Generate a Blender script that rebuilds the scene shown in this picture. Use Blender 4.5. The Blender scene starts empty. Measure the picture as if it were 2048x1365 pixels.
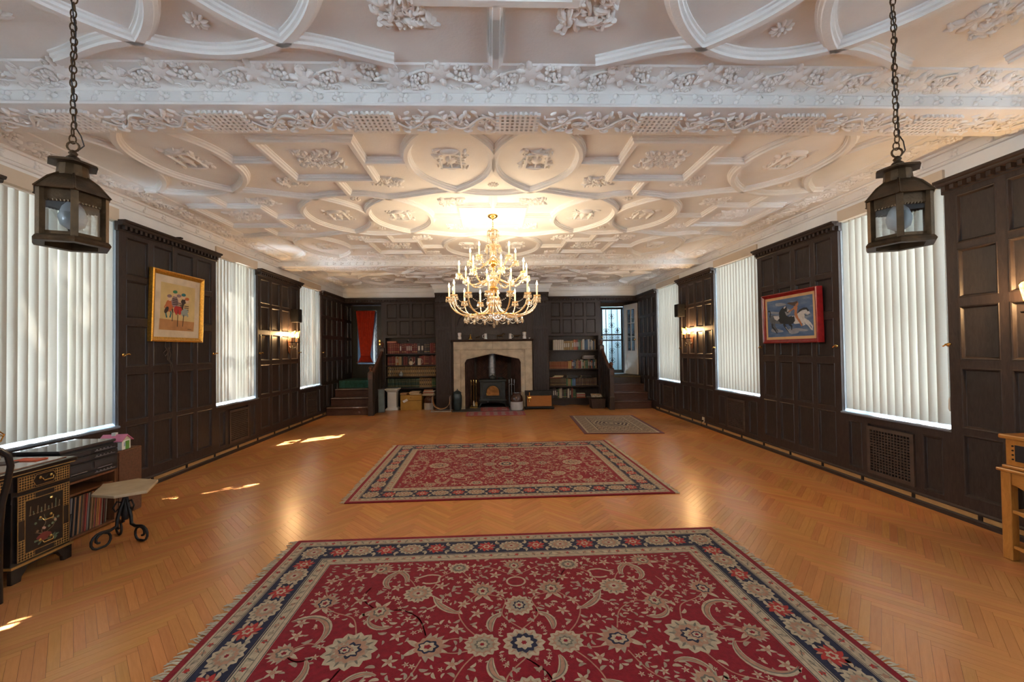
import bpy, bmesh, math, random
from mathutils import Matrix, Vector
random.seed(7)
PI = math.pi
sc = bpy.context.scene
COL = sc.collection
# ------------------------------------------------------------------ camera
EYE = 1.48
yaw, pit, rol = math.atan(25.7/810), math.atan(13.2/810), 0.0130
F = Vector((math.sin(yaw)*math.cos(pit), math.cos(yaw)*math.cos(pit), math.sin(pit)))
R0 = Vector((math.cos(yaw), -math.sin(yaw), 0)); U0 = R0.cross(F)
R = R0*math.cos(rol) - U0*math.sin(rol); U = U0*math.cos(rol) + R0*math.sin(rol)
cam = bpy.data.objects.new('camera', bpy.data.cameras.new('camera')); COL.objects.link(cam)
cam.matrix_world = Matrix(((R.x, U.x, -F.x, 0), (R.y, U.y, -F.y, 0), (R.z, U.z, -F.z, EYE), (0, 0, 0, 1)))
cam.data.sensor_width = 36; cam.data.lens = 810/2048*36; cam.data.clip_start = 0.02
cam.data.shift_x = (1024-1006.53)/2048; cam.data.shift_y = (687.47-682.5)/2048
sc.camera = cam
# ------------------------------------------------------------------ view, sky, sun
vs = sc.view_settings; vs.view_transform = 'Standard'; vs.look = 'None'; vs.gamma = 1; vs.use_curve_mapping = False
vs.exposure = 1.36
cy = sc.cycles
cy.adaptive_threshold = 0.02; cy.max_bounces = 9; cy.diffuse_bounces = 6; cy.glossy_bounces = 4; cy.transmission_bounces = 6; cy.transparent_max_bounces = 12
cy.sample_clamp_indirect = 6.0; cy.caustics_reflective = False; cy.caustics_refractive = False
w = bpy.data.worlds.new('sky'); sc.world = w; w.use_nodes = True
bg = w.node_tree.nodes['Background']; bg.inputs[0].default_value = (0.74, 0.88, 1.0, 1); bg.inputs[1].default_value = 20.0
sun = bpy.data.objects.new('sun', bpy.data.lights.new('sun', 'SUN')); COL.objects.link(sun)
sun.data.energy = 65; sun.data.angle = 0.010; sun.data.color = (1.0, 0.98, 0.95)
sun.rotation_euler = Vector((1.0, 0.68, -1.9)).to_track_quat('-Z', 'Y').to_euler()
def portal(c, sx, sz, d):
    o = bpy.data.objects.new('sky_portal', bpy.data.lights.new('sky_portal', 'AREA')); COL.objects.link(o)
    o.data.shape = 'RECTANGLE'; o.data.size = sx; o.data.size_y = sz; o.location = c
    o.rotation_euler = Vector(d).to_track_quat('-Z', 'Z').to_euler(); o.data.cycles.is_portal = True
# window openings: (y0, y1) on each side wall
XL, XR, YB, ZC, X0 = -3.88, 3.98, 10.80, 3.21, 0.05
YR = -3.4                                    # rear wall, behind the viewer
WL = [(-1.6, -0.5), (0.72, 1.80), (3.25, 4.32), (5.81, 6.83), (8.32, 9.35)]  # first opening on either side added out of view, unblinded, to fill light
WR = [(-1.6, -0.5), (0.84, 1.92), (3.37, 4.45), (5.84, 7.01), (8.34, 9.48)]
ZS, ZH = 0.745, 2.90                         # sill and head of the openings
for a, b in WL: portal((XL-0.34, (a+b)/2, (ZS+ZH)/2), b-a, ZH-ZS, (1, 0, 0))
for a, b in WR: portal((XR+0.34, (a+b)/2, (ZS+ZH)/2), b-a, ZH-ZS, (-1, 0, 0))
RWIN = []          # the wall behind the viewer has no windows
for p, q in RWIN: portal(((p+q)/2, YR-0.3, 1.75), q-p, 2.2, (0, 1, 0))
# ------------------------------------------------------------------ mesh builder
class MB:
    def __init__(s, M=None): s.v = []; s.f = []; s.mi = []; s.M = M; s.k = 0
    def add(s, vs, fs):
        o = len(s.v)
        s.v += [tuple(s.M @ Vector(p)) for p in vs] if s.M else [tuple(p) for p in vs]
        s.f += [[o+i for i in f] for f in fs]; s.mi += [s.k]*len(fs); return s
    def mat(s, k): s.k = k; return s
    def box(s, x0, x1, y0, y1, z0, z1):
        return s.add([(x0,y0,z0),(x1,y0,z0),(x1,y1,z0),(x0,y1,z0),(x0,y0,z1),(x1,y0,z1),(x1,y1,z1),(x0,y1,z1)],
                     [(0,3,2,1),(4,5,6,7),(0,1,5,4),(1,2,6,5),(2,3,7,6),(3,0,4,7)])
    def frus(s, x0, x1, y0, y1, z0, z1, i, j=None):          # box whose top is inset by i, j
        j = i if j is None else j
        return s.add([(x0,y0,z0),(x1,y0,z0),(x1,y1,z0),(x0,y1,z0),(x0+i,y0+j,z1),(x1-i,y0+j,z1),(x1-i,y1-j,z1),(x0+i,y1-j,z1)],
                     [(0,3,2,1),(4,5,6,7),(0,1,5,4),(1,2,6,5),(2,3,7,6),(3,0,4,7)])
    def tube(s, pts, r, n=8, closed=False, caps=True):
        pts = [Vector(p) for p in pts]; m = len(pts); rr = r if isinstance(r, (list, tuple)) else [r]*m
        vs = []; fs = []; up = None
        for i, p in enumerate(pts):
            a = pts[(i-1) % m] if closed or i > 0 else p; b = pts[(i+1) % m] if closed or i < m-1 else p
            t = (b-a).normalized() if (b-a).length > 1e-9 else Vector((0,0,1))
            if up is None: up = Vector((0,0,1)) if abs(t.z) < 0.9 else Vector((1,0,0))
            x = t.cross(up); x = x.normalized() if x.length > 1e-6 else t.orthogonal().normalized()
            y = x.cross(t).normalized(); up = y
            for k in range(n):
                q = 2*PI*k/n; vs.append(p + (x*math.cos(q)+y*math.sin(q))*rr[i])
        for i in range(m if closed else m-1):
            for k in range(n):
                a, b = i*n, ((i+1) % m)*n; fs.append((a+k, a+(k+1) % n, b+(k+1) % n, b+k))
        if caps and not closed: fs += [tuple(range(n))[::-1], tuple(range((m-1)*n, m*n))]
        return s.add(vs, fs)
    def lathe(s, prof, n=16, c=(0,0,0), caps=True, ax='z'):
        vs = []; fs = []; m = len(prof)
        for r, z in prof:
            for k in range(n):
                q = 2*PI*k/n; p = (r*math.cos(q), r*math.sin(q), z)
                if ax == 'y': p = (p[0], z, p[1])
                if ax == 'x': p = (z, p[0], p[1])
                vs.append((c[0]+p[0], c[1]+p[1], c[2]+p[2]))
        for i in range(m-1):
            for k in range(n): fs.append((i*n+k, i*n+(k+1) % n, (i+1)*n+(k+1) % n, (i+1)*n+k))
        if caps: fs += [tuple(range(n))[::-1], tuple(range((m-1)*n, m*n))]
        return s.add(vs, fs)
    def ell(s, c, r, n=8, m=5, half=False, rot=0, tilt=None):
        r = r if isinstance(r, (list, tuple)) else (r, r, r); vs = []; fs = []; a0 = 0 if half else -PI/2
        cr, sr = math.cos(rot), math.sin(rot)
        for i in range(m+1):
            a = a0+(PI/2-a0)*i/m
            for k in range(n):
                q = 2*PI*k/n; p = Vector((r[0]*math.cos(a)*math.cos(q), r[1]*math.cos(a)*math.sin(q), r[2]*math.sin(a)))
                p = Vector((p.x*cr-p.y*sr, p.x*sr+p.y*cr, p.z))
                if tilt: p = tilt @ p
                vs.append((c[0]+p.x, c[1]+p.y, c[2]+p.z))
        for i in range(m):
            for k in range(n): fs.append((i*n+k, i*n+(k+1) % n, (i+1)*n+(k+1) % n, (i+1)*n+k))
        return s.add(vs, fs)
    def prism(s, poly, z0, z1, ax='z'):
        n = len(poly); f = {'z': lambda p, z: (p[0], p[1], z), 'y': lambda p, z: (p[0], z, p[1]), 'x': lambda p, z: (z, p[0], p[1])}[ax]
        return s.add([f(p, z0) for p in poly]+[f(p, z1) for p in poly],
                     [tuple(range(n))[::-1], tuple(range(n, 2*n))]+[(i, (i+1) % n, n+(i+1) % n, n+i) for i in range(n)])
    def sweep(s, prof, path, closed=False, flip=False):
        # profile (offset, drop) swept along a plan path [(x, y)], height = path z - drop ; mitred
        P = [Vector((p[0], p[1])) for p in path]; m = len(P); k = len(prof); vs = []; fs = []
        for i in range(m):
            a = P[(i-1) % m] if closed or i > 0 else None; b = P[(i+1) % m] if closed or i < m-1 else None
            d1 = (P[i]-a).normalized() if a is not None else (b-P[i]).normalized()
            d2 = (b-P[i]).normalized() if b is not None else d1
            n1 = Vector((-d1.y, d1.x)); n2 = Vector((-d2.y, d2.x)); nn = n1+n2
            nn = nn.normalized() if nn.length > 1e-6 else n1
            sc_ = 1/max(0.35, nn.dot(n1)); z = path[i][2] if len(path[i]) > 2 else 0
            for o, h in prof: q = P[i]+nn*(o*sc_); vs.append((q.x, q.y, z+h))
        for i in range(m if closed else m-1):
            j = (i+1) % m
            for t in range(k-1): fs.append((i*k+t, i*k+t+1, j*k+t+1, j*k+t))
        if not closed: fs += [tuple(range(k)), tuple(range((m-1)*k, m*k))[::-1]]
        return s.add(vs, fs)
    def mesh(s, name, mats, smooth=0, fix=True):
        me = bpy.data.meshes.new(name); me.from_pydata(s.v, [], s.f)
        for m_ in (mats if isinstance(mats, (list, tuple)) else [mats]): me.materials.append(m_)
        if any(s.mi): me.polygons.foreach_set('material_index', s.mi)
        if fix:
            bm = bmesh.new(); bm.from_mesh(me); bmesh.ops.recalc_face_normals(bm, faces=bm.faces); bm.to_mesh(me); bm.free()
        if smooth:
            me.polygons.foreach_set('use_smooth', [True]*len(me.polygons)); me.set_sharp_from_angle(angle=math.radians(smooth))
        me.update(); return me
    def build(s, name, mats, parent=None, smooth=0, fix=True, loc=None):
        return link(name, s.mesh(name, mats, smooth, fix), parent, loc)
def link(name, me, parent=None, loc=None, rot=None, scale=None):
    o = bpy.data.objects.new(name, me); COL.objects.link(o); o.parent = parent
    if loc is not None: o.location = loc
    if rot is not None: o.rotation_euler = rot
    if scale is not None: o.scale = scale
    return o
def tag(o, label=None, cat=None, group=None, kind=None):
    if label: o['label'] = label
    if cat: o['category'] = cat
    if group: o['group'] = group
    if kind: o['kind'] = kind
    return o
def thing(name, label, cat, loc=(0,0,0), rz=0, group=None):
    return tag(link(name, None, None, loc, (0, 0, rz)), label, cat, group)
def struct(o, label, cat='structure'): return tag(o, label, cat, None, 'structure')
def copy_tree(o, parent=None, **kw):
    c = o.copy(); COL.objects.link(c); c.parent = parent
    for ch in list(o.children): copy_tree(ch, c)
    for k, v in kw.items(): c[k] = v
    return c
def bevel(o, wd=0.004, seg=2):
    m = o.modifiers.new('edge', 'BEVEL'); m.width = wd; m.segments = seg; m.limit_method = 'ANGLE'; return o
def arc(c, r, a0, a1, n): return [(c[0]+r*math.cos(a0+(a1-a0)*i/n), c[1]+r*math.sin(a0+(a1-a0)*i/n)) for i in range(n+1)]
# ------------------------------------------------------------------ materials
def nt(name):
    m = bpy.data.materials.new(name); m.use_nodes = True; t = m.node_tree
    return m, t, t.nodes['Principled BSDF']
def N(t, typ, **kw):
    n = t.nodes.new(typ)
    for k, v in kw.items():
        if k in n.inputs: n.inputs[k].default_value = v
        else: setattr(n, k, v)
    return n
def coords(t, scale=(1,1,1), world=False, rot=(0,0,0)):
    mp = N(t, 'ShaderNodeMapping'); mp.inputs['Scale'].default_value = scale; mp.inputs['Rotation'].default_value = rot
    if world: g = N(t, 'ShaderNodeNewGeometry'); t.links.new(g.outputs['Position'], mp.inputs['Vector'])
    else: g = N(t, 'ShaderNodeTexCoord'); t.links.new(g.outputs['Object'], mp.inputs['Vector'])
    return mp.outputs[0]
def ramp(t, fac, stops):
    r = N(t, 'ShaderNodeValToRGB'); e = r.color_ramp.elements
    while len(e) < len(stops): e.new(0.5)
    for i, (p, c) in enumerate(stops): e[i].position = p; e[i].color = (*c, 1)
    t.links.new(fac, r.inputs[0]); return r.outputs[0]
def bump(t, b, h, strength=0.2, dist=0.01):
    n = N(t, 'ShaderNodeBump'); n.inputs['Strength'].default_value = strength; n.inputs['Distance'].default_value = dist
    t.links.new(h, n.inputs['Height']); t.links.new(n.outputs[0], b.inputs['Normal'])
def mk(name, c, rough=0.5, metal=0.0, var=0.12, scale=8, bmp=0.0, bscale=None, spec=None, world=False, stretch=(1,1,1), coat=0):
    m, t, b = nt(name)
    v = coords(t, stretch, world); n = N(t, 'ShaderNodeTexNoise', Scale=scale, Detail=5.0); t.links.new(v, n.inputs['Vector'])
    lo = tuple(x*(1-var) for x in c); hi = tuple(min(1, x*(1+var)) for x in c)
    t.links.new(ramp(t, n.outputs['Fac'], [(0.3, lo), (0.7, hi)]), b.inputs['Base Color'])
    b.inputs['Roughness'].default_value = rough; b.inputs['Metallic'].default_value = metal
    if spec is not None: b.inputs['Specular IOR Level'].default_value = spec
    if coat: b.inputs['Coat Weight'].default_value = coat; b.inputs['Coat Roughness'].default_value = 0.12
    if bmp:
        n2 = N(t, 'ShaderNodeTexNoise', Scale=bscale or scale*6, Detail=4.0); t.links.new(v, n2.inputs['Vector']); bump(t, b, n2.outputs['Fac'], bmp, 0.006)
    return m
def wood(name, dark, light, rough=0.4, grain=(6,6,1.2), scale=9, world=True, bmp=0.12, coat=0):
    m, t, b = nt(name); v = coords(t, grain, world)
    n = N(t, 'ShaderNodeTexNoise', Scale=scale, Detail=7.0, Roughness=0.65, Distortion=0.8); t.links.new(v, n.inputs['Vector'])
    t.links.new(ramp(t, n.outputs['Fac'], [(0.3, dark), (0.72, light)]), b.inputs['Base Color'])
    b.inputs['Roughness'].default_value = rough; b.inputs['Specular IOR Level'].default_value = 0.38
    if coat: b.inputs['Coat Weight'].default_value = coat; b.inputs['Coat Roughness'].default_value = 0.15
    bump(t, b, n.outputs['Fac'], bmp, 0.004); return m
def emit(name, c, s):
    m, t, b = nt(name); b.inputs['Base Color'].default_value = (*c, 1); b.inputs['Emission Color'].default_value = (*c, 1); b.inputs['Emission Strength'].default_value = s; return m
def thin_glass(name, tint=(1,1,1), gloss=0.12, rough=0.02):
    m, t, b = nt(name); t.nodes.remove(b)
    tr = N(t, 'ShaderNodeBsdfTransparent'); tr.inputs[0].default_value = (*tint, 1)
    gl = N(t, 'ShaderNodeBsdfGlossy'); gl.inputs['Roughness'].default_value = rough
    lw = N(t, 'ShaderNodeLayerWeight', Blend=0.2); mx = N(t, 'ShaderNodeMixShader'); ad = N(t, 'ShaderNodeMath', operation='MULTIPLY_ADD')
    ad.inputs[1].default_value = 0.6; ad.inputs[2].default_value = gloss; t.links.new(lw.outputs['Facing'], ad.inputs[0])
    t.links.new(ad.outputs[0], mx.inputs[0]); t.links.new(tr.outputs[0], mx.inputs[1]); t.links.new(gl.outputs[0], mx.inputs[2])
    t.links.new(mx.outputs[0], t.nodes['Material Output'].inputs[0]); return m
M = {}
M['oak'] = wood('dark stained oak', (0.022,0.014,0.012), (0.050,0.033,0.028), 0.46)
M['oak_panel'] = wood('dark oak panel', (0.021,0.015,0.013), (0.046,0.034,0.030), 0.42)
M['oak_h'] = wood('dark oak rail', (0.020,0.013,0.011), (0.046,0.031,0.026), 0.42, grain=(1.2,1.2,8))
M['plaster'] = mk('white plaster', (0.85,0.855,0.845), 0.85, 0, 0.05, 3, 0.25, 60, world=True)
M['plaster_orn'] = mk('ornament plaster', (0.85,0.855,0.845), 0.85, 0, 0.06, 5, 0.3, 90, world=True)
M['cream'] = mk('cream painted fascia', (0.66,0.56,0.44), 0.6, 0, 0.04, 4, 0.1, world=True)
M['brass'] = mk('brass', (0.75,0.50,0.16), 0.25, 1.0, 0.1, 10)
M['bronze'] = mk('aged bronze', (0.075,0.042,0.018), 0.45, 0.7, 0.4, 22, 0.2)
M['iron'] = mk('black iron', (0.022,0.020,0.019), 0.5, 0.5, 0.3, 20, 0.2)
M['glass'] = thin_glass('window glass')
M['sill'] = mk('blue grey painted sill', (0.16,0.20,0.25), 0.25, 0, 0.2, 6, world=True)
M['reveal'] = mk('painted reveal', (0.34,0.40,0.46), 0.5, 0, 0.1, 5, world=True)
M['white_paint'] = mk('white paint', (0.72,0.72,0.68), 0.45, 0, 0.05, 5)
M['pine'] = wood('bare wood strip', (0.36,0.20,0.07), (0.52,0.31,0.12), 0.5, grain=(1,1,6))
# ================================================================== floor
def parquet_material():
    m, t, b = nt('oak parquet')
    uv = N(t, 'ShaderNodeUVMap'); mp = N(t, 'ShaderNodeMapping'); mp.inputs['Scale'].default_value = (2.2, 26, 1); t.links.new(uv.outputs[0], mp.inputs[0])
    n = N(t, 'ShaderNodeTexNoise', Scale=3.0, Detail=6.0, Roughness=0.6, Distortion=0.5); t.links.new(mp.outputs[0], n.inputs['Vector'])
    c = ramp(t, n.outputs['Fac'], [(0.25, (0.41,0.165,0.046)), (0.75, (0.53,0.222,0.066))])
    at = N(t, 'ShaderNodeAttribute', attribute_name='tone'); hs = N(t, 'ShaderNodeHueSaturation')
    mr = N(t, 'ShaderNodeMapRange'); mr.inputs['To Min'].default_value = 0.80; mr.inputs['To Max'].default_value = 1.16
    t.links.new(at.outputs['Fac'], mr.inputs[0]); t.links.new(mr.outputs[0], hs.inputs['Value'])
    mh = N(t, 'ShaderNodeMapRange'); mh.inputs['To Min'].default_value = 0.491; mh.inputs['To Max'].default_value = 0.508
    md = N(t, 'ShaderNodeMath', operation='FRACT'); mu = N(t, 'ShaderNodeMath', operation='MULTIPLY'); mu.inputs[1].default_value = 7.3
    t.links.new(at.outputs['Fac'], mu.inputs[0]); t.links.new(mu.outputs[0], md.inputs[0]); t.links.new(md.outputs[0], mh.inputs[0]); t.links.new(mh.outputs[0], hs.inputs['Hue'])
    t.links.new(c, hs.inputs['Color'])
    # worn, greyer varnish in broad patches
    g = coords(t, (1,1,1), True); w_ = N(t, 'ShaderNodeTexNoise', Scale=0.8, Detail=2.0); t.links.new(g, w_.inputs['Vector'])
    mx = N(t, 'ShaderNodeMixRGB'); mx.inputs[2].default_value = (0.54,0.27,0.115,1)
    f = N(t, 'ShaderNodeMapRange'); f.inputs['From Min'].default_value = 0.35; f.inputs['From Max'].default_value = 0.75; f.inputs['To Max'].default_value = 0.5
    t.links.new(w_.outputs['Fac'], f.inputs[0]); t.links.new(f.outputs[0], mx.inputs[0]); t.links.new(hs.outputs[0], mx.inputs[1]); t.links.new(mx.outputs[0], b.inputs['Base Color'])
    s_ = N(t, 'ShaderNodeTexNoise', Scale=2.5, Detail=2.0); t.links.new(g, s_.inputs['Vector'])
    rr = N(t, 'ShaderNodeMapRange'); rr.inputs['To Min'].default_value = 0.22; rr.inputs['To Max'].default_value = 0.30; t.links.new(s_.outputs['Fac'], rr.inputs[0]); b.inputs['Roughness'].default_value = 0.25
    bump(t, b, n.outputs['Fac'], 0.03, 0.002); return m
M['parquet'] = parquet_material()
M['joint'] = mk('dark floor joint', (0.075,0.035,0.016), 0.7, world=True)
floor = struct(MB().box(XL-0.1, XR+0.1, YR-0.1, 11.5, -0.06, -0.004).build('floor', M['joint']), 'herringbone oak parquet floor with worn glossy varnish', 'floor')
def parquet():
    L, wd, g = 0.400, 0.0445, 0.0005; c45 = math.sqrt(0.5)
    blocks = []
    x0, x1, y0, y1 = XL+0.03, XR-0.03, 0.4, 10.7
    for a in range(-260, 260):
        for b_ in range(-22, 22):
            for kind in (0, 1):
                ox, oy = a*wd+b_*L, a*wd-b_*L
                r = (ox, ox+L, oy, oy+wd) if kind == 0 else (ox+L, ox+L+wd, oy+wd-L, oy+wd)
                cx, cy_ = (r[0]+r[1])/2, (r[2]+r[3])/2
                X, Y = c45*(cx-cy_)+0.20, c45*(cx+cy_)
                if x0-0.1 < X < x1+0.1 and y0 < Y < y1: blocks.append((Y, X, r, kind))
    def corner(px, py): return (min(max(c45*(px-py)+0.20, XL), XR), c45*(px+py))
    def data(bl, name):
        vs, fs, uvs, tones = [], [], [], []
        for Y, X, r, kind in bl:
            o = len(vs); z = random.uniform(-0.00012, 0.00012); q = [(r[0]+g, r[2]+g), (r[1]-g, r[2]+g), (r[1]-g, r[3]-g), (r[0]+g, r[3]-g)]
            vs += [(*corner(*p), z) for p in q]+[(*corner(*p), -0.005) for p in q]
            fl = [(0,1,2,3), (4,5,1,0), (5,6,2,1), (6,7,3,2), (7,4,0,3)]; fs += [[o+i for i in f] for f in fl]
            ou, ov, tn = random.uniform(0, 50), random.uniform(0, 50), 0.56*random.random()+0.24*kind+0.10  # random tone, with one block direction painted lighter for its reflected light
            lu = [(p[0]+ou, p[1]+ov) if kind == 0 else (p[1]+ou, p[0]+ov) for p in q]*2
            for f in fl: uvs += [lu[i] for i in f]
            tones += [tn]*8
        me = bpy.data.meshes.new(name); me.from_pydata(vs, [], fs); me.materials.append(M['parquet'])
        u = me.uv_layers.new(name='UVMap'); u.data.foreach_set('uv', [c for p in uvs for c in p])
        at = me.attributes.new('tone', 'FLOAT', 'POINT'); at.data.foreach_set('value', tones); return me
    # the blocks nearest the viewer that no rug or furniture covers are parts of their own
    def open_(X, Y): return 1.72 < Y and not (-1.52 < X < 1.84 and 0.8 < Y < 3.30) and not (-1.52 < X < 1.9 and 3.97 < Y < 6.52) and abs(X-X0) < Y*1.27+0.1 and not (X < -3.0 and Y < 4.0)
    near = sorted([b for b in blocks if open_(b[1], b[0])], key=lambda b: b[0])[:300]
    ids = set(id(b) for b in near); rest = [b for b in blocks if id(b) not in ids]
    for b in near: link('parquet_block', data([b], 'parquet_block'), floor)
    tag(link('parquet_blocks', data(rest, 'parquet_blocks'), floor), kind='stuff')
parquet()
# ================================================================== side walls
ROWS = [(2.33, 2.74), (1.87, 2.28), (1.35, 1.80), (0.775, 1.28), (0.21, 0.725)]
_pm = {}
def panel_mesh(w_, h_):
    k = (round(w_, 3), round(h_, 3))
    if k not in _pm:
        b = MB(); rings = [(0, 0.030), (0.004, 0.034), (0.012, 0.032), (0.020, 0.016), (0.024, 0.012)]; vs = []; fs = []
        for i, n in rings: vs += [(i, n, i), (w_-i, n, i), (w_-i, n, h_-i), (i, n, h_-i)]
        for r in range(len(rings)-1):
            for q in range(4): fs.append((r*4+q, r*4+(q+1) % 4, r*4+4+(q+1) % 4, r*4+4+q))
        n = len(rings)*4-4; fs.append((n, n+1, n+2, n+3)); b.add(vs, fs); _pm[k] = b.mesh('panel', M['oak_panel'], fix=False)
    return _pm[k]
def wallM(X, sg): return Matrix(((0, sg, 0, X), (1, 0, 0, 0), (0, 0, 1, 0), (0, 0, 0, 1)))     # local (s, n, z)
def panel_at(par, mw, s, z, w_, h_):
    o = link('panel', panel_mesh(w_, h_), par); o.matrix_world = mw @ Matrix.Translation((s, 0, z)); return o
dent_me = MB().box(-0.015, 0.015, 0.0, 0.042, -0.038, 0.0).mesh('dentil', M['oak'])
def section(par, mw, a, b, ncol=4, ml=0.085, mr=0.085, rows=ROWS, zb=0.09, top=2.89, stile=0.065, dent=True):
    f = MB(mw); pw = (b-a-ml-mr-stile*(ncol-1))/ncol; xs = []; s = a+ml
    for i in range(ncol): xs.append(s); s += pw+stile
    f.box(a, a+ml, 0, 0.03, zb, 2.84); f.box(b-mr, b, 0, 0.03, zb, 2.84)
    for i in range(ncol-1): f.box(xs[i]+pw, xs[i+1], 0, 0.03, zb, 2.84)
    zs = [(zb, rows[-1][0])]+[(rows[i+1][1], rows[i][0]) for i in range(len(rows)-1)]+[(rows[0][1], 2.84)]
    for z0, z1 in zs:
        for x in xs: f.box(x, x+pw, 0, 0.0295, z0, z1)
    f.box(a+0.005, b-0.005, 0.0, 0.002, zb, 2.84)
    f.build('panel_frame', M['oak'], par)
    for z0, z1 in rows:
        for x in xs: panel_at(par, mw, x, z0, pw, z1-z0)
    c = MB(mw); c.prism([(0.03,2.84-0.06),(0.036,2.84-0.055),(0.036,2.835),(0.082,2.838),(0.088,2.85),(0.09,2.862),(0.108,2.866),(0.114,2.880),(0.114,2.89),(0,2.89),(0,2.78)], a-0.02, b+0.02, 'x')
    c.build('cornice_shelf', M['oak_h'], par)
    if dent:
        n = int((b-a)/0.062)
        for i in range(n):
            o = link('dentil', dent_me, par); o.matrix_world = mw @ Matrix.Translation((a+(i+0.5)*(b-a)/n, 0.034, 2.836))
    return xs, pw
def grille(mw, s0, s1, z0, z1, label):
    t = thing('wall_vent', label, 'vent', group='pierced metal heating grilles under the windows')
    b = MB(mw); fr = 0.035
    for q in ((s0,s1,z0,z0+fr),(s0,s1,z1-fr,z1),(s0,s0+fr,z0+fr,z1-fr),(s1-fr,s1,z0+fr,z1-fr)): b.box(q[0],q[1],0.028,0.046,q[2],q[3])
    b.build('frame', M['vent'], t)
    g = MB(mw); ns, nz = 13, 15; ws, wz = s1-s0-2*fr, z1-z0-2*fr
    for i in range(1, ns): x = s0+fr+ws*i/ns; g.box(x-0.005, x+0.005, 0.031, 0.041, z0+fr, z1-fr)
    for i in range(1, nz): z = z0+fr+wz*i/nz; g.box(s0+fr, s1-fr, 0.033, 0.043, z-0.005, z+0.005)
    g.build('lattice', M['vent'], t)
    MB(mw).box(s0+fr, s1-fr, 0.024, 0.027, z0+fr, z1-fr).build('backing', M['black'], t)
M['vent'] = mk('brown vent metal', (0.085,0.060,0.047), 0.5, 0.35, 0.2, 12)
M['black'] = mk('black void', (0.006,0.005,0.005), 0.8)
M['window_wood'] = mk('window frame paint', (0.30,0.33,0.35), 0.5, world=True)
WNAME = {0: 'nearest the viewer', 1: 'in the middle', 2: 'nearest the fireplace'}
def side(nm, X, sg, wins, sections, vis):
    mw = wallM(X, sg); b = MB(mw); edges = [YR]+[e for w_ in wins for e in w_]+[11.5]
    for i in range(0, len(edges), 2): b.box(edges[i], edges[i+1], -0.34, 0, 0, ZC+0.12)
    for a, c in wins: b.box(a, c, -0.34, 0, 0, ZS-0.02); b.box(a, c, -0.34, -0.0, ZH+0.10, ZC+0.12)
    wall = struct(b.build('wall_'+nm, M['oak']), 'dark oak panelled %s wall with tall blind-covered windows' % nm, 'wall')
    fasc = MB(mw).box(YR, YB, 0, 0.012, 2.885, 3.06).build('plaster_frieze', M['plaster'], wall)
    for (a, c, kw) in sections: section(wall, mw, a, c, **kw)
    for i, (a, c) in enumerate(wins):
        # apron under the sill: panel, grille, panel
        f = MB(mw); gs0, gs1 = (a+c)/2-0.235, (a+c)/2+0.235
        pw = gs0-a-0.14
        for q in ((a, a+0.07), (gs0-0.07, gs0), (gs1, gs1+0.07), (c-0.07, c)): f.box(q[0], q[1], 0, 0.03, 0.09, 0.72)
        f.box(a, c, 0, 0.0295, 0.66, 0.72); f.box(a, c, 0, 0.0295, 0.09, 0.155); f.build('panel_frame', M['oak'], wall)
        panel_at(wall, mw, a+0.07, 0.155, pw, 0.505); panel_at(wall, mw, gs1+0.07, 0.155, c-gs1-0.14, 0.505)
        if i >= 2: grille(mw, gs0, gs1, 0.15, 0.64, 'square-pierced brown metal heating grille under the %s wall window %s' % (nm, WNAME.get(i-2, 'nearest the viewer')))
        else: MB(mw).box(gs0, gs1, 0, 0.03, 0.15, 0.66).build('apron_board', M['oak'], wall)
        k = (i+1)+(5 if nm == 'right' else 0)
        wn = MB(mw); 
        for q in ((a, a+0.05, ZS, ZH+0.1), (c-0.05, c, ZS, ZH+0.1)): wn.box(q[0], q[1], -0.30, -0.24, q[2], q[3])
        for z in (ZS, 1.78, ZH+0.04): wn.box(a+0.05, c-0.05, -0.30, -0.24, z, z+0.06)
        wn.box((a+c)/2-0.015, (a+c)/2+0.015, -0.285, -0.255, ZS+0.06, ZH+0.04)
        wo = struct(wn.build('window_%d' % k, M['window_wood']), 'tall sash window, blind-covered save the added unseen first, window %d of the %s wall' % (i+1, nm), 'window')
        for z0, z1 in ((ZS+0.06, 1.78), (1.84, ZH+0.04)):
            for s0, s1 in ((a+0.05, (a+c)/2-0.015), ((a+c)/2+0.015, c-0.05)): MB(mw).box(s0, s1, -0.272, -0.268, z0, z1).build('pane', M['glass'], wo)
        MB(mw).prism([(-0.34, ZS-0.02), (0.045, ZS-0.02), (0.052, ZS-0.008), (0.045, ZS+0.004), (-0.34, ZS+0.012)], a, c, 'x').build('window_sill', M['sill'], wo)
        rv = MB(mw); rv.box(a-0.001, a+0.006, -0.24, 0.0, ZS, ZH+0.1); rv.box(c-0.006, c+0.001, -0.24, 0.0, ZS, ZH+0.1); rv.build('reveal', M['reveal'], wo)
    bb = MB(mw); bb.prism([(0,0),(0.045,0),(0.045,0.035),(0.036,0.045),(0,0.045)], YR, 9.6, 'x'); bb.prism([(0,0.088),(0.040,0.088),(0.040,0.10),(0.032,0.112),(0,0.112)], YR, 9.6, 'x')
    bo = struct(bb.build('baseboard_'+nm, M['oak_h']), 'dark low skirting with a bare wood strip along the %s wall' % nm, 'baseboard')
    MB(mw).box(YR, 9.6, 0, 0.026, 0.045, 0.088).build('wood_strip', M['pine'], bo)
    clip = MB().box(-0.013, 0.013, 0.02, 0.036, 0.046, 0.088).mesh('clip', M['iron'])
    y = 1.1
    while y < 9.5:
        o = link('clip', clip, bo); o.matrix_world = mw @ Matrix.Translation((y, 0, 0)); y += 0.52
    return wall
WALL_L = side('left', XL, 1, WL, [(1.80, 3.25, {}), (4.32, 5.81, {}), (6.83, 8.32, {}), (9.35, 10.78, dict(mr=0.14, rows=ROWS))], True)
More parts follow.
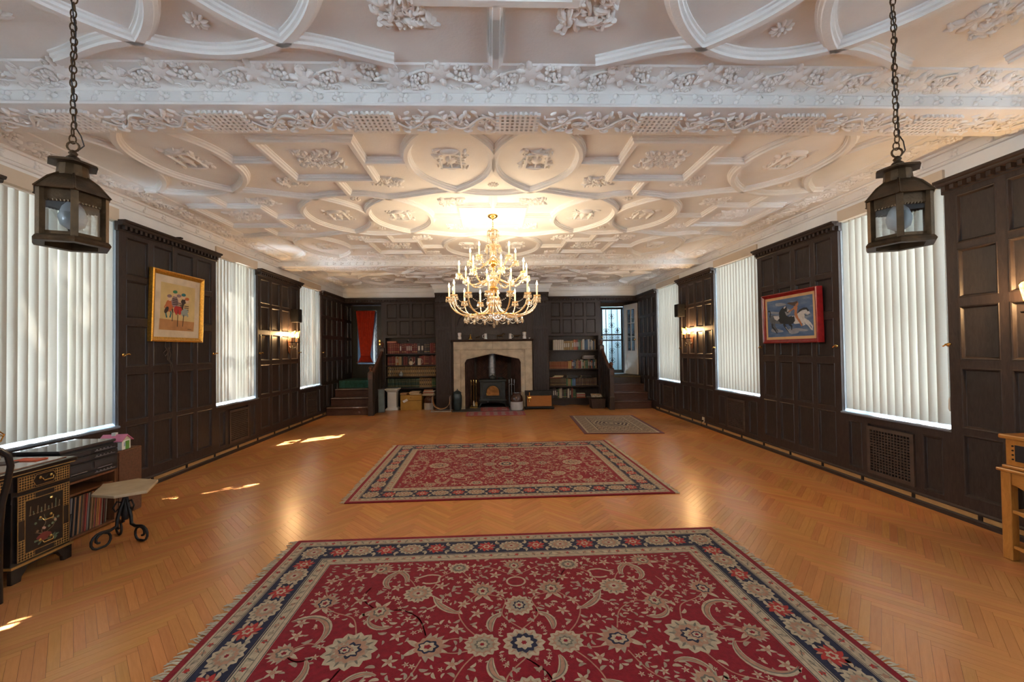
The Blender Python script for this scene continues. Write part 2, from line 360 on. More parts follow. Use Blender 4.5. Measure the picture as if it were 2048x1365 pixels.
WALL_R = side('right', XR, -1, WR, [(1.92, 3.37, {}), (4.45, 5.84, {}), (7.01, 8.34, {}), (9.48, 10.78, dict(mr=0.14, rows=ROWS))], True)
# ================================================================== rear wall (behind the viewer)
rw = MB(); ed = [XL-0.34]+[e for p in RWIN for e in p]+[XR+0.34]
for i in range(0, len(ed), 2): rw.box(ed[i], ed[i+1], YR-0.3, YR, 0, ZC+0.12)
for p, q in RWIN: rw.box(p, q, YR-0.3, YR, 0, 0.65); rw.box(p, q, YR-0.3, YR, 2.85, ZC+0.12)
struct(rw.build('wall_front', M['oak']), 'dark oak panelled wall behind the viewer', 'wall')
for i, (p, q) in enumerate(RWIN):
    wn = MB()
    for u in (p, q-0.05, (p+q)/2-0.02): wn.box(u, u+0.05, YR-0.22, YR-0.16, 0.65, 2.85)
    for z in (0.65, 1.75, 2.79): wn.box(p+0.05, q-0.05, YR-0.22, YR-0.16, z, z+0.06)
    wo = struct(wn.build('window_%d' % (11+i), M['window_wood']), 'clear window in the wall behind the viewer, number %d' % (i+1), 'window')
    MB().box(p+0.05, q-0.05, YR-0.192, YR-0.188, 0.71, 2.79).build('pane', M['glass'], wo)
# ================================================================== blinds
def blind_material():
    m, t, b = nt('blind fabric'); t.nodes.remove(b)
    v = coords(t, (1,1,40), True); n = N(t, 'ShaderNodeTexNoise', Scale=30.0, Detail=3.0); t.links.new(v, n.inputs['Vector'])
    c = ramp(t, n.outputs['Fac'], [(0.3, (0.44,0.415,0.35)), (0.7, (0.485,0.46,0.395))])
    d = N(t, 'ShaderNodeBsdfDiffuse'); tr = N(t, 'ShaderNodeBsdfTranslucent'); mx = N(t, 'ShaderNodeMixShader'); mx.inputs[0].default_value = 0.068
    t.links.new(c, d.inputs[0]); t.links.new(c, tr.inputs[0]); t.links.new(d.outputs[0], mx.inputs[1]); t.links.new(tr.outputs[0], mx.inputs[2])
    t.links.new(mx.outputs[0], t.nodes['Material Output'].inputs[0]); return m
M['blind'] = blind_material()
def slat_mesh(h):
    b = MB(); wd = 0.112; vs = []; fs = []; n = 6
    for z in (0, h):
        for i in range(n+1): u = i/n-0.5; vs.append((u*wd, 0.012*(1-4*u*u), z))
    for i in range(n): fs.append((i, i+1, n+1+i+1, n+1+i))
    return b.add(vs, fs).mesh('slat', M['blind'], smooth=60, fix=False)
SLAT = slat_mesh(2.10)
def blind(X, sg, a, c, label, ang=8, jit=2, opened=(), bottom=0.775):
    mw = wallM(X, sg); t = thing('vertical_blind', label, 'blind', group='vertical blinds on the tall windows')
    MB(mw).box(a+0.005, c-0.005, -0.075, 0.035, 2.875, 3.0).build('valance', M['cream'], t)
    MB(mw).box(a+0.01, c-0.01, -0.055, -0.02, 2.862, 2.878).build('headrail', M['white_paint'], t)
    n = int((c-a)/0.078); zt = 2.875-2.10
    for i in range(n):
        s = a+0.055+(c-a-0.075)*(i+0.5)/n; th = math.radians(ang+random.uniform(-jit, jit))
        if i in opened: th = math.radians(opened[i])
        o = link('slat', SLAT, t); o.matrix_world = mw @ Matrix.Translation((s, -0.04, zt+(bottom-0.775))) @ Matrix.Rotation(th, 4, 'Z')
    MB(mw).box(a+0.008, a+0.05, -0.07, -0.03, 0.76, 2.875).build('side_stile', M['cream'], t)
    MB(mw).tube([(a+0.03, 0.0, 2.87), (a+0.028, 0.004, 1.9), (a+0.03, 0.002, 1.0)], 0.003, 6).build('control_wand', M['white_paint'], t)
    MB(mw).lathe([(0.004,0),(0.009,0.02),(0.008,0.10),(0.004,0.12)], 8, (a+0.03, 0.002, 0.90)).build('cord_weight', M['cream'], t)
blind(XR, -1, WR[1][0], WR[1][1], 'off-white vertical blind on the right wall window closest to the viewer', 20, 2)
blind(XL, 1, WL[1][0], WL[1][1], 'cream vertical blind on the left wall window closest to the viewer', 10, 2, {8: 44, 9: 40})
for i, (a, c) in enumerate(WL[2:]):
    blind(XL, 1, a, c, ['cream vertical blind in dappled sun beside the toy house and stereo', 'brilliantly sunlit white vertical blind between the figure print and the sconce', 'narrow-looking cream vertical blind beside the carpeted steps with the red curtain'][i], [12, 8, 8][i], 2, [{6: 46, 7: 40}, {5: 40, 6: 50, 7: 52, 8: 52, 9: 46}, {8: 40, 9: 40}][i])
for i, (a, c) in enumerate(WR[2:]):
    blind(XR, -1, a, c, ['wide off-white vertical blind behind the hanging lantern, next to the horse painting', 'off-white vertical blind between the horse painting and the wall sconce', 'narrow-looking off-white vertical blind beside the open white door'][i], 20, 3)
# ================================================================== ceiling, beams, cornice
ceil = struct(MB().box(XL-0.3, XR+0.3, YR-0.3, 11.6, ZC, ZC+0.1).build('ceiling', M['plaster']), 'white ornamental plaster ceiling with moulded ribs, ovals and relief motifs', 'ceiling')
RIB = [(-0.046,0),(-0.046,-0.010),(-0.036,-0.014),(-0.034,-0.030),(-0.022,-0.036),(-0.018,-0.050),(0.018,-0.050),(0.022,-0.036),(0.034,-0.030),(0.036,-0.014),(0.046,-0.010),(0.046,0)]
CW, CH = 1.55, 1.50
def rib(path, closed=False): return MB().sweep(RIB, path, closed).mesh('rib', M['plaster'], smooth=30)
def oval_side(sx, sy):
    pts = []
    for i in range(29):
        t_ = -0.66+1.32*i/28; u = abs(t_)/0.66; pts.append((sx*(0.3875*(1-u**2.3))+sy, t_))
    return rib(pts)
ARC_L, ARC_R = oval_side(-1, 0), oval_side(1, 0)
SQ = rib([(-0.385,-0.368),(0.385,-0.368),(0.385,0.368),(-0.385,0.368)], True)
HST = rib([(0,0),(0.375,0)]); VST = rib([(0,0),(0,0.365)])
def plant_relief(seed, w_, h_, n, flat=0.030):
    rnd = random.Random(seed); b = MB()
    for i in range(n):
        x, y = rnd.uniform(-w_/2, w_/2), rnd.uniform(-h_/2, h_/2); r = rnd.uniform(0.012, 0.028)
        b.ell((x, y, 0), (r*rnd.uniform(1, 2.2), r*rnd.uniform(0.5, 0.9), -flat*rnd.uniform(0.5, 1)), 7, 3, True, rnd.uniform(0, PI))
    for i in range(n//6):
        x, y, a, r = rnd.uniform(-w_/2.4, w_/2.4), rnd.uniform(-h_/2.4, h_/2.4), rnd.uniform(0, 6.3), rnd.uniform(0.02, 0.05)
        b.tube([(x+r*(1-q/9)*math.cos(a+q*0.8), y+r*(1-q/9)*math.sin(a+q*0.8), -0.008) for q in range(8)], 0.007, 5)
    return b
def cartouche(seed):
    b = plant_relief(seed, 0.30, 0.36, 34, 0.022); w_, h_ = 0.085, 0.12
    for q in ((-w_,w_,-h_-0.012,-h_),(-w_,w_,h_,h_+0.012),(-w_-0.012,-w_,-h_,h_),(w_,w_+0.012,-h_,h_)): b.box(q[0],q[1],q[2],q[3],-0.028,0)
    b.box(-0.006,0.006,-h_,h_,-0.024,0); b.ell((0,0,0),(0.05,0.07,-0.03),10,4,True); b.ell((0,h_+0.03,0),(0.09,0.035,-0.035),10,4,True); b.ell((0,-h_-0.03,0),(0.07,0.03,-0.03),10,4,True)
    return b.mesh('cartouche', M['plaster_orn'], smooth=60)
CART = [cartouche(3), cartouche(9)]
SQORN = [plant_relief(21, 0.36, 0.30, 95).mesh('foliage_relief', M['plaster_orn'], smooth=60), plant_relief(22, 0.40, 0.30, 95).mesh('foliage_relief', M['plaster_orn'], smooth=60)]
CORN = [plant_relief(31+i, 0.29, 0.20, 62).mesh('spray_relief', M['plaster_orn'], smooth=60) for i in range(3)]
def rosette():
    b = MB(); b.ell((0,0,0), (0.018,0.018,-0.024), 8, 3, True)
    for i in range(10): a = i*PI/5; b.ell((0.036*math.cos(a), 0.036*math.sin(a), 0), (0.024,0.011,-0.018), 7, 3, True, a)
    return b.mesh('rosette', M['plaster_orn'], smooth=60)
ROS = rosette()
def cput(name, me, x, y, rz=0): return link(name, me, ceil, (x, y, ZC), (0, 0, rz))
def row(yc, parity, ylo, yhi, lo_edge=True, hi_edge=True):
    rnd = random.Random(int(yc*100))
    for k in range(-2, 3):
        xc = X0+k*CW
        if (k+parity) % 2 == 0:
            for s in (-1, 1):
                x = xc+s*0.3875
                for me in (ARC_L, ARC_R):
                    if abs(x+(0.39 if me is ARC_R else -0.39)-X0) < 3.62: cput('rib', me, x, yc)
                if abs(x-X0) < 3.4: cput('cartouche', CART[k % 2], x, yc, 0 if s > 0 else PI)
            for d in (-1, 1):
                if ylo+0.08 < yc+d*0.56 < yhi-0.08: cput('rosette', ROS, xc, yc+d*0.55)
        else:
            cput('rib', SQ, xc, yc)
            if not (k == 0 and abs(yc-5.14) < 0.1): cput('foliage_relief', SQORN[k % 2], xc, yc, rnd.choice((0, PI)))
            for s in (-1, 1):
                if abs(xc+s*0.78-X0) < 3.62: link('rib', HST, ceil, (xc+s*0.39, yc, ZC), (0, 0, 0 if s > 0 else PI))
                if (s < 0 and lo_edge) or (s > 0 and hi_edge): link('rib', VST, ceil, (xc, yc+s*0.375, ZC), (0, 0, 0 if s > 0 else PI))
                for d in (-1, 1):
                    x, y = xc+s*0.47, yc+d*0.47
                    if abs(x-X0) < 3.5 and ylo+0.1 < y < yhi-0.1: cput('spray_relief', CORN[(k+s+d) % 3], x, y, rnd.uniform(-0.3, 0.3))
def wave(yb, parity_near, ymax=None):
    # rib between two rows; pairs of the near row pull it towards the viewer, pairs of the far row away
    pts = []; x = -3.6
    while x <= 3.601:
        k = round(x/CW); u = abs(x-k*CW)/0.3875; h_ = u*u if u < 1 else math.cos(PI/2*(u-1))
        if ymax and u < 1 and (k+parity_near) % 2: h_ = 1
        pts.append((X0+x, yb+(-0.095 if (k+parity_near) % 2 == 0 else 0.095)*h_)); x += 0.04
    runs = [[]]
    for p in pts:                                 # the rib dies into the beam where it would pass under it
        if ymax and p[1] > ymax: runs.append([])
        else: runs[-1].append(p)
    for r in runs:
        if len(r) > 2: link('rib', rib(r), ceil, (0, 0, ZC))
BEAMS = [2.745, 7.65]
row(-1.43, 1, YR, 2.4); row(0.07, 0, YR, 2.4); row(1.57, 1, YR, 2.42); wave(-0.68, 1); wave(0.82, 0); wave(2.315, 1, 2.385); cput('rib', VST, X0, 2.03)
row(3.64, 0, 3.08, 7.3, lo_edge=False); row(5.14, 1, 3.08, 7.3); row(6.64, 0, 3.08, 7.3, hi_edge=True); wave(4.39, 0); wave(5.89, 1)
row(9.68, 0, 8.0, 10.5); row(8.20, 1, 8.0, 10.5); wave(8.94, 1)
# cornice profile: (distance from wall, height)
CORNICE = [(0.0,2.99),(0.012,3.035),(0.030,3.040),(0.036,3.052),(0.030,3.062),(0.040,3.066),(0.052,3.128),(0.072,3.130),(0.080,3.142),(0.074,3.152),(0.100,3.158),(0.20,3.172),(0.31,3.196),(0.335,3.198),(0.340,3.212),(0,3.212)]
def cornice(nm, path, flip=1): return struct(MB().sweep([(o*flip, h) for o, h in CORNICE], path, fix_close(path)).build('trim_'+nm, M['plaster'], smooth=25), 'white plaster cornice with vine relief, %s' % nm.replace('_', ' '), 'trim')
def fix_close(p): return False
cor_l = cornice('left_wall', [(XL, YR), (XL, YB)], -1); cor_r = cornice('right_wall', [(XR, YR), (XR, YB)], 1)
BR0, BR1, YF = -1.37, 1.47, 10.30            # chimney breast
cor_b = cornice('back_wall', [(XR, YB), (BR1+0.04, YB), (BR1+0.04, YF), (BR0-0.04, YF), (BR0-0.04, YB), (XL, YB)], 1)
bf = MB(); bf.box(XL, BR0-0.04, YB-0.012, YB+0.1, 2.885, 3.06); bf.box(BR1+0.04, XR, YB-0.012, YB+0.1, 2.885, 3.06); bf.box(BR0-0.04, BR1+0.04, YF-0.012, YB+0.1, 2.93, 3.06)
bf.build('plaster_frieze', M['plaster'], cor_b)
BP = [(0.335,3.212),(0.330,3.198),(0.30,3.196),(0.20,3.160),(0.185,3.150),(0.178,3.140),(0.172,3.132),(0.165,3.130),(0.160,3.075),(0.172,3.068),(0.176,3.058),(0.170,3.048),(0.150,3.044)]
beams = []
for i, yb in enumerate(BEAMS):
    prof = [(-o, h) for o, h in BP]+[(o, h) for o, h in reversed(BP)]
    b = MB(); b.prism([(yb+o, h) for o, h in prof], XL, XR, 'x')
    beams.append(struct(b.build('trim_%d' % (i+1), M['plaster'], smooth=25), ['nearest plaster ceiling beam with vine, flower and lattice bands', 'far plaster ceiling beam beyond the chandelier'][i], 'beam'))
# relief units: vine (on the sloping band), flower, soffit lattice
def vine_unit():
    b = MB(); rnd = random.Random(5); L = 0.56
    b.tube([(x*L/20, 0.045*math.sin(2*PI*x/20), -0.009) for x in range(21)], 0.0075, 6)
    for x, y, r in ((0.08,-0.05,1),(0.36,0.05,1)):
        for j in range(24): b.ell((x+rnd.uniform(-0.042,0.042), y*0.6+rnd.uniform(-0.05,0.05), -0.004), (0.014,0.014,-0.022), 6, 3, True)
    for x, y in ((0.22,0.025),(0.50,-0.025)):
        b.ell((x, y, 0), (0.066,0.055,-0.022), 9, 3, True)
        for j in range(6): a = j*PI/3+0.3; b.ell((x+0.06*math.cos(a), y+0.052*math.sin(a), 0), (0.036,0.021,-0.026), 7, 3, True, a)
    for j in range(20):
        x, y, a = rnd.uniform(0, L), rnd.uniform(-0.085, 0.085), rnd.uniform(0, 6.3)
        b.tube([(x+0.028*(1-q/8)*math.cos(a+q*0.9), y+0.028*(1-q/8)*math.sin(a+q*0.9), -0.006) for q in range(7)], 0.006, 5)
        b.ell((x, y, 0), (0.022,0.011,-0.014), 6, 3, True, a)
    return b.mesh('vine_relief', M['plaster_orn'], smooth=60)
def flower_unit(k):
    b = MB()
    n = (3, 4, 2, 5)[k]
    for i in range(n): a = i*2*PI/n+k; b.ell((0.021*math.cos(a), 0.021*math.sin(a), 0), (0.021,0.016,-0.022), 7, 3, True, a)
    if k == 3: b.ell((0,0,0), (0.012,0.012,-0.026), 7, 3, True)
    else: b.tube([(0.01,-0.01,-0.004),(0.03,-0.022,-0.006),(0.038,-0.012,-0.004)], 0.004, 5)
    return b.mesh('flower_relief', M['plaster_orn'], smooth=60)
def soffit_unit():
    b = MB(); rnd = random.Random(11); W2 = 0.115
    for i in range(8): x = 0.03+i*0.034; b.box(x-0.008, x+0.008, -W2, W2, -0.026, 0)
    for i in range(6): y = -W2+0.02+i*0.038; b.box(0.0, 0.30, y-0.008, y+0.008, -0.024, 0)
    for j in range(64):
        x, y, a = rnd.uniform(0.32, 0.98), rnd.uniform(-W2, W2), rnd.uniform(0, 3.2); b.ell((x, y, 0), (rnd.uniform(0.02,0.045), rnd.uniform(0.008,0.016), -rnd.uniform(0.014,0.03)), 7, 3, True, a)
    for j in range(14):
        x, y, a, r = rnd.uniform(0.34, 0.98), rnd.uniform(-0.08, 0.08), rnd.uniform(0, 6.3), rnd.uniform(0.025, 0.05)
        b.tube([(x+r*(1-q/10)*math.cos(a+q*0.8), y+r*(1-q/10)*math.sin(a+q*0.8), -0.01) for q in range(9)], 0.008, 5)
    b.tube([(0.3+0.7*q/24, 0.07*math.sin(q*PI/6), -0.012) for q in range(25)], 0.010, 5)
    return b.mesh('lattice_relief', M['plaster_orn'], smooth=60)
VINE, FLOW, SOFF = vine_unit(), [flower_unit(k) for k in range(4)], soffit_unit()
def tick_mesh(): return MB().box(-0.002, 0.002, -0.011, 0.011, -0.003, 0.003).mesh('rope_tick', M['plaster_orn'])
TICK = tick_mesh()
def band(par, org, along, slope_vec, n_out, me_name, me, x0, x1, step, jitter=False):
    # place units whose local x runs along the wall, local y across the band, local -z out of the surface
    ax = Vector(along).normalized(); ay = Vector(slope_vec).normalized(); az = ax.cross(ay)
    if az.dot(Vector(n_out)) > 0: ay = -ay; az = ax.cross(ay)
    x = x0; i = 0; n_ = max(1, round((x1-x0)/step)); fit = (x1-x0)/n_/step; step *= fit
    while i < n_:
        m = me[(i*7+i//3) % len(me)] if isinstance(me, list) else me; p = Vector(org)+ax*x
        o = link(me_name, m, par); k_ = fit if step > 0.4 else 1; o.matrix_world = Matrix(((ax.x*k_, ay.x, az.x*0.75, p.x), (ax.y*k_, ay.y, az.y*0.75, p.y), (ax.z*k_, ay.z, az.z*0.75, p.z), (0,0,0,1))); x += step; i += 1
for i, yb in enumerate(BEAMS):
    ends = (XL+0.30, XR-0.30)
    band(beams[i], (0, yb-0.255, 3.179), (1,0,0), (0,0.13,-0.045), (0,-0.3,-1), 'vine_relief', VINE, ends[0], ends[1], 0.56)
    band(beams[i], (0, yb-0.163, 3.103), (1,0,0), (0,0,1), (0,-1,0), 'flower_relief', FLOW, ends[0]+0.05, ends[1], 0.135)
    band(beams[i], (0, yb, 3.044), (1,0,0), (0,1,0), (0,0,-1), 'lattice_relief', SOFF, XL+0.06, XR-0.05, 0.98)
for (par, X, sg) in ((cor_l, XL, 1), (cor_r, XR, -1)):
    spans = ((0.2, 2.4), (3.1, 7.3), (8.0, 10.4)) if True else ()
    for a, c in spans:
        band(par, (X+sg*0.205, 0, 3.174), (0,1,0), (0.2*sg,0,0.035), (sg*0.3,0,-1), 'vine_relief', VINE, a, c, 0.56)
    band(par, (X+sg*0.046, 0, 3.098), (0,1,0), (0,0,1), (sg,0,0), 'flower_relief', FLOW, 0.6, 10.5, 0.27)
for a, c, Y in ((XL+0.35, BR0-0.1, YB), (BR1+0.4, XR-0.3, YB)):
    band(cor_b, (0, Y-0.205, 3.174), (1,0,0), (0,-0.2,0.035), (0,-0.3,-1), 'vine_relief', VINE, a, c, 0.56)
# ================================================================== back wall: doorways, bookcase niches, chimney breast
DL0, DL1, DR0, DR1 = XL, -2.87, 2.97, XR            # doorway recesses
BL0, BL1, BQ0, BQ1 = -2.80, -1.40, 1.55, 2.90       # bookcase niches
YD = 11.42
LZ = 0.76
b = MB()
b.box(XL-0.2, XR+0.2, 11.5, 11.6, LZ if False else 2.78, ZC+0.1)                 # behind, over the doors
b.box(DL0, DL1, YB, 11.5, 2.78, ZC+0.1); b.box(DR0, DR1, YB, 11.5, 2.78, ZC+0.1) # door heads
b.box(DL1, BL0, YB, 11.5, 0, ZC+0.1); b.box(BQ1, DR0, YB, 11.5, 0, ZC+0.1)       # posts beside the niches
b.box(BL0, BR0, YB, 11.5, 1.84, ZC+0.1); b.box(BR1, BQ1, YB, 11.5, 1.84, ZC+0.1) # above the niches
b.box(BL0, BR0, 11.08, 11.5, 0, 1.84); b.box(BR1, BQ1, 11.08, 11.5, 0, 1.84)     # niche backs
b.box(BL0, DL1, YB-0.02, YB, LZ, 2.84); b.box(BQ1, DR0, YB-0.02, YB, LZ, 2.84)
b.box(XL-0.2, DL1, YD, 11.5, 0, LZ); b.box(DR0, XR+0.2, 11.36, 11.42, 0, LZ)
b.box(BR0-0.02, -0.78, YF+0.02, 11.5, 0, 1.72); b.box(0.88, BR1+0.02, YF+0.02, 11.5, 0, 1.72); b.box(BR0-0.02, BR1+0.02, YF+0.02, 11.5, 1.72, 2.94)
b.box(-0.78, 0.88, YF+0.02, 11.5, 1.42, 1.72); b.box(-0.78, 0.88, 11.16, 11.5, 0, 1.42)
b.box(XL, -3.82, YD, 11.5, LZ, 2.78); b.box(-3.02, DL1, YD, 11.5, LZ, 2.78)
wall_back = struct(b.build('wall_back', M['oak']), 'dark oak panelled back wall with chimney breast, bookcase niches and two doorways', 'wall')
mb_ = Matrix(((1,0,0,0),(0,-1,0,YB),(0,0,1,0),(0,0,0,1)))                        # local (s=x, n toward viewer, z)
def back_panels(x0, x1, n, rows, frame=True):
    f = MB(mb_); st = 0.06; ml = 0.07; pw = (x1-x0-2*ml-st*(n-1))/n; xs = [x0+ml+i*(pw+st) for i in range(n)]
    zlo, zhi = rows[-1][0]-0.06, rows[0][1]+0.07
    f.box(x0, xs[0], 0, 0.03, zlo, zhi); f.box(xs[-1]+pw, x1, 0, 0.03, zlo, zhi)
    for i in range(n-1): f.box(xs[i]+pw, xs[i+1], 0, 0.03, zlo, zhi)
    zs = [zlo]+[z for r in reversed(rows) for z in r]+[zhi]
    for i in range(0, len(zs), 2):
        for x in xs: f.box(x, x+pw, 0, 0.0295, zs[i], zs[i+1])
    f.build('panel_frame', M['oak'], wall_back)
    for z0, z1 in rows:
        for x in xs: panel_at(wall_back, mb_, x, z0, pw, z1-z0)
RB = [(2.35, 2.74), (1.90, 2.29)]
back_panels(BL0, BL1, 4, RB); back_panels(BQ0, BQ1, 4, RB)
for x0, x1, Y, zz in ((XL, BR0-0.02, YB, 2.89), (BR1+0.02, XR, YB, 2.89), (BR0-0.02, BR1+0.02, YF, 2.94)):
    m2 = Matrix(((1,0,0,0),(0,-1,0,Y),(0,0,1,zz-2.89),(0,0,0,1)))
    MB(m2).prism([(0.0,2.76),(0.036,2.785),(0.036,2.835),(0.082,2.838),(0.088,2.85),(0.09,2.862),(0.108,2.866),(0.114,2.880),(0.114,2.89),(0,2.89)], x0, x1, 'x').build('cornice_shelf', M['oak_h'], wall_back)
    n = int((x1-x0)/0.075)
    for i in range(n): o = link('dentil', dent_me, wall_back); o.matrix_world = m2 @ Matrix.Translation((x0+(i+0.5)*(x1-x0)/n, 0.034, 2.836))
# side returns of the recesses get a little panelling
for X, sg in ((DL1, -1), (DR0, 1)):
    f = MB()
    for z0, z1 in ((0.95, 1.72), (1.80, 2.62)): f.box(X+sg*0.0, X+sg*0.018, YB+0.12, YB+0.5, z0, z1)
    f.build('jamb_panel', M['oak_panel'], wall_back)
for X, sg, nm in ((XL, 1, 'l'), (XR, -1, 'r')):
    for z0, z1 in ((0.90, 1.30), (1.36, 1.80), (1.86, 2.28), (2.33, 2.72)):
        mw = wallM(X, sg)
        for s in (YB+0.06, YB+0.33): panel_at(WALL_L if sg > 0 else WALL_R, mw, s, z0, 0.22, z1-z0)
# fluted pilasters
for x0, x1 in ((-1.365, -1.00), (1.085, 1.465)):
    p = MB(); p.box(x0, x1, YF-0.03, YF+0.03, 0, 2.93); p.box(x0-0.015, x1+0.015, YF-0.05, YF+0.03, 0, 0.32); p.frus(x0-0.015, x1+0.015, YF-0.05, YF+0.03, 0.32, 0.35, 0.012, 0.0)
    p.box(x0-0.012, x1+0.012, YF-0.05, YF+0.03, 2.62, 2.66); p.box(x0-0.02, x1+0.02, YF-0.06, YF+0.03, 2.74, 2.79); p.box(x0-0.006, x1+0.006, YF-0.045, YF+0.03, 2.03, 2.06)
    o = p.build('pilaster', M['oak'], wall_back)
    n = 8; wd = (x1-x0-0.05)/n
    for i in range(n):
        for z0, z1 in ((0.38, 2.00), (2.09, 2.59)):
            MB().tube([(x0+0.025+wd*(i+0.5), YF-0.030, z0), (x0+0.025+wd*(i+0.5), YF-0.030, z1)], wd*0.30, 6).build('reed', M['oak'], o)
    for i in range(4): MB().ell((x0+0.05+i*0.09, YF-0.035, 2.70), (0.03,0.016,0.03), 8, 4).build('rosette', M['oak'], o)
# overmantel: three arched carved bays between the pilasters
om = MB(); om.box(-1.0, 1.085, YF-0.012, YF+0.02, 1.76, 2.92)
for i in range(4): x = -0.93+i*0.635; om.box(x-0.045, x+0.045, YF-0.045, YF-0.01, 1.80, 2.62)
om.box(-1.0, 1.085, YF-0.05, YF-0.01, 2.62, 2.70); om.box(-1.0, 1.085, YF-0.035, YF-0.01, 1.76, 1.84)
overm = om.build('overmantel', M['oak'], wall_back)
for i in range(3):
    cx = -0.6125+i*0.635; a = MB(); pts = [(cx-0.22, 2.12)]+[(cx-0.22*math.cos(q*PI/12), 2.12+0.26*math.sin(q*PI/12)) for q in range(13)]+[(cx+0.22, 2.12)]
    a.tube([(p[0], YF-0.022, p[1]) for p in pts], 0.018, 6); a.box(cx-0.24, cx-0.06, YF-0.04, YF-0.012, 2.06, 2.09); a.box(cx+0.06, cx+0.24, YF-0.04, YF-0.012, 2.06, 2.09)
    a.build('carved_arch', M['oak'], overm)
    MB().frus(cx-0.07, cx+0.07, YF-0.07, YF-0.01, 2.10, 2.17, 0.05, 0.02).build('carved_boss', M['oak'], overm)
    MB().box(cx-0.15, cx+0.15, YF-0.03, YF-0.012, 1.88, 2.0).build('carved_panel', M['oak_panel'], overm)
# ------------------------------------------------------------------ fireplace surround of dressed stone
M['stone'] = mk('dressed sandstone', (0.46,0.375,0.265), 0.85, 0, 0.22, 6, 0.35, 70, world=True)
M['hearth'] = mk('dark hearth slate', (0.05,0.045,0.045), 0.6, 0, 0.3, 6, world=True)
M['soot'] = mk('sooty brick', (0.085,0.040,0.028), 0.85, 0, 0.5, 9, 0.4, world=True)
YS = 10.20
fp = thing('fireplace_surround', 'buff sandstone fireplace surround with flattened pointed arch around the iron stove', 'fireplace')
SX0, SX1, OX0, OX1, AX = -0.93, 1.05, -0.655, 0.765, 0.055
def arch_z(x):
    u = abs(x-AX)/((OX1-OX0)/2)
    return 1.40-0.155*u*1.0 if u < 0.86 else (1.40-0.155*0.86)-0.10*(1-math.sqrt(max(0, 1-((u-0.86)/0.14)**2)))*1.0
def blk(poly, y0, y1, nm='stone_block'): return bevel(MB().prism(poly, y0, y1, 'y').build(nm, M['stone'], fp), 0.004, 1)
for x0, x1 in ((SX0, -0.765), (0.875, SX1)):
    for z0, z1 in ((0, 0.42), (0.423, 1.16), (1.163, 1.50)): blk([(x0,z0),(x1,z0),(x1,z1),(x0,z1)], YS, YF+0.02)
for x0, x1 in ((SX0, AX-0.001), (AX+0.002, SX1)): blk([(x0,1.503),(x1,1.503),(x1,1.70),(x0,1.70)], YS, YF+0.02)
for x0, x1 in ((-0.763, OX0), (OX1, 0.873)):
    for z0, z1 in ((0, 0.42), (0.423, 1.16)): blk([(x0,z0),(x1,z0),(x1,z1),(x0,z1)], YS+0.035, YF+0.04)
for s in (-1, 1):
    xe = OX0 if s < 0 else OX1; xo = -0.763 if s < 0 else 0.873
    pts = [(xo, 1.163), (xe, 1.163)]+[(xe+(AX-xe)*i/18, arch_z(xe+(AX-xe)*i/18)) for i in range(19)]+[(AX, 1.50), (xo, 1.50)]
    blk(pts, YS+0.035, YF+0.04)
m = MB(); m.tube([(-0.763,YS+0.03,0.03),(-0.763,YS+0.03,1.50),(0.873,YS+0.03,1.50),(0.873,YS+0.03,0.03)], 0.018, 6); m.tube([(OX0-0.03,YS+0.036,0.03),(OX0-0.03,YS+0.036,1.19)]+[(OX0-0.03+(OX1-OX0+0.06)*i/24, YS+0.036, arch_z(min(max(OX0-0.03+(OX1-OX0+0.06)*i/24, OX0), OX1))+0.03) for i in range(25)]+[(OX1+0.03,YS+0.036,1.19),(OX1+0.03,YS+0.036,0.03)], 0.012, 6)
m.build('moulding', M['stone'], fp, smooth=40)
fb = MB(); fb.prism([(-0.66,YF+0.04),(-0.66,YF+0.05),(-0.45,11.12),(-0.45,11.16),(-0.78,11.16),(-0.78,YF+0.04)], 0, 1.45); fb.prism([(0.77,YF+0.04),(0.88,YF+0.04),(0.88,11.16),(0.56,11.16),(0.56,11.12)], 0, 1.45)
fb.box(-0.66, 0.77, YF+0.04, 11.16, 1.42, 1.45); fb.build('firebox_lining', M['soot'], fp)
def firebrick():
    L, wd = 0.20, 0.05; c = math.sqrt(0.5); vs, fs = [], []
    for a_ in range(-40, 40):
        for q in range(-8, 8):
            for kind in (0, 1):
                ox, oy = a_*wd+q*L, a_*wd-q*L; r = (ox, ox+L, oy, oy+wd) if kind == 0 else (ox+L, ox+L+wd, oy+wd-L, oy+wd)
                mx, my = (r[0]+r[1])/2, (r[2]+r[3])/2; X, Z = c*(mx-my)+AX, c*(mx+my)+0.7
                if -0.40 < X < 0.51 and 0.05 < Z < 1.36:
                    o = len(vs); g = 0.004; y = 11.12-random.uniform(0, 0.006)
                    pt = [(r[0]+g, r[2]+g), (r[1]-g, r[2]+g), (r[1]-g, r[3]-g), (r[0]+g, r[3]-g)]
                    vs += [(c*(px-py)+AX, y, c*(px+py)+0.7) for px, py in pt]+[(c*(px-py)+AX, 11.15, c*(px+py)+0.7) for px, py in pt]
                    fs += [(o,o+1,o+2,o+3),(o,o+1,o+5,o+4),(o+1,o+2,o+6,o+5),(o+2,o+3,o+7,o+6),(o+3,o,o+4,o+7)]
    bb = MB(); bb.add(vs, fs); return bb.build('herringbone_firebrick', M['soot'], fp)
tag(firebrick(), kind='stuff')
h_ = MB(); h_.box(-0.95, 0.80, 9.80, 10.19, 0, 0.012); h_.box(-0.65, 0.76, 10.19, 11.15, 0, 0.012); h_.build('hearth_slab', M['hearth'], fp)
ms = thing('mantel_shelf', 'dark oak mantel shelf over the stone fireplace', 'shelf')
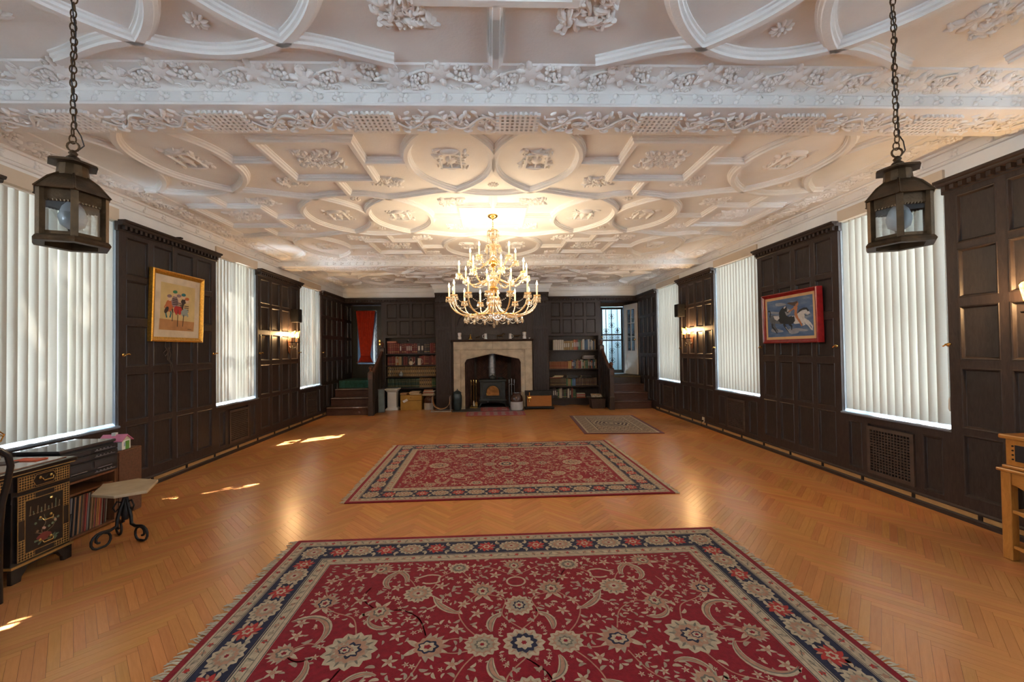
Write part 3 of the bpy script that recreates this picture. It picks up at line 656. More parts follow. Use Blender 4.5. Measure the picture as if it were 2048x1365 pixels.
s_ = MB(); s_.prism([(YF,1.705),(YS-0.02,1.705),(YS-0.03,1.72),(YS-0.06,1.728),(YS-0.07,1.76),(YF,1.76)], -1.0, 1.09, 'x'); bevel(s_.build('shelf_board', M['oak_h'], ms), 0.004)
MB().box(-0.97, 1.06, YS-0.012, YF, 1.70, 1.706).build('bed_mould', M['oak_h'], ms)
# ------------------------------------------------------------------ landings, stairs
M['tread'] = wood('worn dark stair wood', (0.045,0.022,0.017), (0.10,0.050,0.038), 0.35, grain=(1.2,6,6))
M['green'] = mk('green carpet', (0.018,0.085,0.070), 0.95, 0, 0.35, 20, 0.5, 120, world=True)
M['brown_carpet'] = mk('brown stair carpet', (0.10,0.072,0.035), 0.95, 0, 0.35, 20, 0.4, 120, world=True)
M['rail'] = wood('reddish handrail', (0.055,0.022,0.014), (0.12,0.050,0.030), 0.3, grain=(2,2,2))
M['worn_lit_edge'] = mk('worn highlit tread edge', (0.30,0.26,0.24), 0.35, 0, 0.5, 30, world=True)  # pale wear along tread edges plus their white highlight, put into the colour
def stairs(nm, x0, x1, y0, tread, label, carpet, riser_c):
    st = thing(nm, label, 'stairs'); rz = LZ/4
    for i in range(3):
        zb = i*rz; yy = y0+i*tread
        r = MB(); r.box(x0, x1, yy, yy+tread+0.02, zb if i else 0.0, zb+rz-0.028); r.build('riser', M['tread'] , st)
        bevel(MB().box(x0, x1, yy-0.028, yy+tread+0.01, zb+rz-0.030, zb+rz).build('tread', M['tread'], st), 0.008)
        if riser_c: MB().box(x0+0.02, x1-0.02, yy-0.0295, yy-0.020, zb+rz-0.012, zb+rz+0.0006).build('worn_lit_nosing', M['worn_lit_edge'], st)
    top = MB(); top.box(x0, x1, y0+3*tread, YD, 0, LZ-0.012); top.build('landing', M['oak'], st)
    cp = MB(); cp.box(x0, x1, y0+3*tread-0.012, YD-0.02, LZ-0.012, LZ); cp.box(x0, x1, y0+3*tread-0.014, y0+3*tread, 3*rz+0.002 if riser_c else LZ-0.03, LZ-0.004)
    bevel(cp.build('carpet', carpet, st), 0.006); return st
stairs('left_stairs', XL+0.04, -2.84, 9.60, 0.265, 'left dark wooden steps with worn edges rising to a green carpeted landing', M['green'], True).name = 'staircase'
stairs('right_stairs', 2.99, XR-0.04, 9.86, 0.235, 'dark wooden steps rising to a brown carpeted landing before the open white door', M['brown_carpet'], False).name = 'staircase'
def banister(x, y0, y1, label, sg):
    t = thing('banister', label, 'banister')
    def post(yy, zt, ball):
        p = MB(); p.box(x-0.05, x+0.05, yy-0.05, yy+0.05, 0, zt-0.22); p.box(x-0.058, x+0.058, yy-0.058, yy+0.058, 0, 0.30); p.frus(x-0.058, x+0.058, yy-0.058, yy+0.058, 0.30, 0.33, 0.008)
        p.box(x-0.058, x+0.058, yy-0.058, yy+0.058, zt-0.22, zt-0.06); p.frus(x-0.058, x+0.058, yy-0.058, yy+0.058, zt-0.06, zt-0.03, 0.02)
        n = bevel(p.build('newel_post', M['oak'], t), 0.004)
        MB().lathe([(0.03,0),(0.035,0.01),(0.022,0.03),(0.024,0.035),(0.044,0.06),(0.050,0.085),(0.044,0.11),(0.022,0.132),(0.006,0.138)], 14, (x, yy, zt-0.03)).build('ball_finial', M['rail'] if ball else M['oak'], n, smooth=50)
        for s in (-1, 1): MB().box(x-0.035, x+0.035, yy+s*0.058-0.003, yy+s*0.058+0.003, zt-0.20, zt-0.08).build('carved_block', M['tread'], n)
    post(y0, 1.05, True); post(y1, 1.62, True)
    r = MB(); r.prism([(y0+0.05, 0.86), (y1-0.05, 1.42), (y1-0.05, 1.50), (y0+0.05, 0.94)], x-0.035, x+0.035, 'x'); bevel(r.build('handrail', M['rail'], t), 0.014)
    pn = MB(); pn.prism([(y0+0.05, 0.0), (y1-0.05, 0.0), (y1-0.05, 1.40), (y0+0.05, 0.84)], x-0.018, x+0.018, 'x'); pn.build('side_panel', M['oak_panel'], t)
    e = MB()
    e.prism([(y0+0.05, 0.10), (y1-0.05, 0.66), (y1-0.05, 0.72), (y0+0.05, 0.16)], x-0.026, x+0.026, 'x')
    for i in range(1, 4): yy = y0+(y1-y0)*i/4; e.box(x-0.026, x+0.026, yy-0.02, yy+0.02, 0.0, 0.84+0.56*i/4)
    e.build('panel_stiles', M['oak'], t)
banister(-2.78, 9.50, 10.50, 'left panelled banister with ball-topped newel posts and reddish sloping handrail', -1)
banister(2.93, 9.78, 10.62, 'panelled dark banister with ball finials between right bookcase and brown carpeted steps', 1)
# ------------------------------------------------------------------ left door with the red curtain
M['door_dark'] = wood('dark blue green door', (0.012,0.015,0.017), (0.028,0.034,0.036), 0.35)
d = MB(); D0, D1 = -3.82, -3.02
for q in ((D0, D0+0.13, LZ, 2.76), (D1-0.13, D1, LZ, 2.76), (D0+0.13, D1-0.13, LZ, 1.14), (D0+0.13, D1-0.13, 2.64, 2.76)): d.box(q[0], q[1], YD-0.045, YD, q[2], q[3])
door1 = struct(d.build('door_1', M['door_dark']), 'dark glazed door behind the gathered red curtain', 'door')
MB().box(D0+0.13, D1-0.13, YD-0.025, YD-0.02, 1.14, 2.64).build('pane', M['glass'], door1)
g = MB()
for i in range(7): g.tube([(D1-0.15, YD+0.0, 1.25+i*0.2), (D1-0.19, YD+0.0, 1.33+i*0.2), (D1-0.14, YD+0.0, 1.41+i*0.2)], 0.008, 5)
g.build('iron_scroll', M['iron'], door1)
MB().lathe([(0.028,0),(0.028,-0.008),(0.012,-0.012),(0.012,-0.035),(0.028,-0.045),(0.022,-0.065),(0.004,-0.07)], 12, (D1-0.06, YD-0.045, 1.74), ax='y').build('door_knob', M['brass'], door1, smooth=40)
MB().box(D1-0.075, D1-0.045, YD-0.05, YD-0.045, 1.66, 1.80).build('lock_plate', M['brass'], door1)
pl = MB(); pl.box(XL-0.2, DL1+0.3, 11.9, 11.95, 0, 3.2); pl.box(XL-0.2, DL1+0.30, 11.5, 11.95, 2.8, 2.85); pl.box(DL1+0.25, DL1+0.3, 11.6, 11.95, 0, 2.72); pl.box(XL-0.25, XL-0.2, 11.4, 11.95, 0, 3.2); struct(pl.build('wall_passage', M['sill']), 'passage wall seen beside the red curtain, shade put in its dark colour, sides added', 'wall')  # dark colour stands in for shade; sides and top added against the sky
M['curtain'] = mk('red orange cotton', (0.50,0.040,0.012), 0.85, 0, 0.15, 12, 0.2)
def curtain():
    t = thing('door_curtain', 'gathered rust-red curtain tied low on the dark left door', 'curtain'); vs, fs = [], []; cols, rows_ = 72, 30
    def half(z):
        if z > 1.36: u = (z-1.36)/(2.62-1.36); return 0.125+0.14*u**0.9
        return 0.125+0.085*((1.36-z)/0.17)
    for j in range(rows_+1):
        z = 1.19+(2.62-1.19)*j/rows_
        for i in range(cols+1):
            u = i/cols*2-1; x = -3.445+(0.0 if z > 1.36 else 0)+u*half(z)-0.012*(2.62-z); am = 0.012+0.006*math.sin(z*3)
            vs.append((x, YD-0.085+am*math.sin(i*PI/3.0+0.4*math.sin(z*4)), z+0.004*math.sin(i*1.05)*(1 if j in (0,) else 0)))
    for j in range(rows_):
        for i in range(cols): k = j*(cols+1)+i; fs.append((k, k+1, k+cols+2, k+cols+1))
    o = MB().add(vs, fs).build('cloth', M['curtain'], t, smooth=70, fix=False); o.modifiers.new('th', 'SOLIDIFY').thickness = 0.003
    MB().tube([(-3.445-0.015-0.135*math.cos(q*PI/12), YD-0.085-0.03*math.sin(q*PI/12), 1.37) for q in range(13)], 0.010, 6).build('tie_band', M['curtain'], t)
    for z, h in ((2.625, 0.29), (1.175, 0.24)):
        MB().tube([(-3.445-h-0.01, YD-0.075, z), (-3.445+h-0.01, YD-0.075, z)], 0.006, 6).build('rod', M['brass'], t)
        for s in (-1, 1): MB().ell((-3.455+s*(h+0.01), YD-0.075, z), 0.013, 8, 5).build('rod_finial', M['brass'], t, smooth=60)
curtain()
# ------------------------------------------------------------------ right doorway: iron security door, open white door, porch
M['gate'] = mk('dark iron gate paint', (0.015,0.022,0.026), 0.45, 0.3, 0.2, 10)
YG = 11.44
jf = MB(); jf.box(DR0-0.0, 3.13, YG-0.06, YG+0.04, LZ, 2.78); jf.box(3.80, XR, YG-0.06, YG+0.04, LZ, 2.78); jf.box(3.13, 3.80, YG-0.06, YG+0.04, 2.68, 2.78)
struct(jf.build('trim_3', M['oak']), 'dark door casing around the iron security door', 'trim')
def scroll(b, cx, cz, s, sx=1, sz=1, y=YG):
    b.tube([(cx+sx*s*(1-q/16)*math.cos(q*0.55), y, cz+sz*s*(0.4+ (1-q/16)*math.sin(q*0.55))) for q in range(13)], 0.006, 5)
gate = MB(); G0, G1, GB, GT = 3.15, 3.78, LZ+0.03, 2.66
for q in ((G0,G0+0.045,GB,GT),(G1-0.045,G1,GB,GT),(G0,G1,GB,GB+0.09),(G0,G1,GT-0.06,GT),(G0,G1,1.70,1.74),(G0,G1,1.86,1.90)): gate.box(q[0],q[1],YG-0.02,YG+0.02,q[2],q[3])
door2 = struct(gate.build('door_2', M['gate']), 'wrought iron security door with scrollwork letting in blue daylight', 'door')
for i, f in enumerate((0.24, 0.5, 0.76)): x = G0+(G1-G0)*f; MB().box(x-0.006, x+0.006, YG-0.008, YG+0.008, GB, GT).build('bar', M['gate'], door2)
sw = MB()
for f, zs in ((0.24,(1.98,)),(0.5,(2.40,2.15,1.15,1.42)),(0.76,(2.0,1.58))):
    for z in zs:
        for sx in (-1, 1):
            for sz in (-1, 1): scroll(sw, G0+(G1-G0)*f+sx*0.02, z, 0.055, sx, sz)
for i in range(6):
    for sz in (-1, 1): scroll(sw, G0+0.09+i*0.085, 1.80, 0.035, 1 if i % 2 else -1, sz)
tag(sw.build('scrollwork', M['gate'], door2), kind='stuff')
MB().box(G0+0.045, G1-0.045, YG+0.022, YG+0.026, GB+0.09, GT-0.06).build('pane', M['glass'], door2)
MB().lathe([(0.02,0),(0.012,-0.02),(0.024,-0.04),(0.02,-0.055),(0.003,-0.06)], 10, (G0+0.022, YG-0.02, 1.82), ax='y').build('door_knob', M['brass'], door2, smooth=40)
wd = Matrix.Translation((3.80, 11.33, 0)) @ Matrix.Rotation(math.radians(-76), 4, 'Z')    # leaf swings towards the room
L_ = 0.62; z0, z1 = LZ+0.015, 2.70
wb = MB(wd)
for q in ((0,0.12,z0,z1),(L_-0.12,L_,z0,z1),(0.12,L_-0.12,z0,z0+0.14),(0.12,L_-0.12,z1-0.14,z1),(0.12,L_-0.12,1.32,1.42),(0.12,L_-0.12,1.08,1.13)): wb.box(q[0],q[1],-0.02,0.02,q[2],q[3])
door3 = struct(wb.build('door_3', M['white_paint']), 'white half-glazed door standing open against the right wall', 'door')
pb = MB(wd); pb.box(0.12,L_-0.12,-0.008,0.008,z0+0.14,1.08); pb.box(0.12,L_-0.12,-0.008,0.008,1.13,1.32); pb.build('panel', M['white_paint'], door3)
MB(wd).box(0.12, L_-0.12, -0.004, 0.004, 1.42, z1-0.14).build('pane', M['glass'], door3)
mu = MB(wd); mu.box(L_/2-0.008,L_/2+0.008,-0.012,0.012,1.42,z1-0.14)
for z in (1.80, 2.18): mu.box(0.12,L_-0.12,-0.012,0.012,z-0.008,z+0.008)
mu.build('muntin', M['white_paint'], door3)
MB(wd).ell((L_-0.06, -0.05, 1.72), 0.025, 10, 6).build('door_knob', M['brass'], door3, smooth=60)
M['porch'] = mk('porch siding', (0.42,0.55,0.60), 0.7, 0, 0.06, 4, world=True)
pw_ = MB(); pw_.box(2.2, 6.0, 12.70, 12.75, 0.3, 3.4)
for i in range(22): x = 2.25+i*0.16; pw_.box(x-0.012, x+0.012, 12.685, 12.70, 0.3, 3.4)
pw_.box(2.15, 2.2, 11.6, 12.75, 0.3, 3.4); pw_.box(5.2, 5.25, 11.6, 12.75, 0.3, 2.90); pw_.box(4.3, 5.2, 11.6, 11.64, 0.3, 2.45)  # side walls and short return added unseen to keep sky off the porch
porch = struct(pw_.build('wall_porch', M['porch']), 'pale blue boarded porch wall with added screening sides outside the iron door', 'wall')
struct(MB().box(2.2, 6.0, 11.6, 12.75, 0.66, 0.72).build('floor_porch', M['hearth']), 'grey porch floor outside the iron door', 'floor')
struct(MB().box(2.2, 5.6, 11.6, 12.75, 2.95, 3.0).build('ceiling_porch_shade', M['porch']), 'added unseen porch roof shading the wall outside the iron door', 'ceiling')  # unseen roof, added to darken the porch
portal((3.47, 11.62, 1.75), 1.0, 2.1, (0, -1, 0))
# ================================================================== chandelier
def crystal_material(nm, tint, amt=0.45):
    m, t, b = nt(nm); t.nodes.remove(b)
    tr = N(t, 'ShaderNodeBsdfTransparent'); tr.inputs[0].default_value = (0.96,0.93,0.88,1)
    gl = N(t, 'ShaderNodeBsdfGlossy'); gl.inputs['Roughness'].default_value = 0.06; gl.inputs[0].default_value = (1,0.96,0.9,1)
    tl = N(t, 'ShaderNodeBsdfTranslucent'); tl.inputs[0].default_value = (*tint, 1); df = N(t, 'ShaderNodeBsdfDiffuse'); df.inputs[0].default_value = (*tint, 1)
    m0 = N(t, 'ShaderNodeMixShader'); m0.inputs[0].default_value = 0.5; t.links.new(tl.outputs[0], m0.inputs[1]); t.links.new(df.outputs[0], m0.inputs[2])
    m1 = N(t, 'ShaderNodeMixShader'); m1.inputs[0].default_value = 0.45; t.links.new(gl.outputs[0], m1.inputs[1]); t.links.new(m0.outputs[0], m1.inputs[2])
    m2 = N(t, 'ShaderNodeMixShader'); m2.inputs[0].default_value = amt; t.links.new(tr.outputs[0], m2.inputs[1]); t.links.new(m1.outputs[0], m2.inputs[2])
    t.links.new(m2.outputs[0], t.nodes['Material Output'].inputs[0]); return m
M['crystal'] = crystal_material('lead crystal', (0.85,0.78,0.64), 0.46)
M['glass_arm'] = crystal_material('moulded glass arm', (0.80,0.56,0.26), 0.72)
M['gilt'] = mk('polished gilt', (0.85,0.55,0.16), 0.2, 1.0, 0.1, 10)
M['silvered'] = mk('silvered bowl', (0.45,0.42,0.38), 0.25, 0.9, 0.2, 30)
M['candle'] = mk('cream candle tube', (0.85,0.72,0.46), 0.5)
M['flame'] = emit('lit flame bulb', (1.0, 0.78, 0.45), 9)
def lamp(par, loc, power, color=(1.0,0.75,0.49), rad=0.02):
    o = bpy.data.objects.new('lamp_light', bpy.data.lights.new('lamp_light', 'POINT')); COL.objects.link(o); o.parent = par
    o.location = loc; o.data.energy = power; o.data.color = color; o.data.shadow_soft_size = rad; return o
def drop(b, c, s=1.0):
    b.lathe([(0.001,0),(0.006*s,-0.006*s),(0.004*s,-0.012*s)], 6, (c[0],c[1],c[2]), caps=False)
    b.lathe([(0.001,-0.012*s),(0.008*s,-0.024*s),(0.012*s,-0.040*s),(0.009*s,-0.054*s),(0.001,-0.062*s)], 6, c, caps=False)
def chandelier():
    cx, cy_ = X0, 5.17
    t = thing('chandelier', 'large three-tier gilt crystal chandelier with lit candle bulbs above the room', 'chandelier', (cx, cy_, 0))
    MB().lathe([(0.001,3.21),(0.062,3.21),(0.066,3.20),(0.060,3.188),(0.040,3.176),(0.014,3.166),(0.006,3.150)], 20).build('ceiling_canopy', M['gilt'], t, smooth=40)
    for i in range(5):
        z = 3.145-i*0.024
        q = [(0.008*math.cos(a*PI/5), 0, z-0.018+0.017*math.sin(a*PI/5)) if i % 2 else (0, 0.008*math.cos(a*PI/5), z-0.018+0.017*math.sin(a*PI/5)) for a in range(10)]
        MB().tube(q, 0.003, 5, closed=True).build('chain_link', M['gilt'], t)
    # glass balusters, crown and bowls on the stem
    prof = [[(0.010,3.03),(0.060,3.022),(0.068,3.012),(0.030,3.000),(0.014,2.985)], [(0.014,2.985),(0.026,2.96),(0.036,2.92),(0.030,2.88),(0.016,2.85)],
            [(0.016,2.85),(0.050,2.835),(0.095,2.820),(0.100,2.812),(0.05,2.80),(0.018,2.79)], [(0.018,2.79),(0.040,2.75),(0.046,2.70),(0.032,2.65),(0.018,2.62)],
            [(0.018,2.50),(0.046,2.46),(0.060,2.40),(0.050,2.33),(0.022,2.28)], [(0.02,2.17),(0.075,2.16),(0.085,2.14),(0.05,2.10),(0.03,2.07)]]
    for p in prof: MB().lathe(p, 16, caps=False).build('glass_baluster', M['glass_arm'], t, smooth=50)
    for z, r in ((2.60, 0.055), (2.27, 0.060), (2.05, 0.070)):
        MB().lathe([(0.012,z+0.03),(r*0.7,z+0.022),(r,z),(r*0.9,z-0.025),(r*0.5,z-0.05),(0.012,z-0.06)], 18).build('gilt_boss', M['gilt'], t, smooth=40)
    MB().tube([(0,0,1.92),(0,0,3.03)], 0.009, 8).build('stem', M['gilt'], t)
    MB().lathe([(0.02,2.055),(0.066,2.05),(0.066,1.955),(0.02,1.95)], 20).build('silvered_core', M['silvered'], t, smooth=40)
    MB().lathe([(0.012,1.95),(0.075,1.94),(0.085,1.925),(0.055,1.895),(0.02,1.875),(0.004,1.86)], 18).build('bottom_bowl', M['crystal'], t, smooth=40)
    def tier(n, r, zhub, zlow, zcup, rh, off, power, hgt, drops):
        for i in range(n):
            a = off+2*PI*i/n; ca, sa = math.cos(a), math.sin(a); P = []
            for q in range(15):
                u = q/14
                if zlow is None:      # S arm: out, dip, rise
                    rr = rh+(r-rh)*u; z = zhub+(zcup-zhub)*u-0.10*math.sin(PI*min(1, u*1.15))+0.03*math.sin(2*PI*u)
                else:
                    th = PI*u; rr = rh+(r-rh)*(0.5-0.5*math.cos(th))*0.9+(r-rh)*0.1*u; z = (zhub*(1-u)+zcup*u)-(((zhub+zcup)/2)-zlow)*math.sin(th)**0.8
                P.append((rr*ca, rr*sa, z))
            am = MB().tube(P, [0.011-0.002*q/14 for q in range(15)], 7).build('arm', M['glass_arm'], t, smooth=60)
            x, y = P[-1][0], P[-1][1]; z = P[-1][2]
            MB().lathe([(0.008,z),(0.030,z+0.006),(0.044,z+0.016),(0.046,z+0.020),(0.028,z+0.014),(0.012,z+0.012)], 12, (x, y, 0), caps=False).build('drip_pan', M['glass_arm'], am, smooth=50)
            MB().lathe([(0.0115,z+0.012),(0.0115,z+hgt),(0.004,z+hgt+0.002)], 9, (x, y, 0)).build('candle_tube', M['candle'], am, smooth=40)
            f = MB().lathe([(0.005,0),(0.0105,0.010),(0.012,0.020),(0.008,0.036),(0.003,0.052),(0.0005,0.060)], 9, (x, y, z+hgt+0.002)).build('flame_bulb', M['flame'], am, smooth=60)
            d = MB()
            for k in range(drops): aa = 2*PI*k/drops+0.2; drop(d, (x+0.040*math.cos(aa), y+0.040*math.sin(aa), z+0.012), 0.9)
            tag(d.build('crystal_drops', M['crystal'], am), kind='stuff')
            lamp(am, (x, y, z+hgt+0.09), power)
    tier(5, 0.31, 2.66, None, 2.62, 0.03, 0.35, 0.2, 0.13, 7)
    tier(8, 0.44, 2.40, None, 2.42, 0.04, 0.20, 0.85, 0.13, 7)
    tier(14, 0.565, 2.12, 1.92, 2.135, 0.05, 0.11, 2.3, 0.14, 7)
    def garland(r0, z0, r1, z1, sag, n, off, nm='bead_garland', beads=13):
        g = MB()
        for i in range(n):
            a0, a1 = off+2*PI*i/n, off+2*PI*(i+1)/n
            p0 = Vector((r0*math.cos(a0), r0*math.sin(a0), z0)); p1 = Vector((r1*math.cos(a1 if r0 == r1 else a0), r1*math.sin(a1 if r0 == r1 else a0), z1))
            for k in range(beads): u = k/(beads-1); p = p0.lerp(p1, u); g.ell((p.x, p.y, p.z-sag*4*u*(1-u)), 0.0062, 5, 3)
        tag(g.build(nm, M['crystal'], t), kind='stuff')
    garland(0.37, 1.915, 0.37, 1.915, 0.075, 14, 0.11); garland(0.10, 1.93, 0.10, 1.93, 0.04, 6, 0)
    garland(0.06, 2.62, 0.40, 2.40, 0.10, 8, 0.5); garland(0.08, 2.82, 0.28, 2.62, 0.08, 5, 0.0); garland(0.12, 1.92, 0.37, 1.915, 0.05, 7, 0.2); garland(0.52, 2.12, 0.52, 2.12, 0.07, 14, 0.11); garland(0.40, 2.40, 0.40, 2.40, 0.07, 8, 0.2)
    MB().tube([(0.37*math.cos(q*PI/30), 0.37*math.sin(q*PI/30), 1.918) for q in range(60)], 0.004, 5, closed=True).build('garland_ring', M['gilt'], t)
    dd = MB()
    for i in range(14):
        a = 0.11+2*PI*i/14; drop(dd, (0.37*math.cos(a), 0.37*math.sin(a), 1.915), 1.45)
        for k in range(3): dd.ell((0.30*math.cos(a+k*0.1), 0.30*math.sin(a+k*0.1), 1.90-k*0.012), 0.007, 5, 3)
    for i in range(8): a = 2*PI*i/8; drop(dd, (0.085*math.cos(a), 0.085*math.sin(a), 1.925), 1.2)
    drop(dd, (0,0,1.86), 1.6)
    for z, r, n in ((2.81, 0.098, 10), (3.01, 0.066, 8), (2.13, 0.085, 10), (2.26, 0.06, 8)):
        for i in range(n): a = 2*PI*i/n; drop(dd, (r*math.cos(a), r*math.sin(a), z), 1.3)
    for z0, z1, r in ((3.0, 2.84, 0.075), (2.80, 2.62, 0.085), (2.58, 2.30, 0.07)):
        for i in range(9):
            a = 2*PI*i/9
            for k in range(8): dd.ell((r*math.cos(a), r*math.sin(a), z0+(z1-z0)*k/7), 0.006, 5, 3)
    tag(dd.build('hanging_prisms', M['crystal'], t), kind='stuff')
chandelier()
# ================================================================== hanging lanterns
M['bulb'] = mk('frosted unlit bulb', (0.62,0.62,0.60), 0.3)
M['lantern_glass'] = thin_glass('lantern glass', (0.92,0.94,0.95), 0.10)
def lantern(x, y, zb, rz, label):
    t = thing('hanging_lantern', label, 'lantern', (x, y, 0), rz, 'hexagonal bronze lanterns hung on chains')
    r, h = 0.099, 0.165; n = 6; A = [PI/6+i*PI/3 for i in range(6)]
    def ring(r0, z0, r1, z1, nm, par=t, m=None): return bevel(MB().lathe([(r0*0.82, z0),(r0, z0),(r1, z1),(r1*0.82, z1)], 6, (0,0,0), caps=False).build(nm, m or M['bronze'], par), 0.002, 1)
    b = MB(); b.lathe([(0.080,zb),(r+0.012,zb),(r+0.016,zb+0.008),(r+0.010,zb+0.018),(r,zb+0.026),(r-0.018,zb+0.026),(0.080,zb+0.006),(0.080,zb)], 6, caps=False); b.build('base_ring', M['bronze'], t)
    for i in range(6):
        a = 2*PI*i/6; c, s = math.cos(a), math.sin(a); px, py = (r-0.004)*c, (r-0.004)*s
        MB(Matrix.Translation((px, py, 0)) @ Matrix.Rotation(a, 4, 'Z')).box(-0.010, 0.007, -0.010, 0.010, zb+0.022, zb+0.026+h).build('corner_post', M['bronze'], t)
        am = a+PI/6; ap = (r-0.010)*math.cos(PI/6); mm = Matrix.Translation((ap*math.cos(am), ap*math.sin(am), 0)) @ Matrix.Rotation(am, 4, 'Z')
        MB(mm).box(-0.0012, 0.0012, -0.042, 0.042, zb+0.026, zb+0.024+h).build('glass_pane', M['lantern_glass'], t)
        f = MB(mm); f.box(-0.004, 0.005, -0.046, 0.046, zb+0.150, zb+0.19)
        for k in range(9): f.ell((0.002, -0.042+k*0.0105, zb+0.150), (0.004,0.006,0.007), 6, 4)
        f.build('scalloped_rail', M['bronze'], t); f = MB(mm); f.box(-0.004, 0.005, -0.046, 0.046, zb+0.024, zb+0.038); f.build('sill_rail', M['bronze'], t)
        # roof panels
        ro, ri = 0.112, 0.042; z0, z1, zm = zb+0.188, zb+0.262, zb+0.236
        q = [(ro*math.cos(a), ro*math.sin(a), z0), (ro*math.cos(a+PI/3), ro*math.sin(a+PI/3), z0), (0.074*math.cos(a+PI/3), 0.074*math.sin(a+PI/3), zm), (0.074*c, 0.074*s, zm), (ri*math.cos(a+PI/3), ri*math.sin(a+PI/3), z1), (ri*c, ri*s, z1)]
        rp = MB().add(q, [(0,1,2,3),(3,2,4,5)]).build('roof_panel', M['bronze'], t); rp.modifiers.new('th', 'SOLIDIFY').thickness = 0.003
        MB().tube([q[0], q[3], q[5]], 0.004, 5).build('roof_seam', M['bronze'], t)
    cp = MB(); cp.lathe([(0.045,zb+0.258),(0.041,zb+0.30),(0.045,zb+0.305)], 12, caps=False); cp.lathe([(0.040,zb+0.300),(0.074,zb+0.302),(0.070,zb+0.310),(0.045,zb+0.320),(0.012,zb+0.328)], 6); cp.lathe([(0.016,zb+0.326),(0.020,zb+0.332),(0.010,zb+0.342),(0.014,zb+0.35),(0.005,zb+0.362)], 10)
    cp.build('chimney_cap', M['bronze'], t)
    MB().tube([(0.018*math.cos(k*PI/8), 0, zb+0.376+0.018*math.sin(k*PI/8)) for k in range(16)], 0.0035, 6, closed=True).build('hanging_ring', M['bronze'], t)
    MB().lathe([(0.008,zb+0.19),(0.012,zb+0.17),(0.030,zb+0.145),(0.040,zb+0.110),(0.034,zb+0.080),(0.015,zb+0.066),(0.002,zb+0.063)], 16).build('bulb', M['bulb'], t, smooth=60)
    MB().lathe([(0.015,zb+0.185),(0.015,zb+0.24)], 10).build('socket', M['bronze'], t)
    lk = [MB().tube([(0.0095*math.cos(k*PI/6), 0, 0.0165*math.sin(k*PI/6)) for k in range(12)], 0.0024, 5, closed=True).mesh('chain_link', M['bronze'], smooth=60)]
    z = zb+0.403; i = 0
    while z < ZC-0.03:
        o = link('chain_link', lk[0], t, (random.uniform(-0.002, 0.002), random.uniform(-0.002, 0.002), z), (0.08*random.uniform(-1, 1), 0, (PI/2 if i % 2 else 0)+random.uniform(-0.3, 0.3))); z += 0.0265; i += 1
    MB().tube([(0.012, 0.0, zb+0.36), (0.030, 0.004, zb+0.385), (0.022, 0.0, zb+0.42), (0.006, 0.0, zb+0.45)]+[(0.006*math.sin(k*1.3), 0.006*math.cos(k*1.3), zb+0.45+k*0.06) for k in range(1, 14)], 0.0022, 5).build('cable', M['iron'], t)
    MB().lathe([(0.001,ZC),(0.05,ZC),(0.052,ZC-0.012),(0.02,ZC-0.03),(0.006,ZC-0.04)], 14).build('ceiling_rose', M['bronze'], t, smooth=40)
lantern(-1.548, 1.55, 1.885, 0.30, 'hexagonal bronze lantern on a chain in front of the left blind')
lantern(1.628, 1.55, 1.870, -0.25, 'hexagonal bronze lantern on a chain in front of the right blind')
# ================================================================== sconces
M['mica'] = None
def mica():
    m, t, b = nt('amber mica shade'); t.nodes.remove(b)
    v = coords(t, (1,1,1)); n = N(t, 'ShaderNodeTexNoise', Scale=40.0, Detail=4.0); t.links.new(v, n.inputs['Vector']); c = ramp(t, n.outputs['Fac'], [(0.3,(0.85,0.40,0.06)),(0.7,(0.95,0.66,0.22))])
    d = N(t, 'ShaderNodeBsdfTranslucent'); g = N(t, 'ShaderNodeBsdfDiffuse'); x = N(t, 'ShaderNodeMixShader'); x.inputs[0].default_value = 0.35
    t.links.new(c, d.inputs[0]); t.links.new(c, g.inputs[0]); t.links.new(d.outputs[0], x.inputs[1]); t.links.new(g.outputs[0], x.inputs[2]); t.links.new(x.outputs[0], t.nodes['Material Output'].inputs[0]); return m
M['mica'] = mica(); M['copper'] = mk('aged copper plate', (0.20,0.085,0.045), 0.45, 0.7, 0.3, 18)
M['sconce_bulb'] = emit('lit sconce bulb', (1.0, 0.72, 0.36), 30)
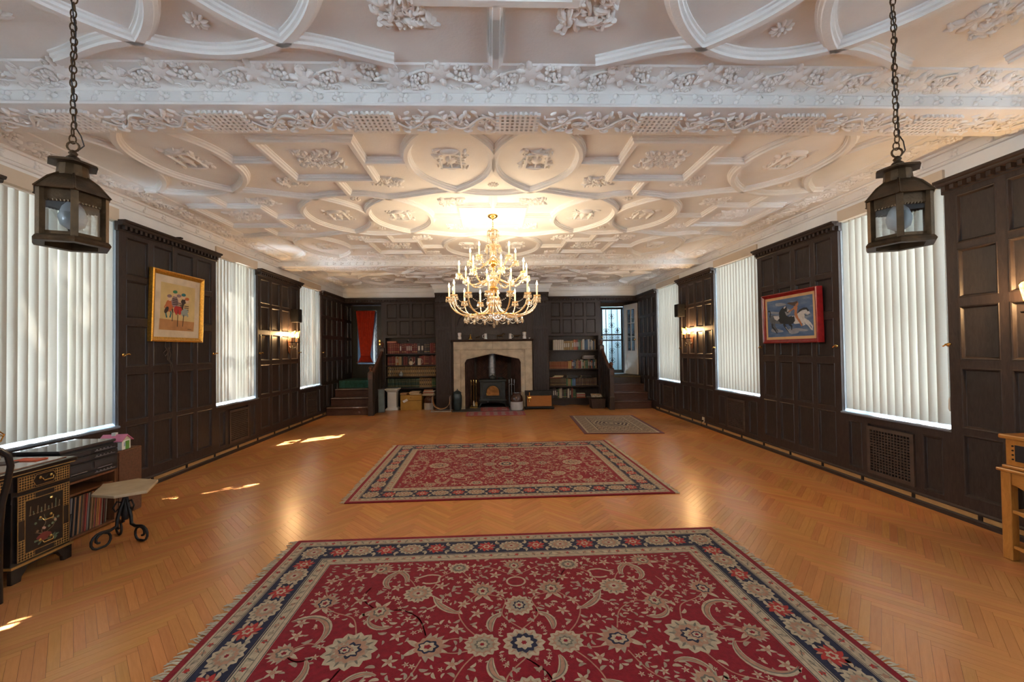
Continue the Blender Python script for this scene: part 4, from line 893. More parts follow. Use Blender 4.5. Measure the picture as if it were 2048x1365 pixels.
def sconce(X, sg, y, z, label):
    t = thing('wall_sconce', label, 'sconce', (X, y, z), 0 if sg > 0 else PI, 'two-light iron wall sconces')
    k = 0.03
    bp = MB(); bp.prism([(-0.03,-0.20),(0,-0.23),(0.03,-0.20),(0.04,-0.05),(0.05,0.02),(0,0.06),(-0.05,0.02),(-0.04,-0.05)], k, k+0.012, 'x'); bevel(bp.build('backplate', M['copper'], t), 0.003)
    for s in (-1, 1):
        a = MB().tube([(k+0.01,0,-0.10),(k+0.05,s*0.03,-0.13),(k+0.09,s*0.07,-0.12),(k+0.105,s*0.085,-0.07),(k+0.105,s*0.085,-0.02)], 0.007, 6).build('arm', M['iron'], t, smooth=60)
        c = (k+0.105, s*0.085)
        MB().lathe([(0.008,-0.03),(0.055,-0.022),(0.060,-0.012),(0.05,-0.012),(0.010,-0.016)], 10, (c[0], c[1], 0)).build('drip_pan', M['iron'], a)
        MB().lathe([(0.013,-0.015),(0.014,0.07)], 10, (c[0], c[1], 0)).build('candle_tube', M['copper'], a, smooth=40)
        MB().lathe([(0.006,0.07),(0.018,0.09),(0.022,0.115),(0.014,0.14),(0.002,0.155)], 10, (c[0], c[1], 0)).build('bulb', M['sconce_bulb'], a, smooth=60)
        sh = MB()   # half-round flaring mica shield on the room side
        vs = []; n = 8
        for i in range(n+1):
            q = -1.25+2.5*i/n
            for r, zz in ((0.040, 0.062), (0.060, 0.19)): vs.append((c[0]+r*math.cos(q), c[1]+r*math.sin(q), zz+(0.012*math.cos(3*q) if zz > 0.1 else 0)))
        sh.add(vs, [(2*i, 2*i+1, 2*i+3, 2*i+2) for i in range(n)]); so = sh.build('mica_shade', M['mica'], a, fix=False)
        rm = MB(); rm.tube([vs[2*i+1] for i in range(n+1)], 0.003, 5); rm.tube([vs[2*i] for i in range(n+1)], 0.003, 5); rm.build('shade_rim', M['iron'], a)
        MB().tube([(c[0], c[1], -0.03), (c[0], c[1], -0.15)], 0.002, 4).build('pull_chain', M['brass'], a)
        MB().ell((c[0], c[1], -0.16), (0.006,0.006,0.012), 6, 4).build('pull_bead', M['brass'], a)
        lamp(a, (c[0]-0.045, c[1], 0.13), 7.5, (1.0, 0.60, 0.27), 0.015)
sconce(XL, 1, 7.86, 1.70, 'two-light iron sconce with amber shades glowing on the left panelled wall')
sconce(XR, -1, 7.80, 1.68, 'two-light iron sconce with amber shades glowing on the far right wall')
sconce(XR, -1, 2.66, 1.72, 'amber-shaded wall sconce cut off at the right edge beside the near blind')
# ================================================================== flat pattern drawing (rugs, prints)
class Flat:
    """coloured pieces laid in thin layers; x, y in metres, one mesh"""
    def __init__(s, dz=0.00025): s.b = MB(); s.dz = dz; s.i = 0
    def poly(s, pts, k, lay):
        s.b.k = k; n = len(pts); s.i += 1; z = lay*s.dz+(s.i % 7)*s.dz*0.08
        s.b.add([(p[0], p[1], z) for p in pts], [tuple(range(n))])
    def fan(s, c, pts, k, lay):
        s.b.k = k; n = len(pts); s.i += 1; z = lay*s.dz+(s.i % 7)*s.dz*0.08
        s.b.add([(c[0], c[1], z)]+[(p[0], p[1], z) for p in pts], [(0, 1+i, 1+(i+1) % n) for i in range(n)])
    def rect(s, x0, y0, x1, y1, k, lay): s.poly([(x0,y0),(x1,y0),(x1,y1),(x0,y1)], k, lay)
    def blob(s, c, rx, ry, rot, pet, amp, k, lay, n=None):
        n = n or max(14, pet*4); cr, sr = math.cos(rot), math.sin(rot); P = []
        for i in range(n):
            a = 2*PI*i/n; q = 1+amp*math.cos(pet*a); x, y = rx*q*math.cos(a), ry*q*math.sin(a); P.append((c[0]+x*cr-y*sr, c[1]+x*sr+y*cr))
        s.fan(c, P, k, lay)
    def strip(s, L, R, k, lay):
        s.b.k = k; n = len(L); s.i += 1; z = lay*s.dz+(s.i % 7)*s.dz*0.08
        s.b.add([(p[0], p[1], z) for p in L]+[(p[0], p[1], z) for p in R], [(i, i+1, n+i+1, n+i) for i in range(n-1)])
    def ribbon(s, pts, w, k, lay):
        L, R = [], []; n = len(pts)
        for i, p in enumerate(pts):
            a, b = pts[max(0, i-1)], pts[min(n-1, i+1)]; dx, dy = b[0]-a[0], b[1]-a[1]; l = math.hypot(dx, dy) or 1; ww = w(i/(n-1)) if callable(w) else w
            L.append((p[0]-dy/l*ww/2, p[1]+dx/l*ww/2)); R.append((p[0]+dy/l*ww/2, p[1]-dx/l*ww/2))
        s.strip(L, R, k, lay)
def fabric(nm, c, var=0.18, sheen=0.10):
    m = mk(nm, c, 0.95, 0, var, 35, 0.35, 220, spec=0.15); b = m.node_tree.nodes['Principled BSDF']; b.inputs['Sheen Weight'].default_value = sheen; b.inputs['Sheen Roughness'].default_value = 0.4
    return m
RUGM = [fabric('rug crimson', (0.175,0.005,0.010)), fabric('rug beige', (0.36,0.275,0.180)), fabric('rug navy', (0.014,0.014,0.032)), fabric('rug dusty rose', (0.30,0.155,0.095)), fabric('rug grey beige', (0.26,0.205,0.140)), fabric('rug bright red', (0.30,0.022,0.016)), fabric('rug olive grey', (0.12,0.105,0.075))]
RED, BEI, NAV, ROSE, GRY, BRD, OLV = range(7)
def rosette2(f, c, r, rot=0, sq=1.0, inner=ROSE, dark=OLV, lay=4):
    r *= 0.93
    f.blob(c, r, r*sq, rot, 13, 0.09, BEI, lay); f.blob(c, r*0.74, r*0.74*sq, rot, 13, 0.05, GRY if inner != GRY else ROSE, lay+1); f.blob(c, r*0.64, r*0.64*sq, rot+0.2, 11, 0.10, inner, lay+2)
    for i in range(13):
        a = 2*PI*i/13; leaf(f, (c[0]+r*0.62*math.cos(a+rot), c[1]+r*0.62*sq*math.sin(a+rot)), r*0.30, r*0.10, a+rot, 0, ROSE if inner != ROSE else OLV, lay+1.5, 3)
    f.blob(c, r*0.42, r*0.42*sq, rot, 8, 0.16, dark, lay+3); f.blob(c, r*0.30, r*0.30*sq, rot, 8, 0.12, BEI, lay+4); f.blob(c, r*0.13, r*0.13*sq, rot, 6, 0.2, RED, lay+5)
def palmette(f, c, r, rot, dark=NAV, lay=4):
    r *= 0.95
    dx, dy = math.cos(rot), math.sin(rot)
    for i in range(-4, 5):
        a = rot+i*0.36; l = r*(1.05-0.05*abs(i)); leaf(f, c, l, r*0.34, a, 0, BEI if i % 2 else GRY, lay)
    f.blob((c[0]+dx*r*0.15, c[1]+dy*r*0.15), r*0.62, r*0.55, rot, 9, 0.10, ROSE, lay+1); f.blob((c[0]+dx*r*0.10, c[1]+dy*r*0.10), r*0.42, r*0.36, rot, 7, 0.12, dark, lay+2)
    f.blob((c[0]+dx*r*0.08, c[1]+dy*r*0.08), r*0.32, r*0.26, rot, 7, 0.15, BEI, lay+3); f.blob((c[0]+dx*r*0.08, c[1]+dy*r*0.08), r*0.15, r*0.12, rot, 5, 0.2, RED, lay+4)
    for s in (-1, 1): leaf(f, (c[0]-dx*r*0.3, c[1]-dy*r*0.3), r*0.75, r*0.28, rot+s*2.2, s*0.5, BEI, lay)
def leaf(f, c, l, w, rot, curve, k, lay, n=6):
    P = []; x, y, a = c[0], c[1], rot
    for i in range(n+1): P.append((x, y)); a += curve/n; x += math.cos(a)*l/n; y += math.sin(a)*l/n
    f.ribbon(P, lambda u: max(0.001, w*math.sin(PI*(0.06+0.92*u))**0.9*(1.15-0.4*u)), k, lay)
def saz(f, c, l, w, rot, curve, lay=4):      # long serrated curling leaf with coloured heart
    leaf(f, c, l, w, rot, curve, BEI, lay, 14); leaf(f, c, l*0.96, w*0.62, rot, curve, OLV, lay+1, 14); leaf(f, c, l*0.94, w*0.42, rot, curve, ROSE, lay+2, 14)
    x, y, a = c[0], c[1], rot
    for i in range(10):
        a += curve/10; x += math.cos(a)*l/10; y += math.sin(a)*l/10; s = 1 if curve < 0 else -1
        leaf(f, (x, y), w*0.7, w*0.25, a+s*1.0, 0, BEI, lay-1, 3)
def sprig(f, c, r, rot, k=BEI, lay=4):
    for i in range(5): leaf(f, c, r, r*0.42, rot+i*2*PI/5, 0.3, k, lay, 4)
    f.blob(c, r*0.30, r*0.30, 0, 5, 0.1, ROSE, lay+1)
def vine(f, pts, w=0.009, k=ROSE, lay=2):
    P = []
    for i in range(len(pts)-1):
        p0, p1, p2, p3 = pts[max(0, i-1)], pts[i], pts[i+1], pts[min(len(pts)-1, i+2)]
        for j in range(10):
            t_ = j/10; P.append(tuple(0.5*((2*p1[q])+(-p0[q]+p2[q])*t_+(2*p0[q]-5*p1[q]+4*p2[q]-p3[q])*t_**2+(-p0[q]+3*p1[q]-3*p2[q]+p3[q])*t_**3) for q in (0, 1)))
    P.append(pts[-1]); f.ribbon(P, w, k, lay)
def persian(W, D, seed):
    f = Flat(); rnd = random.Random(seed); hx, hy = W/2, D/2
    f.rect(-hx, -hy, hx, hy, RED, 0)
    f.rect(-hx+0.035, -hy+0.035, hx-0.035, hy-0.035, BEI, 1); f.rect(-hx+0.104, -hy+0.104, hx-0.104, hy-0.104, NAV, 2)
    f.rect(-hx+0.302, -hy+0.302, hx-0.302, hy-0.302, BEI, 3); f.rect(-hx+0.385, -hy+0.385, hx-0.385, hy-0.385, RED, 4)
    def outline(i, k, lay, w=0.005):
        for q in ((-hx+i,-hy+i,hx-i,-hy+i+w),(-hx+i,hy-i-w,hx-i,hy-i),(-hx+i,-hy+i,-hx+i+w,hy-i),(hx-i-w,-hy+i,hx-i,hy-i)): f.rect(*q, k, lay)
    for i, k in ((0.048, OLV), (0.096, OLV), (0.109, GRY), (0.292, GRY), (0.311, OLV), (0.352, OLV), (0.378, NAV)): outline(i, k, 5, 0.004)
    # little florets on the two guard bands
    for i0, st in ((0.072, 0.055), (0.333, 0.060)):
        for n, ax in ((int((W-2*i0)/st), 0), (int((D-2*i0)/st), 1)):
            for j in range(n+1):
                u = -((W if ax == 0 else D)/2-i0)+j*((W if ax == 0 else D)-2*i0)/n
                for s in (-1, 1):
                    c = (u, s*(hy-i0)) if ax == 0 else (s*(hx-i0), u)
                    f.blob(c, 0.014, 0.014, 0, 5, 0.25, (ROSE, BRD, GRY)[j % 3], 5, 10)
                    a = rnd.uniform(0, 6.3); leaf(f, c, 0.026, 0.008, a, 0.5, OLV, 5, 3); leaf(f, c, 0.026, 0.008, a+PI, 0.5, OLV, 5, 3)
    # navy band: beige rosettes and red palmette pairs
    xs = [0.0, 0.37, 0.74, 1.11]; ys = [0.0, 0.35, 0.70]; bx, by = hx-0.2015, hy-0.2015
    def bros(c, ax):
        rosette2(f, c, 0.094 if ax == 0 else 0.082, 0, 0.78 if ax == 0 else 1.2, ROSE, GRY, 4)
        for sx in (-1, 1):
            for sy in (-1, 1): leaf(f, (c[0]+sx*(0.10 if ax == 0 else 0.03), c[1]+sy*(0.03 if ax == 0 else 0.10)), 0.06, 0.022, math.atan2(sy, sx), sx*sy*1.2, BEI, 4, 5)
    def bred(c, ax):
        for i in range(6):
            a = i*PI/3; leaf(f, c, 0.072, 0.040, a, 0.5, BRD, 4, 5)
            leaf(f, (c[0]+0.035*math.cos(a+0.5), c[1]+0.035*math.sin(a+0.5)), 0.036, 0.016, a+0.8, 0.5, ROSE, 5, 4)
        f.blob(c, 0.026, 0.026, 0, 6, 0.2, BEI, 6); f.blob(c, 0.013, 0.013, 0, 5, 0.2, BRD, 7)
        for s in (-1, 1):
            d = (0.085*s, 0) if ax == 0 else (0, 0.085*s)
            for s2 in (-1, 1): e = (d[0]+(0 if ax == 0 else 0.045*s2), d[1]+(0.045*s2 if ax == 0 else 0)); f.blob((c[0]+e[0], c[1]+e[1]), 0.015, 0.015, 0, 5, 0.2, GRY, 4, 10)
    for s in (-1, 1):
        for x in sorted(set([-v for v in xs]+xs)): bros((x, s*by), 0)
        for y in sorted(set([-v for v in ys]+ys)): bros((s*bx, y), 1)
        for i in range(4):
            for q in (-1, 1): bred((q*(xs[i]+0.185 if i < 3 else 1.265), s*by), 0)
        for y in (0.175, 0.525, 0.84):
            for q in (-1, 1): bred((s*bx, q*y), 1)
        for q in (-1, 1): rosette2(f, (s*bx, q*by), 0.088, 0.6, 0.95, ROSE, GRY, 4)
    # field, mirrored about both axes
    def q4(x, y, fn):
        for sx in ((-1, 1) if x > 0.02 else (1,)):
            for sy in ((-1, 1) if y > 0.02 else (1,)): fn((sx*x, sy*y), sx, sy)
    def mir(a, sx, sy):
        x, y = math.cos(a)*sx, math.sin(a)*sy; return math.atan2(y, x)
    L = 5; used = []
    def R_(x, y, r, fn): used.append((x, y, r)); q4(x, y, fn)
    R_(0, 0, 0.11, lambda c, sx, sy: rosette2(f, c, 0.108, 0, 1, NAV, BEI, L))
    R_(0.86, 0.0, 0.15, lambda c, sx, sy: (rosette2(f, c, 0.135, 0, 0.95, ROSE, NAV, L), palmette(f, (c[0]+sx*0.02, c[1]), 0.07, 0 if sx > 0 else PI, NAV, L+6)))
    R_(0.49, 0.0, 0.12, lambda c, sx, sy: palmette(f, c, 0.125, 0 if sx < 0 else PI, NAV, L))
    R_(0.21, 0.0, 0.10, lambda c, sx, sy: rosette2(f, c, 0.092, 0, 0.9, GRY, OLV, L))
    R_(0, 0.30, 0.09, lambda c, sx, sy: rosette2(f, c, 0.085, 0, 1.1, GRY, NAV, L))
    R_(0, 0.72, 0.08, lambda c, sx, sy: palmette(f, c, 0.095, PI/2*sy, OLV, L))
    R_(0, 0.54, 0.07, lambda c, sx, sy: f.ribbon([(0.058*math.cos(q*PI/10+PI/2*sy*0), c[1]+0.05*math.sin(q*PI/10)) for q in range(21)], 0.012, BEI, L))
    R_(0.21, 0.44, 0.10, lambda c, sx, sy: palmette(f, c, 0.11, PI/2*sy, OLV, L))
    R_(0.37, 0.72, 0.08, lambda c, sx, sy: rosette2(f, c, 0.072, 0, 0.9, OLV, GRY, L))
    R_(0.60, 0.45, 0.10, lambda c, sx, sy: rosette2(f, c, 0.09, 0.3, 0.95, ROSE, GRY, L))
    R_(0.79, 0.30, 0.09, lambda c, sx, sy: palmette(f, c, 0.10, -PI/2*sy, OLV, L))
    R_(0.90, 0.73, 0.09, lambda c, sx, sy: palmette(f, c, 0.10, mir(2.4, sx, sy), OLV, L))
    R_(1.13, 0.38, 0.09, lambda c, sx, sy: palmette(f, c, 0.105, mir(PI/2, sx, sy), NAV, L))
    R_(1.17, 0.0, 0.09, lambda c, sx, sy: palmette(f, c, 0.09, 0 if sx > 0 else PI, OLV, L))
    R_(1.0, 0.16, 0.08, lambda c, sx, sy: saz(f, (c[0]+sx*0.05, c[1]-sy*0.11), 0.40, 0.045, mir(2.3, sx, sy), sx*sy*-2.9, L))
    R_(0.88, 0.56, 0.07, lambda c, sx, sy: saz(f, (c[0]-sx*0.10, c[1]-sy*0.05), 0.30, 0.045, mir(0.5, sx, sy), sx*sy*2.8, L))
    R_(0.70, 0.64, 0.06, lambda c, sx, sy: saz(f, (c[0], c[1]-sy*0.07), 0.22, 0.040, mir(1.9, sx, sy), sx*sy*-2.0, L))
    R_(0.16, 0.15, 0.05, lambda c, sx, sy: saz(f, (c[0]+sx*0.0, c[1]-sy*0.06), 0.18, 0.045, mir(1.1, sx, sy), sx*sy*1.6, L))
    R_(0.42, 0.25, 0.07, lambda c, sx, sy: saz(f, (c[0]-sx*0.08, c[1]), 0.24, 0.045, mir(0.3, sx, sy), sx*sy*0.9, L))
    R_(0.78, 0.135, 0.05, lambda c, sx, sy: saz(f, (c[0]-sx*0.09, c[1]+sy*0.03), 0.22, 0.032, mir(-0.6, sx, sy), sx*sy*2.2, L))
    R_(0.55, 0.60, 0.07, lambda c, sx, sy: f.ribbon([(c[0]+sx*0.075*math.cos(q*0.42)*(1+0.25*math.cos(q*1.26)), c[1]+sy*0.05*math.sin(q*0.42)) for q in range(14)], 0.014, BEI, L))
    R_(0.52, 0.36, 0.05, lambda c, sx, sy: f.ribbon([(c[0]+sx*(0.07*math.cos(q*0.4)), c[1]+sy*0.05*math.sin(q*0.4)*(1+0.3*math.cos(q*1.6))) for q in range(13)], 0.013, BEI, L))
    for x, y in ((0.65, 0.085), (0.62, 0.73), (0.13, 0.62), (0.35, 0.12), (1.19, 0.22), (0.93, 0.40), (0.32, 0.33), (1.17, 0.12), (0.74, 0.52), (0.30, 0.57), (1.18, 0.62), (1.06, 0.74), (0.47, 0.52), (0.10, 0.42), (0.24, 0.24), (1.0, 0.64)):
        R_(x, y, 0.045, lambda c, sx, sy: (rosette2(f, c, 0.036, 0, 1, ROSE, OLV, L) if (x*100) % 2 > 1 else sprig(f, c, 0.042, mir(0.7, sx, sy), BEI, L)))
    n = 0
    for _ in range(5000):
        x, y = rnd.uniform(0.03, 1.23), rnd.uniform(0.03, 0.80); r = rnd.uniform(0.011, 0.024)
        if all(math.hypot(x-u[0], y-u[1]) > r+u[2]*0.92 for u in used):
            used.append((x, y, r)); a = rnd.uniform(0, 6.3); kd = rnd.choice((0, 1, 1, 2)); n += 1
            q4(x, y, (lambda c, sx, sy: sprig(f, c, r*1.1, mir(a, sx, sy), BEI, L)) if kd == 0 else (lambda c, sx, sy: leaf(f, c, r*2.4, r*1.0, mir(a, sx, sy), sx*sy*1.4, GRY if kd == 1 else BEI, L, 5)))
            if n > 260: break
    for P in ([(0,0.1),(0.10,0.22),(0.08,0.36),(0.2,0.42)], [(0.2,0.02),(0.30,0.14),(0.34,0.28),(0.24,0.42)], [(0.5,0.08),(0.56,0.22),(0.68,0.30),(0.78,0.26)], [(0.6,0.45),(0.66,0.58),(0.78,0.70),(0.9,0.72)],
              [(0.86,0.1),(0.92,0.24),(1.04,0.30),(1.12,0.36)], [(0.22,0.46),(0.30,0.60),(0.36,0.70)], [(0.38,0.70),(0.48,0.62),(0.52,0.50),(0.60,0.46)], [(1.12,0.42),(1.18,0.56),(1.08,0.68),(0.92,0.74)], [(0.0,0.60),(0.14,0.70),(0.26,0.74),(0.36,0.72)], [(0.8,0.30),(0.92,0.42),(0.90,0.54)], [(0.22,0.02),(0.35,0.05),(0.48,0.01)], [(0.98,0.02),(1.08,0.06),(1.16,0.02)]):
        for sx in (-1, 1):
            for sy in (-1, 1): vine(f, [(sx*p[0], sy*p[1]) for p in P], 0.007, ROSE, 4.4)
    return f
def fringe(W, D, seed, ln=0.065):
    rnd = random.Random(seed); b = MB(); n = int(D/0.013)
    for s in (-1, 1):
        for i in range(n):
            y = -D/2+D*(i+0.5)/n; l = ln*rnd.uniform(0.6, 1.15); a = rnd.uniform(-0.5, 0.5); x0 = s*(W/2-0.004)
            pts = [(x0, y, 0.005), (x0+s*l*0.5, y+a*l*0.4, rnd.uniform(0.004, 0.011)), (x0+s*l, y+a*l+rnd.uniform(-0.008, 0.008), 0.003)]
            b.tube(pts, [0.0035, 0.0045, 0.0025], 4)
    return b
M['fringe'] = fabric('rug fringe wool', (0.42,0.33,0.215))
RW, RD = 3.30, 2.42
RF = persian(RW, RD, 4); RPM = RF.b.mesh('woven_pattern', RUGM, fix=False)
RBASE = MB().box(-RW/2, RW/2, -RD/2, RD/2, 0, 0.009).mesh('pile_base', RUGM[0]); RFR = fringe(RW, RD, 8).mesh('fringe', M['fringe'], smooth=50)
def put_rug(x, y, rz, label):
    t = thing('oriental_rug', label, 'rug', (x, y, 0.0012), rz, 'matching red floral oriental rugs')
    link('pile_base', RBASE, t); link('woven_pattern', RPM, t, (0, 0, 0.0095)); tag(link('fringe', RFR, t), kind='stuff'); return t
put_rug(0.150, 2.050, 0.013, 'red oriental rug with navy border nearest the viewer, cut off by the bottom edge')
put_rug(0.185, 5.255, 0.018, 'red oriental rug with navy border in the middle of the floor below the chandelier')
# small beige key-pattern rug
RUG3 = [fabric('brown rug edge', (0.115,0.030,0.022)), fabric('cream rug wool', (0.36,0.27,0.165)), fabric('dark brown rug wool', (0.055,0.028,0.018)), fabric('tan rug wool', (0.22,0.145,0.085))]
def key_rug(W, D):
    f = Flat(); hx, hy = W/2, D/2; f.rect(-hx,-hy,hx,hy,0,0); f.rect(-hx+0.06,-hy+0.06,hx-0.06,hy-0.06,1,1); f.rect(-hx+0.095,-hy+0.095,hx-0.095,hy-0.095,3,2)
    f.rect(-hx+0.28,-hy+0.28,hx-0.28,hy-0.28,1,4); f.rect(-hx+0.31,-hy+0.31,hx-0.31,hy-0.31,2,5); f.rect(-hx+0.325,-hy+0.325,hx-0.325,hy-0.325,3,6)
    st = 0.093
    for s in (-1, 1):
        for ax, ext in ((0, hx), (1, hy)):
            n = int((2*ext-0.25)/st)
            for j in range(n):
                u = -ext+0.14+j*(2*ext-0.28)/(n-1); c = (u, s*(hy-0.187)) if ax == 0 else (s*(hx-0.187), u)
                for d in (-0.058, 0.0, 0.058):
                    q = (c[0], c[1]+d) if ax == 0 else (c[0]+d, c[1]); k = (j+int(d*20)) % 2
                    f.rect(q[0]-0.028, q[1]-0.018, q[0]+0.020, q[1]-0.004, 2 if k else 1, 4); f.rect(q[0]-0.028, q[1]-0.018, q[0]-0.014, q[1]+0.02, 2 if k else 1, 4); f.rect(q[0]+0.004, q[1]+0.004, q[0]+0.03, q[1]+0.018, 1 if k else 2, 4)
    nx, ny = int((W-0.70)/0.085), int((D-0.70)/0.085)
    for i in range(nx+1):
        for j in range(ny+1):
            x, y = -(hx-0.36)+i*(2*hx-0.72)/nx, -(hy-0.36)+j*(2*hy-0.72)/ny; d = math.hypot(x, y*0.9)
            if d < 0.34: continue
            k = (i+j) % 2; f.rect(x-0.03, y-0.012, x+0.03, y+0.006, 2 if k else 1, 7); f.rect(x-0.03, y-0.03, x-0.014, y+0.03, 1 if k else 2, 7); f.rect(x+0.012, y-0.03, x+0.03, y-0.012, 1, 7)
    for i, r in enumerate((0.34, 0.31, 0.27, 0.24, 0.20, 0.17, 0.12, 0.08, 0.045)): f.blob((0,0), r, r*1.1, 0, 8, 0.06, (1,2)[i % 2], 8+i, 40)
    return f
t = thing('key_pattern_rug', 'small beige and brown key-patterned rug with dark red edge, far right', 'rug', (2.36, 7.94, 0.0012), -0.06)
MB().box(-0.69, 0.69, -0.97, 0.97, 0, 0.008).build('pile_base', RUG3[0], t); link('woven_pattern', key_rug(1.38, 1.94).b.mesh('woven_pattern', RUG3, fix=False), t, (0, 0, 0.0085))
def hearth_rug(W, D, seed):
    f = Flat(); rnd = random.Random(seed); hx, hy = W/2, D/2; f.rect(-hx,-hy,hx,hy,BRD,0); f.rect(-hx+0.05,-hy+0.05,hx-0.05,hy-0.05,ROSE,1); f.rect(-hx+0.07,-hy+0.07,hx-0.07,hy-0.07,BRD,2)
    n = max(3, int((W-0.2)/0.15)); m_ = max(2, int((D-0.15)/0.15))
    for i in range(n):
        for j in range(m_): rosette2(f, (-hx+0.13+i*(W-0.26)/(n-1), -hy+0.13+j*(D-0.26)/(m_-1)), 0.058, rnd.random(), 1, GRY, OLV, 4)
    return f
for (x, y, W, D, lab, z) in ((0.10, 9.46, 1.36, 0.62, 'long narrow red patterned hearth rug lying on the parquet before the fireplace', 0.0012), (0.09, 10.10, 0.70, 0.58, 'smaller red patterned mat on the hearth right under the stove', 0.0135)):
    t = thing('hearth_rug', lab, 'rug', (x, y, z), 0.01, 'red hearth rugs')
    MB().box(-W/2, W/2, -D/2, D/2, 0, 0.006).build('pile_base', RUGM[5], t); link('woven_pattern', hearth_rug(W, D, int(W*10)).b.mesh('woven_pattern', RUGM, fix=False), t, (0, 0, 0.0065))
# ================================================================== framed pictures
def picture(X, sg, y0, y1, z0, z1, nm, label, frame_m, fw, dep, mat_m, mat_w, draw, mats, tilt=0.0):
    # local: x right as seen from the room, y up, z out of the wall
    yc, zc = (y0+y1)/2, (z0+z1)/2; w_, h_ = y1-y0, z1-z0
    mw = Matrix(((0,0,sg,X+sg*0.036),(sg,0,0,yc),(0,1,0,zc),(0,0,0,1))) @ Matrix.Rotation(tilt, 4, 'X')
    t = tag(link(nm, None), label, 'picture'); t.matrix_world = mw
    prof = [(0,0),(0,dep),(fw*0.25,dep+0.006),(fw*0.45,dep-0.004),(fw*0.75,dep-0.012),(fw,dep-0.016),(fw,0)]
    f = MB(); f.sweep([(o, h) for o, h in prof], [(-w_/2,-h_/2),(w_/2,-h_/2),(w_/2,h_/2),(-w_/2,h_/2)], True); f.build('frame', frame_m, t)
    MB().box(-w_/2+fw, w_/2-fw, -h_/2+fw, h_/2-fw, 0.002, dep-0.022).build('mat_board', mat_m, t)
    aw, ah = w_-2*(fw+mat_w), h_-2*(fw+mat_w); fl = Flat(0.00012); draw(fl, aw, ah); o = link('image', fl.b.mesh('image', mats, fix=False), t, (0, 0, dep-0.0215)); return t
def conv(cx, cy_, TL, TR, BR, BL, w_, h_):
    u = (cx-(TL[0]+BL[0])/2)/((TR[0]+BR[0])/2-(TL[0]+BL[0])/2); top = TL[1]+(TR[1]-TL[1])*u; bot = BL[1]+(BR[1]-BL[1])*u
    # undo the foreshortening along the wall
    return ((u-0.5)*w_, (0.5-(cy_-top)/(bot-top))*h_)
M['gold_frame'] = mk('gold leaf frame', (0.62,0.33,0.055), 0.32, 0.75, 0.25, 60, 0.3, 200)
M['mat'] = mk('cream mat board', (0.60,0.50,0.36), 0.9)
PM = [mk('print ground', (0.58,0.44,0.20), 0.9, 0, 0.12, 6), mk('print floor', (0.44,0.22,0.085), 0.9, 0, 0.2, 6), mk('print skin', (0.58,0.42,0.28), 0.9), mk('print red', (0.42,0.035,0.028), 0.9), mk('print teal', (0.03,0.16,0.18), 0.9), mk('print dark', (0.05,0.035,0.03), 0.9), mk('print grey blue', (0.26,0.30,0.27), 0.9), mk('print green', (0.05,0.20,0.10), 0.9), mk('print orange', (0.45,0.14,0.05), 0.9), mk('print mauve', (0.25,0.18,0.19), 0.9)]
def art_left(f, w_, h_):
    C_ = lambda x, y: conv(x, y, (280,265), (745,365), (725,950), (255,915), w_, h_)
    f.rect(-w_/2,-h_/2,w_/2,h_/2,0,0); f.poly([C_(262,765),C_(258,915),C_(725,950),C_(735,825)],1,1)
    s = w_/470
    def fig(x, y, hat, body, legs, x2, y2, stripe):
        f.blob(C_((x+x2)/2, y+105), 46*s, 62*s, 0, 1, 0, body, 3)
        if stripe:
            for i in range(4): q = C_((x+x2)/2, y+70+i*24); f.rect(q[0]-34*s, q[1]-5*s, q[0]+34*s, q[1]+4*s, 5, 4)
        q = C_(x, y); f.blob(q, 27*s, 30*s, 0, 1, 0, 2, 5); f.blob((q[0]-3*s, q[1]+21*s), 32*s, 17*s, 0.1, 1, 0, hat, 6)
        for d in (-1, 1): f.ribbon([C_(x2+d*16, y+150), C_(x2+d*34, y+205), C_(x2+d*20, y2)], 17*s, legs, 2)
        for d in (-1, 1): f.ribbon([C_((x+x2)/2+d*36, y+80), C_((x+x2)/2+d*58, y+120), C_((x+x2)/2+d*20, y+150)], 14*s, body, 2)
    fig(455, 435, 7, 9, 5, 450, 690, True); fig(572, 478, 4, 5, 6, 575, 720, False); fig(382, 490, 9, 8, 4, 372, 755, False); fig(508, 490, 9, 2, 3, 500, 720, True); fig(622, 535, 8, 0, 6, 605, 745, True)
    for a in (-0.5, 0.6): f.blob((C_(495,655)[0]+a*36*s, C_(495,655)[1]), 38*s, 42*s, 0, 1, 0, 3, 5)
    for x0, y0, x1, y1 in ((428,640,422,805),(498,650,493,880),(578,720,566,880)): f.ribbon([C_(x0,y0), C_(x1,y1)], 9*s, 5, 7)
    f.blob(C_(590,690), 52*s, 40*s, 0.4, 5, 0.1, 6, 6); f.blob(C_(345,650), 22*s, 40*s, -0.6, 1, 0, 5, 6); f.ribbon([C_(640,918),C_(695,926)], 5*s, 5, 3)
picture(XL, 1, 4.672, 5.495, 1.632, 2.470, 'framed_print', 'gold-framed print of five small hatted figures on the left panelled wall', M['gold_frame'], 0.055, 0.045, M['mat'], 0.085, art_left, PM, 0.03)
M['red_frame'] = mk('red lacquer frame', (0.20,0.010,0.012), 0.25, 0, 0.2, 20)
M['liner'] = mk('gilded linen liner', (0.58,0.36,0.17), 0.6)
HM = []
def sky_paint():
    m, t, b = nt('painted storm sky'); v = coords(t, (3,9,1)); n = N(t, 'ShaderNodeTexNoise', Scale=1.6, Detail=6.0); t.links.new(v, n.inputs['Vector'])
    t.links.new(ramp(t, n.outputs['Fac'], [(0.3,(0.035,0.085,0.20)),(0.55,(0.09,0.15,0.26)),(0.75,(0.22,0.27,0.33))]), b.inputs['Base Color']); b.inputs['Roughness'].default_value = 0.5; return m
